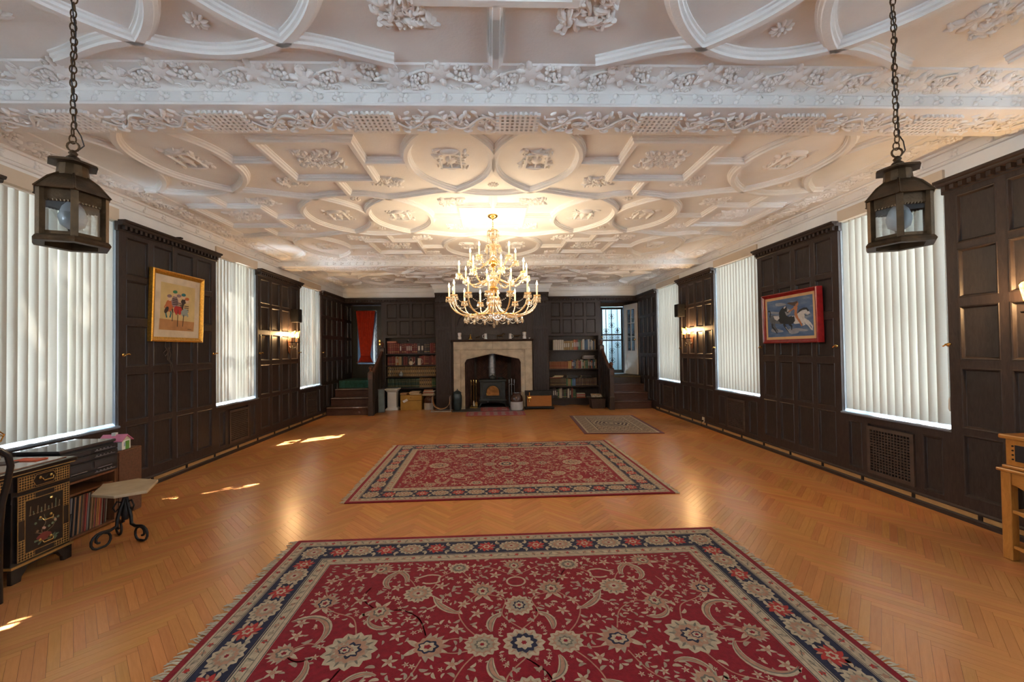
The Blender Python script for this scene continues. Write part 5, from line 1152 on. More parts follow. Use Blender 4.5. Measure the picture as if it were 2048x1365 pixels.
HM = [sky_paint(), mk('paint charcoal', (0.018,0.022,0.026), 0.6), mk('paint white', (0.50,0.50,0.49), 0.6, 0, 0.15, 20), mk('paint skin', (0.40,0.17,0.075), 0.6), mk('paint slate', (0.10,0.115,0.13), 0.6, 0, 0.3, 20), mk('paint brown', (0.08,0.05,0.035), 0.6), mk('paint mist', (0.25,0.27,0.30), 0.6, 0, 0.2, 10)]
def art_right(f, w_, h_):
    C_ = lambda x, y: conv(x, y, (205,380), (1125,225), (1175,1130), (245,1150), w_, h_); P = lambda L_, k, lay: f.poly([C_(*p) for p in L_], k, lay); s = w_/930
    f.rect(-w_/2,-h_/2,w_/2,h_/2,0,0)
    for x, y, a, b_ in ((520,440,120,26),(640,600,90,60),(420,1010,140,30),(760,1030,110,40),(380,620,130,18),(900,1000,140,22)): f.blob(C_(x,y), a*s, b_*s, -0.1, 3, 0.1, 6, 1)
    # piebald horse on the left
    P([(285,690),(360,670),(480,690),(640,700),(660,780),(620,850),(520,870),(400,850),(330,880),(290,830),(268,760)], 4, 3); P([(490,700),(485,620),(520,560),(580,500),(640,490),(660,560),(610,600),(640,680),(700,720),(800,700),(810,800),(740,870),(620,870),(510,850),(470,790)], 1, 4)
    P([(360,690),(480,690),(495,740),(440,790),(385,760)], 2, 5); P([(590,510),(640,465),(660,520),(640,560),(690,610),(670,630),(620,590)], 1, 6); P([(585,515),(630,470),(636,500),(600,535)], 2, 7); P([(660,610),(700,560),(690,545),(650,600)], 2, 7)
    f.ribbon([C_(x,y) for x, y in ((275,720),(300,640),(285,590),(255,580),(250,610))], 22*s, 1, 5)
    for L_, k in (([(330,850),(330,930),(390,1000),(430,1070)], 1), ([(370,860),(385,940),(440,1010),(445,1050)], 4), ([(580,860),(610,930),(650,990),(690,1055)], 1), ([(690,860),(740,920),(735,1000)], 1)): f.ribbon([C_(*p) for p in L_], lambda u: (46-30*u)*s, k, 3)
    f.ribbon([C_(615,930), C_(700,1060)], 9*s, 2, 5)
    # grey horse with rider
    P([(700,690),(800,690),(870,640),(960,560),(1030,560),(1000,660),(990,740),(1060,800),(1010,850),(900,860),(800,870),(740,800)], 2, 3); P([(640,740),(740,690),(790,740),(810,800),(760,870),(690,850)], 1, 5)
    P([(985,590),(1050,545),(1080,600),(1100,650),(1060,690),(1010,650)], 2, 6); P([(860,640),(900,560),(980,515),(1040,515),(1080,580),(1060,610),(1030,560),(960,570),(900,610)], 1, 7); f.ribbon([C_(x,y) for x, y in ((985,650),(1010,695),(1060,680),(1095,650))], 7*s, 1, 8)
    for L_ in ([(1040,810),(1090,870),(1125,930),(1120,1015)], [(1010,840),(1060,900),(1110,1000)], [(960,850),(990,890),(950,900)]): f.ribbon([C_(*p) for p in L_], lambda u: (40-24*u)*s, 2, 3)
    P([(800,480),(850,460),(870,500),(860,560),(850,640),(880,740),(915,800),(950,900),(930,930),(890,840),(820,720),(800,650),(815,580),(790,520)], 3, 8); f.blob(C_(860,425), 30*s, 36*s, 0, 1, 0, 3, 9)
    P([(870,365),(880,400),(830,440),(820,480),(760,460),(660,420),(700,395),(790,395)], 5, 10); f.ribbon([C_(800,520), C_(740,570), C_(690,600)], 20*s, 3, 9); f.ribbon([C_(820,640), C_(865,650)], 16*s, 3, 10)
picture(XR, -1, 4.665, 5.640, 1.525, 2.195, 'framed_painting', 'red-framed painting of a rider and two galloping horses under a blue sky', M['red_frame'], 0.05, 0.075, M['liner'], 0.035, art_right, HM, 0.02)
# ================================================================== bookcases
def bookcase(x0, x1, shelves, label, top=1.84):
    t = thing('bookcase', label, 'bookcase'); y0, y1 = YB-0.01, 11.07
    for x in (x0, x1): bevel(MB().box(x-0.02 if x == x0 else x-0.012, x+0.012 if x == x0 else x+0.02, y0, y1, 0, top-0.002).build('side_panel', M['oak'], t), 0.002)
    for z in shelves: bevel(MB().box(x0+0.012, x1-0.012, y0, y1-0.01, z-0.028, z).build('shelf', M['oak_h'], t), 0.003)
    if shelves[-1] < 0.3: MB().box(x0+0.012, x1-0.012, y0+0.02, y0+0.04, 0.0, shelves[-1]-0.028).build('plinth', M['oak_h'], t)
    MB().box(x0, x1, y1-0.012, y1-0.002, 0, top-0.002).build('back_panel', M['oak_panel'], t); return t
bookcase(BL0+0.02, BR0-0.04, [1.42, 1.11, 0.815, 0.515], 'built-in dark bookcase left of the fireplace with red and tan volumes')
bookcase(BQ0, BQ1, [1.46, 0.955, 0.49, 0.165], 'built-in dark bookcase right of the fireplace with mixed books')
def unit_book(kind):
    b = MB(); n = 5
    # cover: spine rounded towards -y ; boards and page block
    sp = [(0.5*math.cos(a)*1.0, -0.5-0.04*math.sin(a)) for a in [PI*i/n for i in range(n+1)]]
    poly = [(-0.5, 0.5)]+[(-p[0], p[1]) for p in sp]+[(0.5, 0.5)]
    b.mat(0).prism(poly, 0.0, 1.0)
    b.mat(1).box(-0.38, 0.38, -0.44, 0.505, 1.0, 1.002); b.mat(1).box(-0.38, 0.38, 0.5, 0.503, 0.02, 0.98)
    if kind == 1:      # gilt bands
        for z in (0.14, 0.18, 0.62, 0.82): b.mat(2).box(-0.49, 0.49, -0.548, -0.50, z, z+0.02)
    if kind == 2:      # dark leather label pieces
        for z in (0.22, 0.64): b.mat(2).box(-0.27, 0.27, -0.552, -0.50, z, z+0.17)
    if kind == 3:
        b.mat(2).box(-0.30, 0.30, -0.549, -0.50, 0.30, 0.75)
    return b.mesh('book', [None, None, None])
BOOK = [unit_book(k) for k in range(4)]
M['paper'] = mk('page edges', (0.55,0.47,0.34), 0.9); M['gilt_print'] = mk('gilt spine print', (0.50,0.36,0.14), 0.5, 0.4); M['dark_label'] = mk('dark spine label', (0.035,0.022,0.016), 0.6); M['pale_print'] = mk('pale spine print', (0.50,0.46,0.40), 0.7)
_bc = {}
def book(x, y, z, w_, d_, h_, col, kind, label, group, lean=0.0, flat=None):
    if col not in _bc: _bc[col] = mk('book cloth %d' % len(_bc), col, 0.65, 0, 0.2, 12)
    o = link('book', BOOK[kind]); 
    for i, m_ in enumerate((_bc[col], M['paper'], {0: M['paper'], 1: M['gilt_print'], 2: M['dark_label'], 3: M['pale_print']}[kind])): o.material_slots[i].link = 'OBJECT'; o.material_slots[i].material = m_
    if flat is None:
        o.matrix_world = Matrix.Translation((x, y, z)) @ Matrix.Rotation(lean, 4, 'Y') @ Matrix.Diagonal((w_, d_, h_, 1))
    else:
        o.matrix_world = Matrix.Translation((x, y, z+w_/2)) @ Matrix.Rotation(flat, 4, 'Z') @ Matrix.Rotation(-PI/2, 4, 'Y') @ Matrix.Translation((0, 0, -h_/2)) @ Matrix.Diagonal((w_, d_, h_, 1))
    return tag(o, label, 'book', group)
RED_ = [(0.16,0.025,0.022),(0.20,0.035,0.028),(0.12,0.022,0.022),(0.24,0.06,0.04)]; _CN = {(0.30,0.20,0.10): 'tan', (0.20,0.05,0.04): 'maroon', (0.05,0.09,0.14): 'navy', (0.06,0.13,0.07): 'green', (0.40,0.34,0.24): 'cream', (0.42,0.13,0.05): 'orange', (0.04,0.04,0.045): 'black', (0.22,0.12,0.06): 'brown', (0.45,0.40,0.32): 'pale', (0.05,0.16,0.07): 'green', (0.30,0.22,0.10): 'buff', (0.40,0.30,0.16): 'cream'}; DRK = [(0.035,0.03,0.034),(0.055,0.045,0.05),(0.03,0.025,0.03)]; TAN = [(0.30,0.20,0.085),(0.27,0.18,0.08)]; GRN = [(0.022,0.05,0.036),(0.03,0.062,0.045)]
MIX = [(0.30,0.20,0.10),(0.20,0.05,0.04),(0.05,0.09,0.14),(0.06,0.13,0.07),(0.40,0.34,0.24),(0.42,0.13,0.05),(0.04,0.04,0.045),(0.22,0.12,0.06),(0.45,0.40,0.32)]
def row_of(x0, x1, z, specs, group, where, rnd, front=10.882, lean=0.0):
    # specs: list of (fraction end, palette, (wmin,wmax), (hmin,hmax), kind choices, wording)
    x = x0
    for end, pal, wr, hr, kinds, word in specs:
        xe = x0+(x1-x0)*end
        while x < xe-wr[0]*0.6:
            w_ = min(rnd.uniform(*wr), xe-x+0.002); h_ = rnd.uniform(*hr); d_ = rnd.uniform(0.135, 0.155)
            book(x+w_/2, front+d_/2+0.012, z+0.001+(abs(math.sin(lean))*w_/2), w_-0.005, d_, h_, (cc := rnd.choice(pal)), rnd.choice(kinds), (_CN[cc]+' '+word if cc in _CN else word)+' '+where, group, lean); x += w_*(1/math.cos(lean) if lean else 1)
rb = random.Random(12); x0, x1 = BL0+0.05, BR0-0.07
row_of(x0, x1, 1.42, [(0.20, RED_, (0.05,0.065), (0.27,0.29), (1,), 'tall crimson gilt-banded volume'), (0.62, RED_[:3], (0.045,0.06), (0.25,0.28), (1,3), 'dull red reference volume'), (0.86, DRK, (0.075,0.095), (0.26,0.28), (3,1), 'thick charcoal volume with pale title'), (1.0, RED_, (0.035,0.05), (0.26,0.28), (0,1), 'slim russet volume')], 'books on the top shelf of the left bookcase', 'on left bookcase top shelf', rb)
row_of(x0, x1, 1.11, [(0.16, RED_[:3], (0.045,0.06), (0.22,0.25), (1,), 'dark red volume'), (0.30, [(0.42,0.13,0.04),(0.40,0.30,0.16)], (0.035,0.045), (0.22,0.24), (1,3), 'gilt volume'), (0.66, DRK+RED_[2:3], (0.045,0.06), (0.21,0.25), (0,1), 'blackish maroon volume'), (1.0, RED_, (0.035,0.05), (0.22,0.26), (1,0), 'bright red volume')], 'books on the second shelf of the left bookcase', 'on left bookcase second shelf', rb)
row_of(x0, x1, 0.815, [(1.0, TAN, (0.052,0.056), (0.255,0.26), (2,), 'tan leather volume with dark labels')], 'matched tan set on the third shelf', 'on left bookcase third shelf', rb)
row_of(x0, x1, 0.515, [(0.64, GRN, (0.042,0.05), (0.235,0.25), (1,), 'dark green gilt-banded volume'), (0.90, TAN, (0.054,0.058), (0.25,0.255), (2,), 'tan leather volume with dark labels'), (1.0, [(0.05,0.12,0.06)], (0.04,0.05), (0.25,0.26), (1,), 'mid green volume')], 'books on the fourth shelf of the left bookcase', 'on left bookcase fourth shelf', rb)
book(-2.62, 10.93, 1.705, 0.05, 0.16, 0.24, (0.42,0.16,0.10), 0, 'salmon pink book lying flat on the red volumes of the left top shelf', 'books lying flat', flat=0.0)
x0, x1 = BQ0+0.035, BQ1-0.03
row_of(x0+0.10, x1, 1.46, [(0.27, [(0.52,0.46,0.38)], (0.055,0.065), (0.27,0.28), (0,), 'leaning white-spined volume'), (0.50, [(0.30,0.19,0.075)], (0.05,0.06), (0.24,0.25), (0,3), 'leaning tan volume'), (1.0, MIX, (0.028,0.045), (0.23,0.29), (0,3), 'slim leaning book')], 'leaning books on the top shelf of the right bookcase', 'on right bookcase top shelf', rb, lean=-0.0)
row_of(x0, x1, 0.955, [(0.40, [(0.26,0.075,0.03)], (0.026,0.030), (0.19,0.195), (1,), 'small chestnut gilt volume of matched set'), (0.47, [(0.42,0.26,0.08)], (0.04,0.05), (0.20,0.21), (0,), 'mustard yellow book'), (1.0, MIX, (0.03,0.045), (0.20,0.255), (0,1,3), 'upright book')], 'books on the second shelf of the right bookcase', 'on right bookcase second shelf', rb)
row_of(x0, x1, 0.49, [(0.36, [(0.07,0.045,0.03)], (0.034,0.040), (0.205,0.21), (1,), 'dark brown gilt volume of matched set'), (0.48, [(0.05,0.16,0.07),(0.30,0.22,0.10)], (0.04,0.05), (0.19,0.208), (0,), 'book'), (0.56, [(0.10,0.17,0.32)], (0.045,0.05), (0.20,0.205), (0,), 'blue book'), (1.0, [(0.12,0.07,0.05),(0.09,0.05,0.04)], (0.030,0.036), (0.20,0.21), (1,), 'brown gilt volume of matched set')], 'books on the third shelf of the right bookcase', 'on right bookcase third shelf', rb)
row_of(x0, x1-0.585, 0.165, [(0.28, DRK, (0.05,0.07), (0.24,0.27), (3,), 'large black book with pale lettering'), (1.0, MIX, (0.035,0.055), (0.21,0.28), (0,3,1), 'upright book')], 'books on the bottom shelf of the right bookcase', 'on right bookcase bottom shelf', rb)
for i, (x, z, w_, L_, c, wd) in enumerate(((2.66,1.215,0.03,0.30,(0.30,0.27,0.25),'grey magazine pile book, lowest of the stack'),(2.64,1.246,0.03,0.27,(0.20,0.18,0.19),'dark grey book in the middle of the stack'),(2.66,1.277,0.022,0.28,(0.42,0.38,0.34),'pale book topping the stack'),
        (1.74,0.70,0.028,0.30,(0.22,0.07,0.04),'russet book, lowest of the flat stack'),(1.80,0.729,0.026,0.28,(0.45,0.38,0.26),'cream book in the flat stack'),(1.84,0.756,0.022,0.24,(0.42,0.34,0.22),'buff book topping the flat stack'),
        (2.20,0.70,0.035,0.27,(0.03,0.035,0.034),'black album, lower of the pair by the divider'),(2.20,0.737,0.035,0.25,(0.03,0.03,0.03),'black album, upper of the pair by the divider'),(2.58,0.70,0.035,0.28,(0.03,0.035,0.034),'black album, lower of the pair near the banister'),(2.58,0.737,0.035,0.26,(0.05,0.04,0.04),'black album, upper of the pair near the banister'),
        (2.42,0.166,0.035,0.24,(0.40,0.10,0.05),'orange-red book, lowest of the stack'),(2.42,0.202,0.03,0.22,(0.45,0.38,0.28),'cream book, second of the stack'),(2.42,0.233,0.03,0.23,(0.32,0.05,0.04),'red book, third of the stack'),(2.42,0.264,0.03,0.22,(0.46,0.40,0.32),'pale book topping the stack'),(2.72,0.166,0.03,0.26,(0.10,0.07,0.05),'brown book lying behind the wicker basket'))):
    book(x, 10.93, z, w_, 0.16, L_, c, 0, wd+' in the right bookcase', 'books lying flat', flat=rb.uniform(-0.06, 0.06))
# ornaments on the left shelves
M['cream_china'] = mk('cream china', (0.62,0.56,0.43), 0.25); M['white_china'] = mk('white china', (0.66,0.65,0.62), 0.25); M['blue_china'] = mk('pale blue glaze', (0.34,0.42,0.48), 0.2); M['brown_glaze'] = mk('brown salt glaze', (0.055,0.022,0.014), 0.15, 0, 0.4, 14)
def teapot():
    t = thing('teapot', 'small cream teapot on the second shelf of the left bookcase', 'teapot', (-2.115, 10.835, 1.112))
    MB().lathe([(0.03,0),(0.042,0.008),(0.058,0.045),(0.056,0.08),(0.04,0.105),(0.032,0.11)], 16).build('body', M['cream_china'], t, smooth=50)
    MB().lathe([(0.034,0.11),(0.03,0.12),(0.008,0.126),(0.012,0.138),(0.003,0.146)], 12).build('lid', M['dark_label'], t, smooth=50)
    MB().tube([(0.05,0,0.04),(0.08,0,0.055),(0.095,0,0.10)], [0.013,0.010,0.007], 8).build('spout', M['cream_china'], t, smooth=50)
    MB().tube([(-0.035,0,0.115),(-0.04,0,0.16),(0.0,0,0.19),(0.04,0,0.16),(0.035,0,0.115)], 0.005, 6).build('handle', M['cream_china'], t, smooth=50)
teapot()
t = thing('lidded_mug', 'cream cylindrical mug beside the teapot on the left bookcase', 'mug', (-1.89, 10.83, 1.112))
MB().lathe([(0.045,0),(0.048,0.01),(0.046,0.17),(0.050,0.178),(0.048,0.182),(0.040,0.178)], 16).build('body', M['cream_china'], t, smooth=40); MB().tube([(0.046,0,0.15),(0.085,0,0.13),(0.085,0,0.06),(0.046,0,0.04)], 0.006, 6).build('handle', M['cream_china'], t)
t = thing('ginger_jar', 'small pale blue jar in front of the tan volumes', 'jar', (-2.375, 10.825, 0.817)); MB().lathe([(0.03,0),(0.05,0.02),(0.056,0.05),(0.044,0.085),(0.026,0.096),(0.028,0.104)], 16).build('body', M['blue_china'], t, smooth=50); MB().lathe([(0.030,0.104),(0.022,0.12),(0.006,0.126),(0.008,0.136),(0.002,0.14)], 12).build('lid', M['white_china'], t, smooth=50)
t = thing('bird_figurine', 'small dark bird ornament standing on the red volumes', 'ornament', (-2.22, 10.90, 1.705)); MB().ell((0,0,0.045), (0.03,0.02,0.022), 10, 6).build('body', M['iron'], t, smooth=60); MB().ell((0.028,0,0.072), 0.013, 8, 5).build('head', M['white_china'], t, smooth=60); MB().lathe([(0.018,0),(0.016,0.008),(0.004,0.012),(0.004,0.028)], 8).build('stand', M['iron'], t)
# ================================================================== mantel ornaments
ZM = 1.761; YM = 10.20
def mug(x, label, s=1.0, side=1):
    t = thing('mug', label, 'mug', (x, YM, ZM), group='white mugs on the mantel'); MB().lathe([(0.040*s,0),(0.044*s,0.006),(0.038*s,0.02),(0.036*s,0.135*s),(0.040*s,0.14*s),(0.034*s,0.136*s)], 16).build('body', M['white_china'], t, smooth=40)
    MB().tube([(side*0.037*s,0,0.115*s),(side*0.075*s,0,0.10*s),(side*0.075*s,0,0.045*s),(side*0.038*s,0,0.03*s)], 0.006, 6).build('handle', M['white_china'], t, smooth=50)
def canister(x, label, c):
    t = thing('canister', label, 'canister', (x, YM, ZM), group='waisted white canisters at the mantel ends')
    MB().lathe([(0.046,0),(0.048,0.01),(0.046,0.065),(0.036,0.078),(0.036,0.086),(0.045,0.098),(0.047,0.15)], 16).build('body', M['white_china'], t, smooth=40); MB().lathe([(0.049,0.15),(0.050,0.165),(0.03,0.172),(0.008,0.176)], 16).build('lid', M['cream_china'] if c else M['white_china'], t, smooth=40)
canister(-0.77, 'waisted white canister at the left end of the mantel', 0); canister(0.86, 'waisted white canister with cream lid near the right end of the mantel', 1)
mug(-0.12, 'white mug with handle to the left, at the middle of the mantel', 1, -1); mug(0.50, 'white mug with handle to the right, beside the bronze dog on the mantel', 0.95, 1)
t = thing('brass_bell', 'stepped brass bell ornament on the mantel', 'ornament', (-0.50, YM, ZM)); MB().lathe([(0.055,0),(0.056,0.012),(0.036,0.03),(0.040,0.04),(0.022,0.07),(0.025,0.078),(0.008,0.11)], 14).build('body', M['gilt'], t, smooth=30); MB().ell((0,0,0.118), 0.011, 8, 5).build('finial', M['gilt'], t, smooth=60)
def beast(x, label, nm, s, horse):
    t = thing(nm, label, 'figurine', (x, YM, ZM)); b = MB()
    MB().box(-0.075*s, 0.075*s, -0.03, 0.03, 0, 0.008).build('plinth', M['bronze'], t)
    b.tube([(-0.065*s,0,0.070*s),(-0.03*s,0,0.075*s),(0.02*s,0,0.072*s),(0.055*s,0,0.085*s),(0.075*s,0,0.115*s if horse else 0.095*s),(0.10*s,0,0.118*s if horse else 0.092*s),(0.118*s,0,0.100*s if horse else 0.086*s)], [0.014*s,0.021*s,0.022*s,0.020*s,0.014*s,0.012*s,0.007*s], 8)
    for lx, k in ((-0.055,-0.02),(-0.04,0.02),(0.045,0.03),(0.06,-0.01)): b.tube([(lx*s,0.01*(1 if k > 0 else -1),0.065*s),((lx+k*0.4)*s,0.01*(1 if k > 0 else -1),0.035*s),((lx+k*0.7)*s,0.01*(1 if k > 0 else -1),0.008)], [0.009*s,0.006*s,0.005*s], 6)
    b.tube([(-0.065*s,0,0.075*s),(-0.085*s,0,0.085*s),(-0.095*s,0,0.060*s if horse else 0.11*s)], [0.006*s,0.006*s,0.003*s], 6); b.build('body', M['bronze'], t, smooth=60)
beast(0.24, 'bronze horse figurine on the mantel right of the middle', 'horse_figurine', 1.15, True); beast(0.66, 'small tan dog figurine beside the right mug on the mantel', 'dog_figurine', 1.0, False); beast(-0.33, 'low bronze crocodile-like figurine between bell and mug on the mantel', 'reptile_figurine', 0.7, False)
t = thing('saucer', 'tiny white dish at the far right end of the mantel', 'dish', (0.985, YM, ZM)); MB().lathe([(0.012,0),(0.014,0.004),(0.034,0.022),(0.036,0.026),(0.012,0.010)], 14).build('bowl', M['white_china'], t, smooth=40)
# ================================================================== stove in the fireplace
M['cast'] = mk('grey green cast iron', (0.030,0.036,0.036), 0.42, 0.3, 0.25, 14, 0.15); M['pipe'] = mk('galvanised stove pipe', (0.26,0.27,0.28), 0.4, 0.6, 0.25, 14)
M['amber_glass'] = mk('amber stove glass', (0.30,0.13,0.035), 0.2, 0, 0.4, 12)
def stove():
    t = thing('wood_stove', 'cast iron wood stove with amber arched window inside the stone fireplace', 'stove', (0.045, 10.62, 0.012)); w_ = 0.325
    bd = MB(); bd.box(-w_, w_, -0.16, 0.22, 0.20, 0.66); bd.box(-w_-0.02, w_+0.02, -0.19, 0.23, 0.17, 0.21); bevel(bd.build('body', M['cast'], t), 0.012)
    tp = MB(); tp.box(-w_-0.03, w_+0.03, -0.20, 0.25, 0.66, 0.70); tp.frus(-w_-0.03, w_+0.03, -0.20, 0.25, 0.70, 0.715, 0.012); bevel(tp.build('top_plate', M['cast'], t), 0.008)
    d = MB(); d.box(-0.25, 0.25, -0.185, -0.16, 0.23, 0.64); dr = bevel(d.build('door', M['cast'], t), 0.008)
    arch_ = [(0.165*math.cos(PI*i/14), 0.40+0.165*math.sin(PI*i/14)) for i in range(15)]+[(-0.165,0.29),(0.165,0.29)]
    MB().prism(arch_, -0.19, -0.183, 'y').build('window_glass', M['amber_glass'], dr)
    MB().tube([(p[0]*1.04, -0.192, p[1]) for p in arch_], 0.014, 6, closed=True).build('window_rim', M['cast'], dr)
    MB().tube([(-0.17,-0.20,0.36),(-0.13,-0.21,0.31)], 0.007, 6).build('door_handle', M['brass'], dr)
    MB().box(-w_-0.03, w_+0.03, -0.27, -0.16, 0.165, 0.185).build('ash_lip', M['cast'], t)
    ap = MB(); ap.prism([(-w_,0.165),(-w_,0.09),(-0.24,0.10),(-0.15,0.125),(0.15,0.125),(0.24,0.10),(w_,0.09),(w_,0.165)], -0.18, -0.165, 'y'); ap.build('apron', M['cast'], t)
    MB().lathe([(0.02,-0.182),(0.022,-0.195),(0.008,-0.20)], 12, (-0.13,0,0.145), ax='y').build('draft_knob', M['pipe'], t)
    for sx in (-1, 1):
        for yy in (-0.15, 0.18): MB().tube([(sx*(w_-0.04), yy, 0.18), (sx*(w_-0.01), yy-0.01, 0.09), (sx*(w_+0.02), yy-0.02, 0.004)], [0.035,0.024,0.018], 8).build('leg', M['cast'], t, smooth=50)
    pp = MB(); pp.lathe([(0.098,0.71),(0.10,0.72),(0.092,0.74),(0.090,1.00)], 20, (-0.01,0.08,0)); pp.lathe([(0.100,1.00),(0.104,1.01),(0.104,1.03),(0.094,1.05),(0.090,1.41)], 20, (-0.01,0.08,0)); pp.build('flue_pipe', M['pipe'], t, smooth=40)
stove()
t = thing('kettle', 'dark low kettle standing on the wood stove', 'kettle', (0.04, 10.53, 0.728)); MB().lathe([(0.08,0),(0.09,0.015),(0.092,0.05),(0.07,0.085),(0.03,0.095)], 18).build('body', M['cast'], t, smooth=40); MB().lathe([(0.032,0.095),(0.028,0.104),(0.008,0.108),(0.012,0.122),(0.003,0.128)], 12).build('lid', M['cast'], t, smooth=50); MB().tube([(0.08,0,0.04),(0.11,0,0.06),(0.125,0,0.085)], [0.016,0.011,0.008], 8).build('spout', M['cast'], t, smooth=50); MB().tube([(-0.07,0,0.08),(-0.06,0,0.15),(0.06,0,0.15),(0.07,0,0.08)], 0.006, 6).build('handle', M['cast'], t)
t = thing('stove_trivet', 'small iron steamer with curved handle at the right of the stove top', 'steamer', (0.25, 10.55, 0.728)); MB().lathe([(0.06,0),(0.07,0.03),(0.06,0.05),(0.02,0.055)], 14).build('body', M['cast'], t, smooth=40); MB().tube([(-0.05,0,0.045),(-0.06,0,0.09),(0.0,0,0.125),(0.05,0,0.13)], 0.006, 6).build('handle', M['cast'], t)
def tool_set(x, y, label, brassy):
    m_ = M['brass'] if brassy else M['pipe']; t = thing('fire_tools', label, 'fire tools', (x, y, 0.0125))
    MB().box(-0.095, 0.095, -0.07, 0.07, 0, 0.022).build('base', M['gilt'] if brassy else M['iron'], t)
    MB().tube([(0,0.02,0.02),(0,0.02,0.70)], 0.008, 8).build('stem', m_, t); MB().tube([(-0.07,0.02,0.56),(0,0.02,0.60),(0.07,0.02,0.56)], 0.006, 6).build('hook_bar', m_, t); MB().ell((0,0.02,0.715), (0.014,0.014,0.02), 8, 6).build('finial', m_, t, smooth=60)
    for i, dx in enumerate((-0.065, 0.0, 0.065)):
        tl = MB().tube([(dx,-0.01,0.10),(dx,-0.01,0.62)], 0.006, 6).build(('poker','brush_handle','shovel_handle')[i], m_, t); MB().lathe([(0.006,0.61),(0.013,0.63),(0.010,0.66),(0.014,0.69),(0.004,0.715)], 8, (dx,-0.01,0)).build('grip', m_, tl, smooth=40)
        if i == 2: MB().prism([(dx-0.035,0.04),(dx+0.035,0.04),(dx+0.03,0.14),(dx-0.03,0.14)], -0.016, -0.008, 'y').build('shovel_blade', m_, tl)
        if i == 1: MB().lathe([(0.022,0.04),(0.028,0.10),(0.012,0.16),(0.006,0.18)], 10, (dx,-0.01,0)).build('brush_head', M['cream_china'] if brassy else M['iron'], tl)
        if i == 0: MB().tube([(dx,-0.01,0.10),(dx,-0.01,0.05),(dx+0.02,-0.01,0.03)], 0.006, 6).build('poker_tip', m_, tl)
tool_set(-0.445, 10.45, 'brass-handled fire tools with brush left of the stove', True); tool_set(0.535, 10.45, 'steel fire tools on a stand right of the stove', False)
# ================================================================== things along the hearth
M['grey_stone'] = mk('grey stoneware', (0.45,0.44,0.41), 0.35, 0, 0.1, 10)
def crock(x, y, s, label, grp=True):
    t = thing('crock', label, 'crock', (x, y, 0.0135 if y > 9.8 and abs(x) < 1 else 0.0015), group='brown and white stoneware crocks')
    b = MB(); b.mat(0).lathe([(0.138*s,0.004),(0.146*s,0.0),(0.152*s,0.02),(0.152*s,0.20*s)], 24); b.build('white_base', M['grey_stone'], t, smooth=40)
    MB().lathe([(0.152*s,0.20*s),(0.153*s,0.21*s),(0.148*s,0.29*s),(0.125*s,0.35*s),(0.105*s,0.37*s),(0.108*s,0.40*s),(0.115*s,0.405*s),(0.10*s,0.41*s),(0.095*s,0.38*s)], 24, caps=False).build('brown_shoulder', M['brown_glaze'], t, smooth=40)
    MB().lathe([(0.001,0.37*s),(0.098*s,0.372*s)], 20, caps=False).build('dark_inside', M['black'], t)
crock(0.625, 9.97, 1.0, 'brown-topped white crock on the hearth right of the stove'); 
crock(-1.575, 10.36, 0.86, 'brown-topped white crock under a pile of books by the left bookcase')
for i, (w_, L_, c, wd, dx) in enumerate(((0.03,0.28,(0.42,0.36,0.28),'cream book at the bottom of the pile',0),(0.03,0.27,(0.40,0.34,0.25),'buff book, second in the pile',0.01),(0.028,0.25,(0.30,0.10,0.06),'russet book, third in the pile',-0.02),(0.026,0.26,(0.44,0.38,0.30),'pale book, fourth in the pile',0.015),(0.022,0.22,(0.35,0.16,0.08),'tan book topping the pile',-0.01))):
    book(-1.575+dx, 10.36, 0.355+sum((0.03,0.03,0.028,0.026)[:i])+0.0015*i, w_, 0.20, L_, c, 0, wd+' on the left crock', 'books piled on the crock', flat=0.1*((i*7) % 5-2))
t = thing('display_pedestal', 'white square pedestal stand before the left bookcase', 'pedestal', (-2.50, 10.42, 0.0012))
b = MB(); b.box(-0.155,0.155,-0.155,0.155,0,0.03); b.frus(-0.15,0.15,-0.15,0.15,0.03,0.065,0.035); bevel(b.build('base', M['white_paint'], t), 0.003)
bevel(MB().box(-0.112,0.112,-0.112,0.112,0.065,0.455).build('shaft', M['white_paint'], t), 0.004)
b = MB(); b.frus(-0.165,0.165,-0.165,0.165,0.515,0.455,0.05); b.box(-0.17,0.17,-0.17,0.17,0.515,0.54); bevel(b.build('capital', M['white_paint'], t), 0.003)
M['mustard'] = mk('mustard painted wood', (0.34,0.185,0.03), 0.5, 0, 0.12, 6); M['tagw'] = mk('white paper tag', (0.70,0.70,0.72), 0.8)
t = thing('storage_chest', 'mustard yellow wooden chest with a white tag before the left bookcase', 'chest', (-2.01, 10.43, 0.0012)); bevel(MB().box(-0.265,0.265,-0.17,0.17,0,0.24).build('body', M['mustard'], t), 0.004); bevel(MB().box(-0.268,0.268,-0.175,0.175,0.244,0.375).build('lid', M['mustard'], t), 0.005)
MB().prism([(-0.26+0.05,0.235),(-0.15+0.05,0.29),(-0.12+0.05,0.24),(-0.23+0.05,0.185)], -0.183, -0.179, 'y').build('price_tag', M['tagw'], t); MB().tube([(-0.02,-0.178,0.318),(0,-0.19,0.312),(0.02,-0.178,0.318)], 0.004, 6).build('latch', M['brass'], t)
for i, (dx, w_, L_, c, wd) in enumerate(((-0.185,0.045,0.17,(0.36,0.19,0.09),'orange-brown book at the left end'),(0.08,0.028,0.28,(0.44,0.33,0.20),'buff folder at the bottom'),(0.06,0.026,0.26,(0.40,0.27,0.15),'tan folder in the middle'),(0.09,0.020,0.24,(0.46,0.36,0.24),'cream folder on top'))):
    book(-2.01+dx, 10.43, 0.378+(0 if i < 2 else 0.0295*(i-1)), w_, 0.22, L_, c, 0, wd+' of the heap on the mustard chest', 'papers on the mustard chest', flat=0.12*((i*3) % 4-1.5))
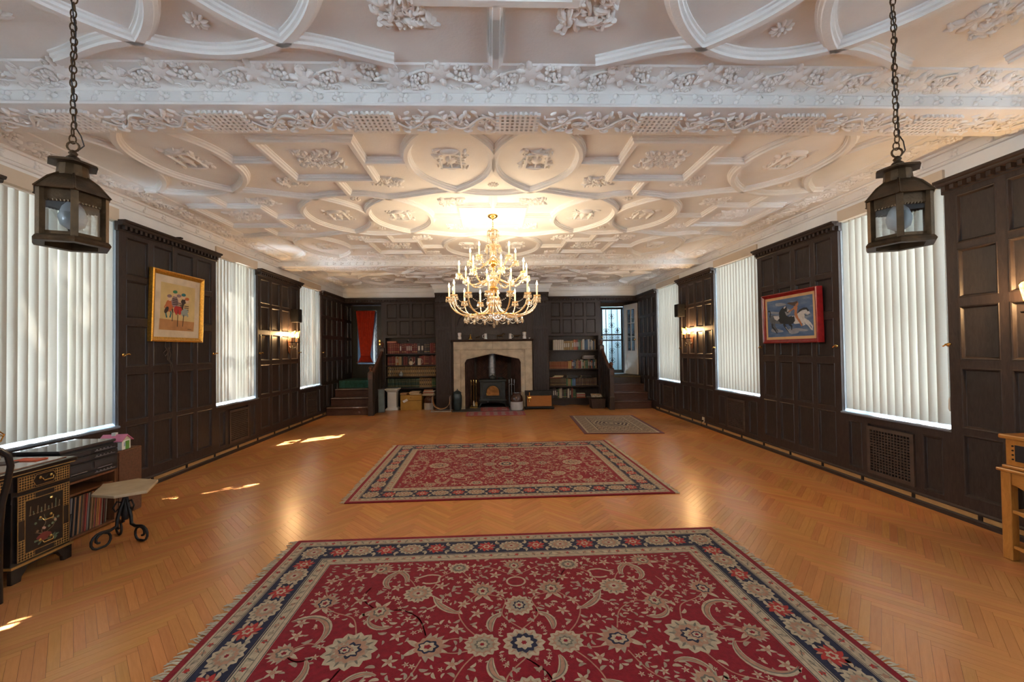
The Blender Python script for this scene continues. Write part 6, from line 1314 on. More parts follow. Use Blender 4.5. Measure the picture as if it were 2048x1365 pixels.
M['green_board'] = mk('mottled green board', (0.06,0.085,0.062), 0.4, 0, 0.3, 8)
t = thing('leaning_panel', 'green mottled framed panel leaning between banister and white pedestal', 'panel'); t.matrix_world = Matrix.Translation((-2.655, 9.93, 0.004)) @ Matrix.Rotation(math.radians(22), 4, 'Z') @ Matrix.Rotation(math.radians(-6), 4, 'X')
MB().box(-0.07,0.07,-0.0,0.012,0.01,0.56).build('board', M['green_board'], t); b = MB()
for q in ((-0.08,0.08,0,0.02),(-0.08,0.08,0.55,0.57),(-0.08,-0.065,0.02,0.55),(0.065,0.08,0.02,0.55)): b.box(q[0],q[1],-0.006,0.016,q[2],q[3])
b.build('frame', M['oak'], t)
M['suede'] = mk('tan suede sling', (0.36,0.19,0.08), 0.9, 0, 0.2, 10); M['steel'] = mk('dull steel bar', (0.34,0.31,0.28), 0.45, 0.3, 0.2, 10)
t = thing('log_carrier', 'tan suede log sling in a steel frame beside the left pilaster', 'log holder', (-1.215, 9.98, 0.0012))
vs = []; n = 16
for i in range(n+1):
    q = PI*i/n; x = -0.21*math.cos(q)*(1 if True else 0); z = 0.36-0.30*math.sin(q)**0.6
    for y in (-0.11, 0.11): vs.append((x, y, z))
o = MB().add(vs, [(2*i, 2*i+1, 2*i+3, 2*i+2) for i in range(n)]).build('sling', M['suede'], t, smooth=60, fix=False); o.modifiers.new('th', 'SOLIDIFY').thickness = 0.006
for sx in (-1, 1):
    MB().tube([(sx*0.215,-0.12,0.365),(sx*0.215,0.12,0.365)], 0.008, 6).build('top_bar', M['steel'], t)
    for y in (-0.12, 0.12): MB().tube([(sx*0.215,y,0.37),(sx*0.225,y,0.012)], 0.008, 6).build('upright', M['steel'], t)
for y in (-0.12, 0.12): MB().tube([(-0.25,y,0.010),(0.25,y,0.010)], 0.010, 6).build('foot_bar', M['steel'], t)
M['teal_glaze'] = mk('dark teal glaze', (0.022,0.038,0.042), 0.3, 0, 0.4, 10)
t = thing('lidded_jar', 'tall dark teal lidded jar before the left fireplace jamb', 'jar', (-0.83, 10.03, 0.0135)); MB().lathe([(0.08,0),(0.09,0.01),(0.105,0.08),(0.115,0.25),(0.112,0.35),(0.09,0.41),(0.085,0.42)], 18).build('body', M['teal_glaze'], t, smooth=40); MB().lathe([(0.10,0.415),(0.105,0.425),(0.08,0.455),(0.03,0.485),(0.012,0.49),(0.018,0.51),(0.003,0.525)], 18).build('lid', M['teal_glaze'], t, smooth=40)
M['orange_wood'] = wood('orange stained board', (0.26,0.085,0.016), (0.38,0.14,0.028), 0.4, grain=(1,4,8))
t = thing('kindling_box', 'low black-framed wood box with orange front before the right pilaster', 'box', (1.19, 10.012, 0.0015))
b = MB(); b.box(-0.33,0.33,-0.0,0.15,0.05,0.075); b.box(-0.33,-0.31,-0.0,0.15,0.075,0.44); b.box(0.31,0.33,-0.0,0.15,0.075,0.44); b.box(-0.33,0.33,0.135,0.15,0.075,0.44); bevel(b.build('body', M['iron'], t), 0.004)
MB().box(-0.305,0.305,-0.012,0.0,0.078,0.34).build('front_board', M['orange_wood'], t); bevel(MB().prism([(-0.345,0.345-0.0),(0.345,0.345),(0.345,0.46),(-0.345,0.46)], -0.02, 0.155, 'y').build('lid', M['iron'], t), 0.005); bevel(MB().box(-0.37,0.37,-0.04,0.17,0.03,0.052).build('base_ledge', M['iron'], t), 0.004)
for sx in (-1, 1): MB().box(sx*0.34-0.02, sx*0.34+0.02, -0.03, 0.16, 0, 0.03).build('foot', M['iron'], t)
t = thing('brass_figure', 'brass hanging ornament with round boss at the left end of the black box', 'ornament', (0.945, 9.986, 0.16)); MB().lathe([(0.038,0),(0.040,-0.008),(0.024,-0.016),(0.005,-0.02)], 14, (0,0,0.12), ax='y').build('boss', M['gilt'], t, smooth=40)
b = MB(); b.prism([(-0.012,0.15),(0.012,0.15),(0.018,0.19),(0.010,0.23),(0.016,0.27),(-0.016,0.27),(-0.010,0.23),(-0.018,0.19)], -0.012, 0, 'y'); b.build('upper_scroll', M['gilt'], t); b = MB(); b.prism([(-0.012,0.09),(0.012,0.09),(0.016,0.05),(0.0,0.0),(-0.016,0.05)], -0.012, 0, 'y'); b.build('lower_scroll', M['gilt'], t)
for sx in (-1, 1): MB().tube([(sx*0.036,-0.006,0.12),(sx*0.05,-0.006,0.15),(sx*0.036,-0.006,0.165)], 0.005, 6).build('side_scroll', M['gilt'], t)
M['wicker'] = mk('dark wicker', (0.050,0.024,0.016), 0.7, 0, 0.4, 30, 0.6, 160); M['leafgreen'] = mk('dusty leaf', (0.12,0.13,0.065), 0.7, 0, 0.3, 14)
t = thing('wicker_basket', 'dark wicker basket with leaves and papers below the right bookcase', 'basket', (2.66, 10.12, 0.0012))
for i in range(9):
    z = 0.012+i*0.026; k = 0.15+0.0035*i; MB().tube([(-k,-0.13,z),(k,-0.13,z),(k,0.13,z),(-k,0.13,z)], 0.013, 6, closed=True).build('woven_band', M['wicker'], t)
MB().box(-0.14,0.14,-0.12,0.12,0.004,0.012).build('bottom', M['wicker'], t)
for i in range(7): MB().box(-0.155+i*0.05,-0.14+i*0.05,-0.146,-0.138,0.0,0.24).build('stake', M['wicker'], t)
t = thing('trailing_plant', 'pale leafy trailing plant in the wicker basket', 'plant', (2.70, 10.10, 0.016)); rp = random.Random(3); MB().lathe([(0.05,0),(0.06,0.12)], 12).build('pot', M['brown_glaze'], t)
for i in range(22):
    a, l = rp.uniform(0, 6.3), rp.uniform(0.03, 0.14); c = Vector((l*math.cos(a), l*math.sin(a)*0.8, 0.22+rp.uniform(-0.02, 0.12))); d = Vector((math.cos(a), math.sin(a), rp.uniform(-0.6, 0.5))).normalized()*0.055; s = Vector((-math.sin(a), math.cos(a), 0))*0.022
    MB().add([c, c+d*0.5+s+Vector((0,0,0.008)), c+d, c+d*0.5-s+Vector((0,0,0.008))], [(0,1,2),(0,2,3)]).build('leaf', M['leafgreen'], t)
    if i % 3 == 0: MB().tube([(0,0,0.11), (c.x*0.6, c.y*0.6, 0.20), tuple(c)], 0.003, 5).build('stem', M['leafgreen'], t)
for i in range(3): book(2.66-0.01*i, 10.16, 0.27+0.0255*i, 0.025, 0.18, 0.25-0.02*i, ((0.40,0.35,0.27),(0.44,0.40,0.33),(0.30,0.22,0.14))[i], 0, ('buff papers, lowest','cream papers, middle','brown booklet, topmost')[i]+' of the pile over the wicker basket', 'papers on the wicker basket', flat=0.15*(i-1))
# ================================================================== small fittings on the side walls
def cleat(X, sg, y, z, label):
    t = thing('brass_catch', label, 'catch', (X+sg*0.03, y, z), 0 if sg > 0 else PI, 'brass shutter catches beside the windows')
    MB().lathe([(0.016,0),(0.016,0.005),(0.006,0.008),(0.006,0.03)], 10, ax='x').build('rose', M['brass'], t); MB().tube([(0.03,0.0,0.004),(0.034,0.028,0.012),(0.032,0.045,0.004)], [0.008,0.007,0.009], 7).build('knob', M['brass'], t, smooth=60); MB().tube([(0.028,0,0),(0.03,-0.02,-0.012)], 0.006, 6).build('tail', M['brass'], t)
for i, y in enumerate((4.37, 5.75, 6.88, 8.26, 9.40)): cleat(XL, 1, y, 1.48, 'brass catch on the left wall, %s' % ('right of the dappled near blind', 'left of the sunlit blind', 'right of the sunlit blind', 'below the small black speaker', 'right of the far blind')[i])
for i, y in enumerate((3.42, 4.50, 5.79, 7.06, 8.29, )): cleat(XR, -1, y-(0.05 if i in (0, 3) else 0), 1.475, 'brass catch on the right wall, %s' % ('right of the near wide blind', 'between near blind and horse painting', 'left of the horse painting', 'beside the middle blind and sconce', 'next to the farthest blind')[i])
def wall_speaker(X, sg, y, z, label):
    t = thing('wall_speaker', label, 'speaker', (X+sg*0.03, y, z), 0 if sg > 0 else PI, 'small black wall speakers'); bevel(MB().box(0.012,0.15,-0.085,0.085,-0.13,0.13).build('cabinet', M['iron'], t), 0.006); MB().box(0.15,0.156,-0.075,0.075,-0.12,0.12).build('grille_cloth', M['black'], t); MB().box(0,0.012,-0.03,0.03,-0.04,0.04).build('bracket', M['iron'], t)
wall_speaker(XL, 1, 8.00, 2.20, 'small black speaker high beside the left sconce'); wall_speaker(XR, -1, 8.14, 2.24, 'small black speaker high beside the right far sconce')
M['cord'] = mk('grey brown cord', (0.085,0.060,0.045), 0.8)
t = thing('tied_cord', 'bundle of brown cord hanging under the gold-framed print', 'cord', (XL+0.035, 4.95, 0))
MB().tube([(0.01,-0.04,1.64),(0.012,-0.055,1.58),(0.012,-0.02,1.52),(0.014,0.02,1.56),(0.012,0.0,1.62)], 0.004, 6).build('loop', M['cord'], t); MB().tube([(0.012,-0.02,1.55),(0.016,-0.08,1.50),(0.014,-0.05,1.46),(0.014,0.0,1.52)], 0.004, 6).build('loop', M['cord'], t)
MB().tube([(0.012,0.0,1.56),(0.014,0.03,1.48),(0.018,0.0,1.42),(0.014,0.05,1.36),(0.014,0.06,1.30),(0.012,0.09,1.26)], 0.005, 6).build('tail', M['cord'], t); MB().tube([(0.012,-0.01,1.54),(0.014,-0.02,1.42),(0.016,0.02,1.38),(0.014,0.04,1.28)], 0.005, 6).build('tail', M['cord'], t)
t = thing('picture_hanger', 'dark hanging cord and clip above the gold-framed print', 'cord', (XL+0.03, 5.02, 0)); MB().tube([(0.09,0,2.89),(0.012,0.0,2.84),(0.01,0.005,2.62),(0.012,0.0,2.47)], 0.006, 6).build('strand', M['cord'], t); MB().box(0.0,0.12,-0.02,0.02,2.885,2.90).build('clip', M['iron'], t)
t = thing('wall_outlet', 'white wall outlet with plugged cord low on the right wall', 'outlet', (XR-0.03, 7.44, 0.135), PI); MB().box(0,0.012,-0.035,0.035,-0.05,0.05).build('plate', M['cream_china'], t); MB().box(0.012,0.035,-0.015,0.015,-0.035,-0.005).build('plug', M['iron'], t); MB().tube([(0.03,0,-0.02),(0.05,0.01,-0.06),(0.04,0.0,-0.12)], 0.004, 6).build('lead', M['iron'], t)
# ================================================================== black lacquer desk with gold decoration
def lacquer():
    m = mk('black lacquer', (0.014,0.011,0.010), 0.22, 0, 0.4, 10); return m
M['lacquer'] = lacquer(); M['gold_paint'] = mk('gold paint', (0.34,0.18,0.045), 0.45, 0.3, 0.2, 30); M['desk_top'] = wood('polished red brown top', (0.13,0.055,0.028), (0.26,0.13,0.075), 0.16, grain=(3,1,3), coat=0.5)
DM = [M['lacquer'], M['gold_paint'], mk('painted leaf', (0.10,0.13,0.07), 0.5), mk('painted blossom', (0.42,0.22,0.14), 0.5), mk('painted red bowl', (0.16,0.025,0.02), 0.5), mk('painted dull gold', (0.16,0.10,0.04), 0.5)]
DX = -3.10
def lattice(f, x0, x1, y0, y1, lay, s=0.014):
    f.rect(x0, y0, x1, y1, 1, lay); n, m_ = max(1, round((x1-x0)/s)), max(1, round((y1-y0)/s)); dx, dy = (x1-x0)/n, (y1-y0)/m_
    for i in range(n):
        for j in range(m_): cx, cy_ = x0+dx*(i+0.5), y0+dy*(j+0.5); f.poly([(cx-dx*0.47,cy_),(cx,cy_-dy*0.47),(cx+dx*0.47,cy_),(cx,cy_+dy*0.47)], 0, lay+1)
def deco(f, w_, h_, door):
    f.rect(0, 0, w_, h_, 1, 0); f.rect(0.003, 0.003, w_-0.003, h_-0.003, 0, 1); bw = 0.042 if door else 0.0
    if door:
        lattice(f, 0.005, w_-0.005, 0.005, h_-0.005, 2, 0.0165); f.rect(bw, bw, w_-bw, h_-bw, 1, 4); f.rect(bw+0.003, bw+0.003, w_-bw-0.003, h_-bw-0.003, 0, 5)
        for (x0, y0, x1, y1) in ((w_*0.32,0.007,w_*0.68,bw-0.003),(w_*0.32,h_-bw+0.003,w_*0.68,h_-0.007),(0.007,h_*0.32,bw-0.003,h_*0.62),(w_-bw+0.003,h_*0.32,w_-0.007,h_*0.62)):
            f.rect(x0-0.004, y0-0.002, x1+0.004, y1+0.002, 1, 4); f.rect(x0-0.002, y0, x1+0.002, y1, 0, 5)
        cx = w_/2; r = random.Random(2)
        for i in range(9): x = bw+0.03+i*(w_-2*bw-0.06)/8; f.ribbon([(x, h_*0.66), (x+r.uniform(-0.004,0.004), h_*(0.70+0.10*r.random()))], 0.006, 2 if i % 2 else 5, 6); f.blob((x, h_*(0.66)), 0.008, 0.004, 0, 3, 0.1, 5, 6)
        f.ribbon([(cx-0.01,h_*0.24),(cx-0.02,h_*0.36),(cx+0.005,h_*0.46),(cx-0.005,h_*0.60)], 0.004, 5, 6); f.ribbon([(cx,h_*0.30),(cx+0.05,h_*0.36),(cx+0.07,h_*0.44)], 0.003, 5, 6); f.ribbon([(cx-0.01,h_*0.30),(cx-0.06,h_*0.36)], 0.003, 5, 6)
        for i in range(14): f.blob((cx+r.uniform(-0.085,0.085), h_*r.uniform(0.33,0.56)), 0.0085, 0.0085, r.random(), 5, 0.2, r.choice((3,3,5,2)), 7)
        f.blob((cx-0.005, h_*0.26), 0.045, 0.026, 0, 4, 0.08, 4, 8); f.rect(cx-0.04, h_*0.19, cx+0.04, h_*0.205, 5, 7)
        for i in range(8): f.blob((cx+r.uniform(-0.09,0.09), h_*r.uniform(0.15,0.25)), 0.012, 0.006, r.random(), 3, 0.2, 2, 6)
    else:
        lattice(f, 0.006, w_*0.30, 0.006, h_-0.006, 2, 0.0165); lattice(f, w_*0.70, w_-0.006, 0.006, h_-0.006, 2, 0.0165)
        f.poly([(w_*0.27,h_/2),(w_*0.33,0.010),(w_*0.67,0.010),(w_*0.73,h_/2),(w_*0.67,h_-0.010),(w_*0.33,h_-0.010)], 1, 4); f.poly([(w_*0.28,h_/2),(w_*0.335,0.013),(w_*0.665,0.013),(w_*0.72,h_/2),(w_*0.665,h_-0.013),(w_*0.335,h_-0.013)], 0, 5)
def bail(par, y, z, half=0.034):
    h = MB().tube([(0.004,-half,0),(0.018,-half,-0.004),(0.022,-half*0.8,-0.020),(0.022,half*0.8,-0.020),(0.018,half,-0.004),(0.004,half,0)], 0.0032, 6).build('bail_handle', M['brass'], par, loc=(DX+0.008, y, z))
    for s in (-1, 1): MB().lathe([(0.009,0),(0.010,0.004),(0.004,0.010)], 10, (0,s*half,0), ax='x').build('escutcheon', M['brass'], h)
def desk():
    t = thing('lacquer_desk', 'black lacquer pedestal desk with gold lattice and flower decoration', 'desk'); y0, y1, xb = 1.78, 3.105, -3.70
    tp = MB(); tp.box(xb-0.015, DX+0.02, y0-0.02, y1+0.02, 0.705, 0.735); bevel(tp.build('top_edge', M['lacquer'], t), 0.006)
    MB().box(xb+0.02, DX-0.02, y0+0.02, y1-0.02, 0.735, 0.741).build('top_inlay', M['desk_top'], t); MB().box(xb-0.006, DX+0.012, y0-0.012, y1+0.012, 0.698, 0.706).build('gold_bead', M['gold_paint'], t)
    for k, (a, b_) in enumerate(((2.735, y1), (y0, 2.15))):
        p = MB(); p.box(xb, DX-0.012, a, b_, 0.105, 0.70); bevel(p.build('pedestal', M['lacquer'], t), 0.004)
        MB().box(xb-0.008, DX+0.004, a-0.010, b_+0.010, 0.098, 0.112).build('base_moulding', M['gold_paint'], t)
        q = MB(); q.box(xb, DX-0.004, a-0.004, b_+0.004, 0.085, 0.1); q.build('plinth', M['lacquer'], t)
        for ya, yb in ((a-0.004, a+0.09), (b_-0.09, b_+0.004)):
            s = 1 if ya < (a+b_)/2-0.05 else -1; e0, e1 = (ya, yb) if s > 0 else (yb, ya)
            MB().prism([(e0,0.0),(e0+s*0.055,0.0),(e0+s*0.06,0.03),(e0+s*0.078,0.05),(e0+s*0.094,0.085),(e0,0.085)], DX-0.03, DX-0.004, 'x').build('bracket_foot', M['lacquer'], t); MB().box(xb, xb+0.03, min(e0, e0+s*0.05), max(e0, e0+s*0.05), 0, 0.085).build('bracket_foot', M['lacquer'], t)
        w_ = b_-a
        for nm, z0, z1, door in (('drawer', 0.588, 0.685, False), ('door', 0.128, 0.560, True)):
            d = bevel(MB().box(DX-0.012, DX+0.004, a+0.022, b_-0.022, z0, z1).build(nm, M['lacquer'], t), 0.003)
            f = Flat(0.00015); deco(f, w_-0.044, z1-z0, door); o = link('gold_decoration', f.b.mesh('gold_decoration', DM, fix=False), d); o.matrix_world = Matrix(((0,0,1,DX+0.0046),(1,0,0,a+0.022),(0,1,0,z0),(0,0,0,1)))
            if door: bail(d, (a+b_)/2, 0.375); bail(d, (a+b_)/2, 0.225); MB().lathe([(0.008,0),(0.010,0.008),(0.003,0.014)], 8, (DX+0.005,(a+b_)/2+0.035,0.49), ax='x').build('knob', M['brass'], d)
            else: bail(d, (a+b_)/2, (z0+z1)/2+0.012)
    c = bevel(MB().box(DX-0.012, DX+0.004, 2.19, 2.70, 0.60, 0.685).build('center_drawer', M['lacquer'], t), 0.003); f = Flat(0.00015); deco(f, 0.51, 0.085, False); o = link('gold_decoration', f.b.mesh('gold_decoration', DM, fix=False), c); o.matrix_world = Matrix(((0,0,1,DX+0.0046),(1,0,0,2.19),(0,1,0,0.60),(0,0,0,1))); bail(c, 2.445, 0.65)
    MB().box(xb, DX-0.012, 2.15, 2.735, 0.595, 0.70).build('apron', M['lacquer'], t)
desk()
# ------------------------------------------------------------------ chair at the desk
def chair():
    t = thing('bentwood_chair', 'black lacquered chair with curved back post at the left edge', 'chair', (-2.955, 2.285, 0.0))
    for s in (-1, 1):
        y = s*0.255
        MB().tube([(0.0,y,0.0),(-0.004,y,0.25),(-0.002,y,0.46),(0.012,y*1.0,0.60),(0.038,y*1.02,0.72),(0.056,y*1.02,0.82),(0.052,y*0.98,0.885),(0.035,y*0.86,0.925)], [0.017,0.017,0.018,0.017,0.016,0.016,0.017,0.018], 10).build('back_post', M['lacquer'], t, smooth=60)
        MB().tube([(-0.42,y*0.95,0.0),(-0.42,y*0.95,0.45)], [0.015,0.018], 10).build('leg', M['lacquer'], t, smooth=60); MB().tube([(-0.42,y*0.95,0.18),(0,y,0.20)], 0.010, 8).build('stretcher', M['lacquer'], t)
        MB().tube([(-0.02,y,0.66),(-0.16,y*1.08,0.66),(-0.32,y*1.05,0.65),(-0.38,y*0.98,0.45)], 0.012, 8).build('arm', M['lacquer'], t, smooth=60)
    MB().tube([(0.035,-0.22,0.925),(0.022,-0.12,0.945),(0.016,0,0.95),(0.022,0.12,0.945),(0.035,0.22,0.925)], 0.018, 10).build('top_rail', M['lacquer'], t, smooth=60)
    bevel(MB().box(-0.45, 0.01, -0.25, 0.25, 0.44, 0.475).build('seat', M['lacquer'], t), 0.012); MB().prism([(-0.07,0.475),(0.07,0.475),(0.055,0.72),(0.075,0.93),(-0.075,0.93),(-0.055,0.72)], 0.0, 0.012, 'x').build('back_splat', M['lacquer'], t); MB().tube([(-0.42,-0.24,0.14),(-0.42,0.24,0.14)], 0.010, 8).build('stretcher', M['lacquer'], t)
chair()
# ------------------------------------------------------------------ things on the desk
M['orange_card'] = mk('orange card', (0.60,0.085,0.02), 0.6)
tag(bevel(MB().box(-3.37,-3.20,2.96,3.04,0.7415,0.747).build('orange_folder', M['orange_card']), 0.001), 'bright orange card folder on the desk top near the stereo', 'folder')
tag(bevel(MB(Matrix.Translation((-3.40,2.90,0)) @ Matrix.Rotation(0.3,4,'Z')).box(-0.10,0.10,-0.05,0.05,0.7415,0.7455).build('dark_booklet', M['dark_label']), 0.001), 'dark thin booklet on the desk beside the orange folder', 'booklet')
M['manila'] = mk('manila paper', (0.46,0.31,0.13), 0.8)
for i in range(4): tag(bevel(MB(Matrix.Translation((-3.46,2.76,0)) @ Matrix.Rotation(0.12*i-0.15,4,'Z')).box(-0.13,0.13,-0.10,0.10,0.7415+i*0.0125,0.753+i*0.0125).build('manila_folder', M['manila']), 0.002), ('lowest','second','third','topmost')[i]+' manila folder of the stack at the left end of the desk', 'folder', 'manila folders on the desk')
t = thing('gilt_leaf_ornament', 'gilded openwork leaf ornament cut off at the left edge above the desk', 'ornament', (-3.60, 3.02, 0.7415)); MB().lathe([(0.06,0),(0.062,0.01),(0.02,0.02),(0.014,0.09),(0.03,0.10)], 14).build('foot', M['gilt'], t, smooth=40)
for i in range(7): a = i*2*PI/7; MB().tube([(0.02*math.cos(a),0.02*math.sin(a),0.095),(0.06*math.cos(a+0.2),0.06*math.sin(a+0.2),0.12),(0.075*math.cos(a),0.075*math.sin(a),0.17),(0.05*math.cos(a-0.2),0.05*math.sin(a-0.2),0.20)], 0.005, 6).build('leaf', M['gilt'], t, smooth=50)
MB().tube([(0.07*math.cos(q*PI/12),0.07*math.sin(q*PI/12),0.165) for q in range(24)], 0.004, 5, closed=True).build('rim', M['gilt'], t)
t = thing('waste_bin', 'plain black bin on the floor between desk and record cabinet', 'bin', (-3.33, 3.20, 0.0015)); vs = MB(); vs.frus(-0.075,0.075,-0.055,0.055,0.25,0.0,0.012); vs.build('body', M['iron'], t); b = MB(); b.tube([(-0.075,-0.055,0.25),(0.075,-0.055,0.25),(0.075,0.055,0.25),(-0.075,0.055,0.25)], 0.005, 6, closed=True); b.build('rim', M['iron'], t)
# ------------------------------------------------------------------ record cabinet, stereo, records, loudspeaker, toy house
M['walnut'] = wood('walnut veneer', (0.10,0.038,0.016), (0.20,0.085,0.038), 0.35, grain=(6,6,1.0)); M['smoke'] = mk('smoked acrylic lid', (0.05,0.045,0.045), 0.08); M['black_plastic'] = mk('black plastic', (0.018,0.018,0.020), 0.35); M['silver_plastic'] = mk('silver trim', (0.30,0.30,0.31), 0.35, 0.5)
CY0, CY1, CX = 3.285, 3.735, -3.345
t = thing('record_cabinet', 'low walnut record cabinet under the black stereo by the window', 'cabinet'); b = None
for nm, q in (('side_panel',(CX-0.40,CX,CY0,CY0+0.018,0.0,0.452)),('side_panel',(CX-0.40,CX,CY1-0.018,CY1,0.0,0.452)),('top_board',(CX-0.40,CX,CY0,CY1,0.452,0.47)),('shelf',(CX-0.40,CX-0.01,CY0+0.018,CY1-0.018,0.352,0.368)),('bottom_board',(CX-0.40,CX,CY0+0.018,CY1-0.018,0.010,0.028)),('back_panel',(CX-0.40,CX-0.39,CY0+0.018,CY1-0.018,0.028,0.452))): bevel(MB().box(*q).build(nm, M['walnut'], t), 0.002)
rr = random.Random(6); y = CY0+0.022; i = 0
RC = [(0.30,0.05,0.04),(0.04,0.035,0.035),(0.38,0.32,0.22),(0.20,0.12,0.06),(0.42,0.20,0.08),(0.05,0.06,0.10),(0.24,0.22,0.20),(0.12,0.03,0.03)]; RMats = [mk('record sleeve %d' % k, c, 0.6) for k, c in enumerate(RC)]; RN = ['red','black','cream','brown','orange','navy','grey','maroon']
while y < CY1-0.07:
    w_ = rr.uniform(0.007, 0.014); k = rr.randrange(8); o = MB().box(-0.30, 0, 0, w_-0.0012, 0, 0.305).build('record_sleeve', RMats[k]); o.matrix_world = Matrix.Translation((CX-0.015-rr.uniform(0,0.012), y, 0.0295)) @ Matrix.Rotation(-0.07, 4, 'X')
    tag(o, '%s record sleeve leaning in the walnut cabinet under the stereo' % RN[k], 'record', 'records in the cabinet'); y += w_+0.0012; i += 1
t = thing('stereo', 'black stacked stereo with twin cassette decks on the record cabinet', 'stereo'); s0, s1, sx = CY0-0.01, CY1+0.01, CX+0.005
bevel(MB().box(sx-0.37, sx-0.012, s0, s1, 0.471, 0.70).build('chassis', M['black_plastic'], t), 0.004); MB().box(sx-0.36, sx-0.02, s0-0.006, s0, 0.475, 0.70).build('wood_cheek', M['walnut'], t)
bevel(MB().box(sx-0.38, sx-0.02, s0-0.004, s1+0.004, 0.712, 0.735).build('turntable_lid', M['smoke'], t), 0.006); MB().box(sx-0.36, sx-0.03, s0+0.01, s1-0.01, 0.70, 0.712).build('turntable_deck', M['black_plastic'], t)
for z0, z1, nm in ((0.655,0.695,'tuner_panel'),(0.605,0.650,'equaliser_panel'),(0.515,0.60,'cassette_deck'),(0.475,0.51,'amplifier_panel')):
    p = bevel(MB().box(sx-0.012, sx, s0+0.004, s1-0.004, z0, z1).build(nm, M['black_plastic'], t), 0.002); mid = (s0+s1)/2
    if nm == 'cassette_deck':
        for a, c in ((s0+0.03, mid-0.015), (mid+0.015, s1-0.03)): MB().box(sx, sx+0.004, a, c, z0+0.02, z1-0.012).build('cassette_door', M['smoke'], p); MB().box(sx, sx+0.005, a+0.03, c-0.03, z0+0.006, z0+0.012).build('key_row', M['silver_plastic'], p)
    else:
        MB().box(sx, sx+0.003, mid+0.02, s1-0.03, z0+0.014, z0+0.018).build('scale_line', M['silver_plastic'], p)
        for k in range(5): MB().box(sx, sx+0.006, mid+0.03+k*0.032, mid+0.042+k*0.032, z0+0.022, z0+0.029).build('button', M['silver_plastic'], p)
        if nm != 'amplifier_panel': MB().box(sx, sx+0.003, s0+0.03, mid-0.02, z0+0.008, z1-0.008).build('display', M['smoke'], p)
t = thing('loudspeaker', 'walnut floor loudspeaker standing right of the stereo', 'speaker'); lx, ly0, ly1 = -3.40, 3.80, 4.06
bevel(MB().box(lx-0.30, lx, ly0, ly1, 0.002, 0.60).build('cabinet', M['walnut'], t), 0.004); M['cloth'] = mk('brown speaker cloth', (0.12,0.052,0.024), 0.9, 0, 0.2, 60, 0.3, 300); MB().box(lx, lx+0.010, ly0+0.012, ly1-0.012, 0.02, 0.588).build('grille_cloth', M['cloth'], t)
M['pink'] = mk('pink toy roof', (0.52,0.13,0.24), 0.5); M['toy_green'] = mk('toy green door', (0.10,0.28,0.05), 0.5)
t = thing('toy_house', 'small white toy house with pink roof on the loudspeaker', 'toy', (-3.50, 3.90, 0.602), PI/2+0.15)
MB().box(-0.055,0.055,-0.085,0.085,0,0.085).build('walls', M['white_paint'], t)
for s in (-1, 1): MB().add([(s*0.075,-0.10,0.078),(s*0.075,0.10,0.078),(0,0.10,0.135),(0,-0.10,0.135)], [(0,1,2,3)]).build('roof', M['pink'], t, fix=False).modifiers.new('th', 'SOLIDIFY').thickness = 0.006
for yy in (-0.085, 0.081): MB().prism([(-0.055,0.085),(0.055,0.085),(0,0.128)], yy, yy+0.004, 'y').build('gable', M['cream_china'], t)
MB().box(-0.012,0.034,-0.089,-0.0855,0.0,0.075).build('door', M['toy_green'], t); MB().box(0.055,0.058,-0.07,-0.02,0.025,0.065).build('window', M['blue_china'], t); MB().box(-0.02,0.012,-0.01,0.022,0.11,0.155).build('chimney', M['white_china'], t)
for yy in (-0.0855, 0.0855): MB().box(-0.03,-0.005,yy-0.001,yy+0.001,0.03,0.065).build('window', M['blue_china'], t)
# ------------------------------------------------------------------ hexagonal marble table
M['marble'] = mk('buff veined marble', (0.50,0.39,0.25), 0.25, 0, 0.14, 7)
def marble_table():
    t = thing('marble_table', 'low hexagonal marble-topped table on black iron scroll legs', 'table', (0, 0, 0)); z = 0.42
    hexa = [(-3.055,3.20),(-3.205,3.455),(-3.035,3.595),(-2.83,3.545),(-2.69,3.265),(-2.845,3.155)]
    bevel(MB().prism(hexa, z-0.022, z).build('top', M['marble'], t), 0.004); c = (-2.945, 3.37)
    MB(Matrix.Translation((c[0], c[1], 0))).lathe([(0.09,z-0.034),(0.09,z-0.022)], 12).build('top_plate', M['iron'], t); MB(Matrix.Translation((c[0], c[1], 0))).lathe([(0.02,z-0.03),(0.016,0.28),(0.028,0.24),(0.03,0.20),(0.018,0.16)], 10).build('stem', M['iron'], t, smooth=50)
    for k, a in enumerate((2.55, -0.25, -1.9)):
        ca, sa = math.cos(a), math.sin(a); P = [(0.01,0.33),(0.035,0.26),(0.055,0.19),(0.06,0.13),(0.10,0.115),(0.16,0.12)]; r0 = 0.062
        P += [(0.16+r0*math.sin(q*0.45), 0.062+r0*math.cos(q*0.45)-0.002) for q in range(1, 13)]+[(0.16+r0*(1-j/8)*math.sin(12*0.45+j*0.6), 0.062+r0*(1-j/8)*math.cos(12*0.45+j*0.6)) for j in range(1, 7)]
        MB().tube([(c[0]+p[0]*ca, c[1]+p[0]*sa, max(0.009, p[1])) for p in P], [0.012]*6+[0.009]*(len(P)-6), 8).build('scroll_leg', M['iron'], t, smooth=60)
        Q = [(0.02,0.30),(0.06,0.32),(0.085,0.28),(0.07,0.245),(0.05,0.26)]; MB().tube([(c[0]+p[0]*ca, c[1]+p[0]*sa, p[1]) for p in Q], 0.007, 6).build('scroll', M['iron'], t, smooth=60)
marble_table()
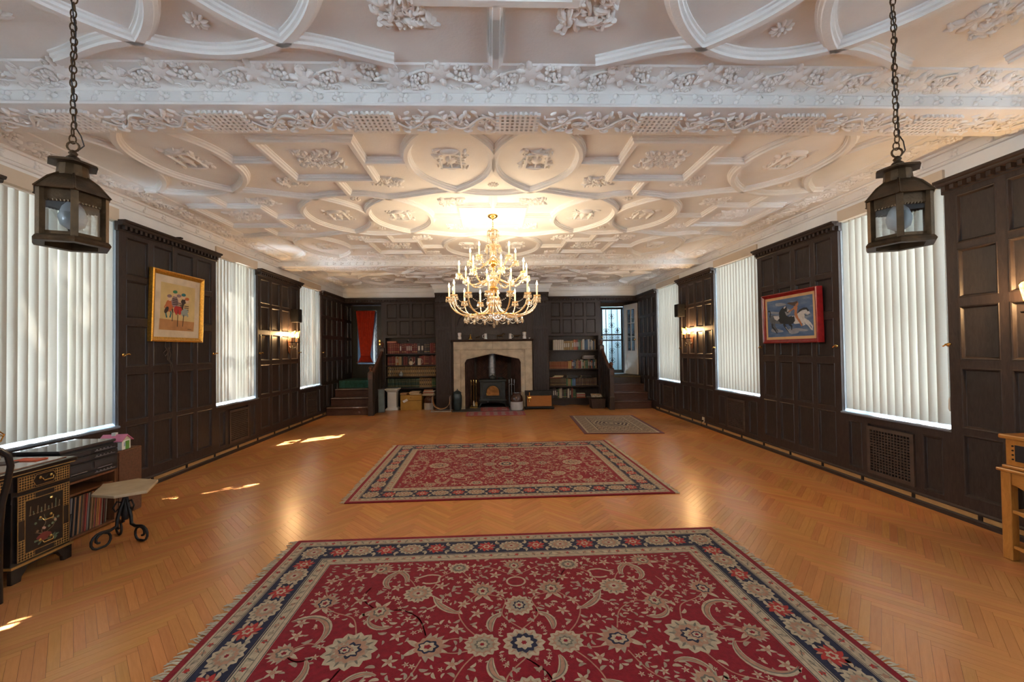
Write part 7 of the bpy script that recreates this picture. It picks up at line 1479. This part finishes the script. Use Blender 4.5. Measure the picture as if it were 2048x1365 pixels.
# ------------------------------------------------------------------ console table and radio at the right edge
M['honey'] = wood('honey oak', (0.36,0.135,0.022), (0.52,0.22,0.045), 0.3, grain=(5,5,1.2), coat=0.3); M['honey_h'] = wood('honey oak boards', (0.36,0.135,0.022), (0.52,0.22,0.045), 0.3, grain=(5,1.2,5), coat=0.3)
t = thing('console_table', 'honey oak side table with wavy aprons at the right edge', 'table'); tx0, tx1, ty0, ty1 = 3.53, 3.91, 2.06, 2.72
for x in (tx0, tx1-0.055):
    for yy in (ty0, ty1-0.055): bevel(MB().box(x, x+0.055, yy, yy+0.055, 0.001, 0.60).build('leg', M['honey'], t), 0.005)
bevel(MB().box(tx0-0.015, tx1, ty0-0.015, ty1+0.015, 0.60, 0.622).build('top', M['honey_h'], t), 0.006)
def wavy(y0_, y1_, zt, d0, amp): return [(y0_, zt)]+[(y0_+(y1_-y0_)*i/20, zt-d0-amp*math.sin(2*PI*i/20)**2*(0.5 if i < 10 else 1)) for i in range(21)]+[(y1_, zt)]
for zt, d0, amp, nm in ((0.60, 0.085, 0.05, 'apron'), (0.345, 0.02, 0.03, 'shelf_edge'), (0.105, 0.02, 0.025, 'shelf_edge')): bevel(MB().prism(wavy(ty0+0.055, ty1-0.055, zt, d0, amp), tx0+0.008, tx0+0.026, 'x').build(nm, M['honey_h'], t), 0.003)
for z in (0.335, 0.095): MB().box(tx0+0.02, tx1-0.005, ty0+0.02, ty1-0.02, z-0.015, z).build('shelf', M['honey_h'], t)
t = thing('wooden_radio', 'honey oak retro radio with dark dial on the side table', 'radio'); rx0 = 3.535
bevel(MB().box(rx0+0.012, rx0+0.33, 2.12, 2.70, 0.645, 0.825).build('case', M['honey'], t), 0.006); bevel(MB().box(rx0-0.01, rx0+0.34, 2.10, 2.725, 0.825, 0.855).build('lid', M['honey_h'], t), 0.008); bevel(MB().box(rx0, rx0+0.335, 2.11, 2.715, 0.6235, 0.645).build('base', M['honey_h'], t), 0.006)
MB().box(rx0+0.006, rx0+0.013, 2.555, 2.645, 0.68, 0.79).build('speaker_slot', M['black_plastic'], t)
for yy in (2.54, 2.66):
    for k in range(4): MB().lathe([(0.006,rx0+0.009),(0.006,rx0+0.013)], 8, (0, yy, 0.69+k*0.03), ax='x').build('hole', M['black'], t)
d = MB().box(rx0+0.005, rx0+0.013, 2.36, 2.50, 0.665, 0.80).build('dial_frame', M['black_plastic'], t); MB().box(rx0+0.003, rx0+0.006, 2.375, 2.485, 0.68, 0.785).build('dial_face', M['silver_plastic'], d)
for yy in (2.20, 2.28): MB().lathe([(0.022,rx0+0.012),(0.020,rx0-0.01),(0.005,rx0-0.012)], 14, (0, yy, 0.73), ax='x').build('knob', M['black_plastic'], t, smooth=40)
t = thing('cable_coil', 'coil of black cable on the lowest shelf of the honey oak table', 'cable', (3.68, 2.50, 0.0965)); MB().tube([(0.07*math.cos(q*0.5)*(1+0.1*math.sin(q)), 0.055*math.sin(q*0.5), 0.006+0.0022*q) for q in range(40)], 0.006, 6).build('coil', M['black_plastic'], t, smooth=60); MB().box(-0.02,0.03,-0.02,0.02,0.0,0.05).build('plug_block', M['black_plastic'], t)
# ================================================================== trees outside the left windows (they dapple the sun)
M['outdoor_leaf'] = mk('tree leaf', (0.06,0.13,0.03), 0.7, 0, 0.3, 5, world=True); M['bark'] = mk('bark', (0.08,0.06,0.045), 0.9, 0, 0.3, 8, 0.5)
def tree(x, y, zc, r, n, seed, label):
    t = thing('garden_tree', label, 'tree', (x, y, -0.6), group='trees outside the left windows'); rnd = random.Random(seed); vs, fs = [], []
    MB().tube([(0,0,0),(0.05,0.03,zc*0.5),(0,0,zc)], [0.16,0.12,0.05], 8).build('trunk', M['bark'], t, smooth=50)
    for i in range(n):
        p = Vector((rnd.gauss(0, 1), rnd.gauss(0, 1), rnd.gauss(0, 1))); p = p.normalized()*rnd.random()**0.4; c = Vector((p.x*r[0], p.y*r[1], zc+0.6+p.z*r[2]))
        a = Vector((rnd.uniform(-1, 1), rnd.uniform(-1, 1), rnd.uniform(-1, 1))).normalized()*rnd.uniform(0.09, 0.17); b_ = a.orthogonal().normalized()*a.length*0.6
        o = len(vs); vs += [c-a, c+b_, c+a, c-b_]; fs.append((o, o+1, o+2, o+3))
    tag(MB().add(vs, fs).build('foliage', M['outdoor_leaf'], t, fix=False), kind='stuff')
tree(-6.6, 2.4, 5.6, (1.3,1.6,1.7), 900, 1, 'leafy tree outside the left wall window nearest the viewer')
tree(-6.9, 5.0, 6.2, (1.3,1.3,1.6), 90, 2, 'sparser tree outside the middle left window')
tree(-6.6, 7.6, 5.8, (1.3,1.5,1.7), 700, 3, 'leafy tree outside the left window nearest the fireplace')
# ================================================================== look-alikes are told apart by their place in the row
ORD = ['first','second','third','fourth','fifth','sixth','seventh','eighth','ninth','tenth','eleventh','twelfth','thirteenth','fourteenth','fifteenth','sixteenth','seventeenth','eighteenth','nineteenth','twentieth']
_n = {}
for o in list(COL.objects):
    if o.name.split('.')[0] in ('book', 'record_sleeve'): _n.setdefault(o['label'], []).append(o)
for lab, os_ in _n.items():
    if len(os_) > 1:
        for i, o in enumerate(os_): o['label'] = '%s %s from left' % (ORD[i] if i < 20 else 'twenty-'+ORD[i-20], lab)
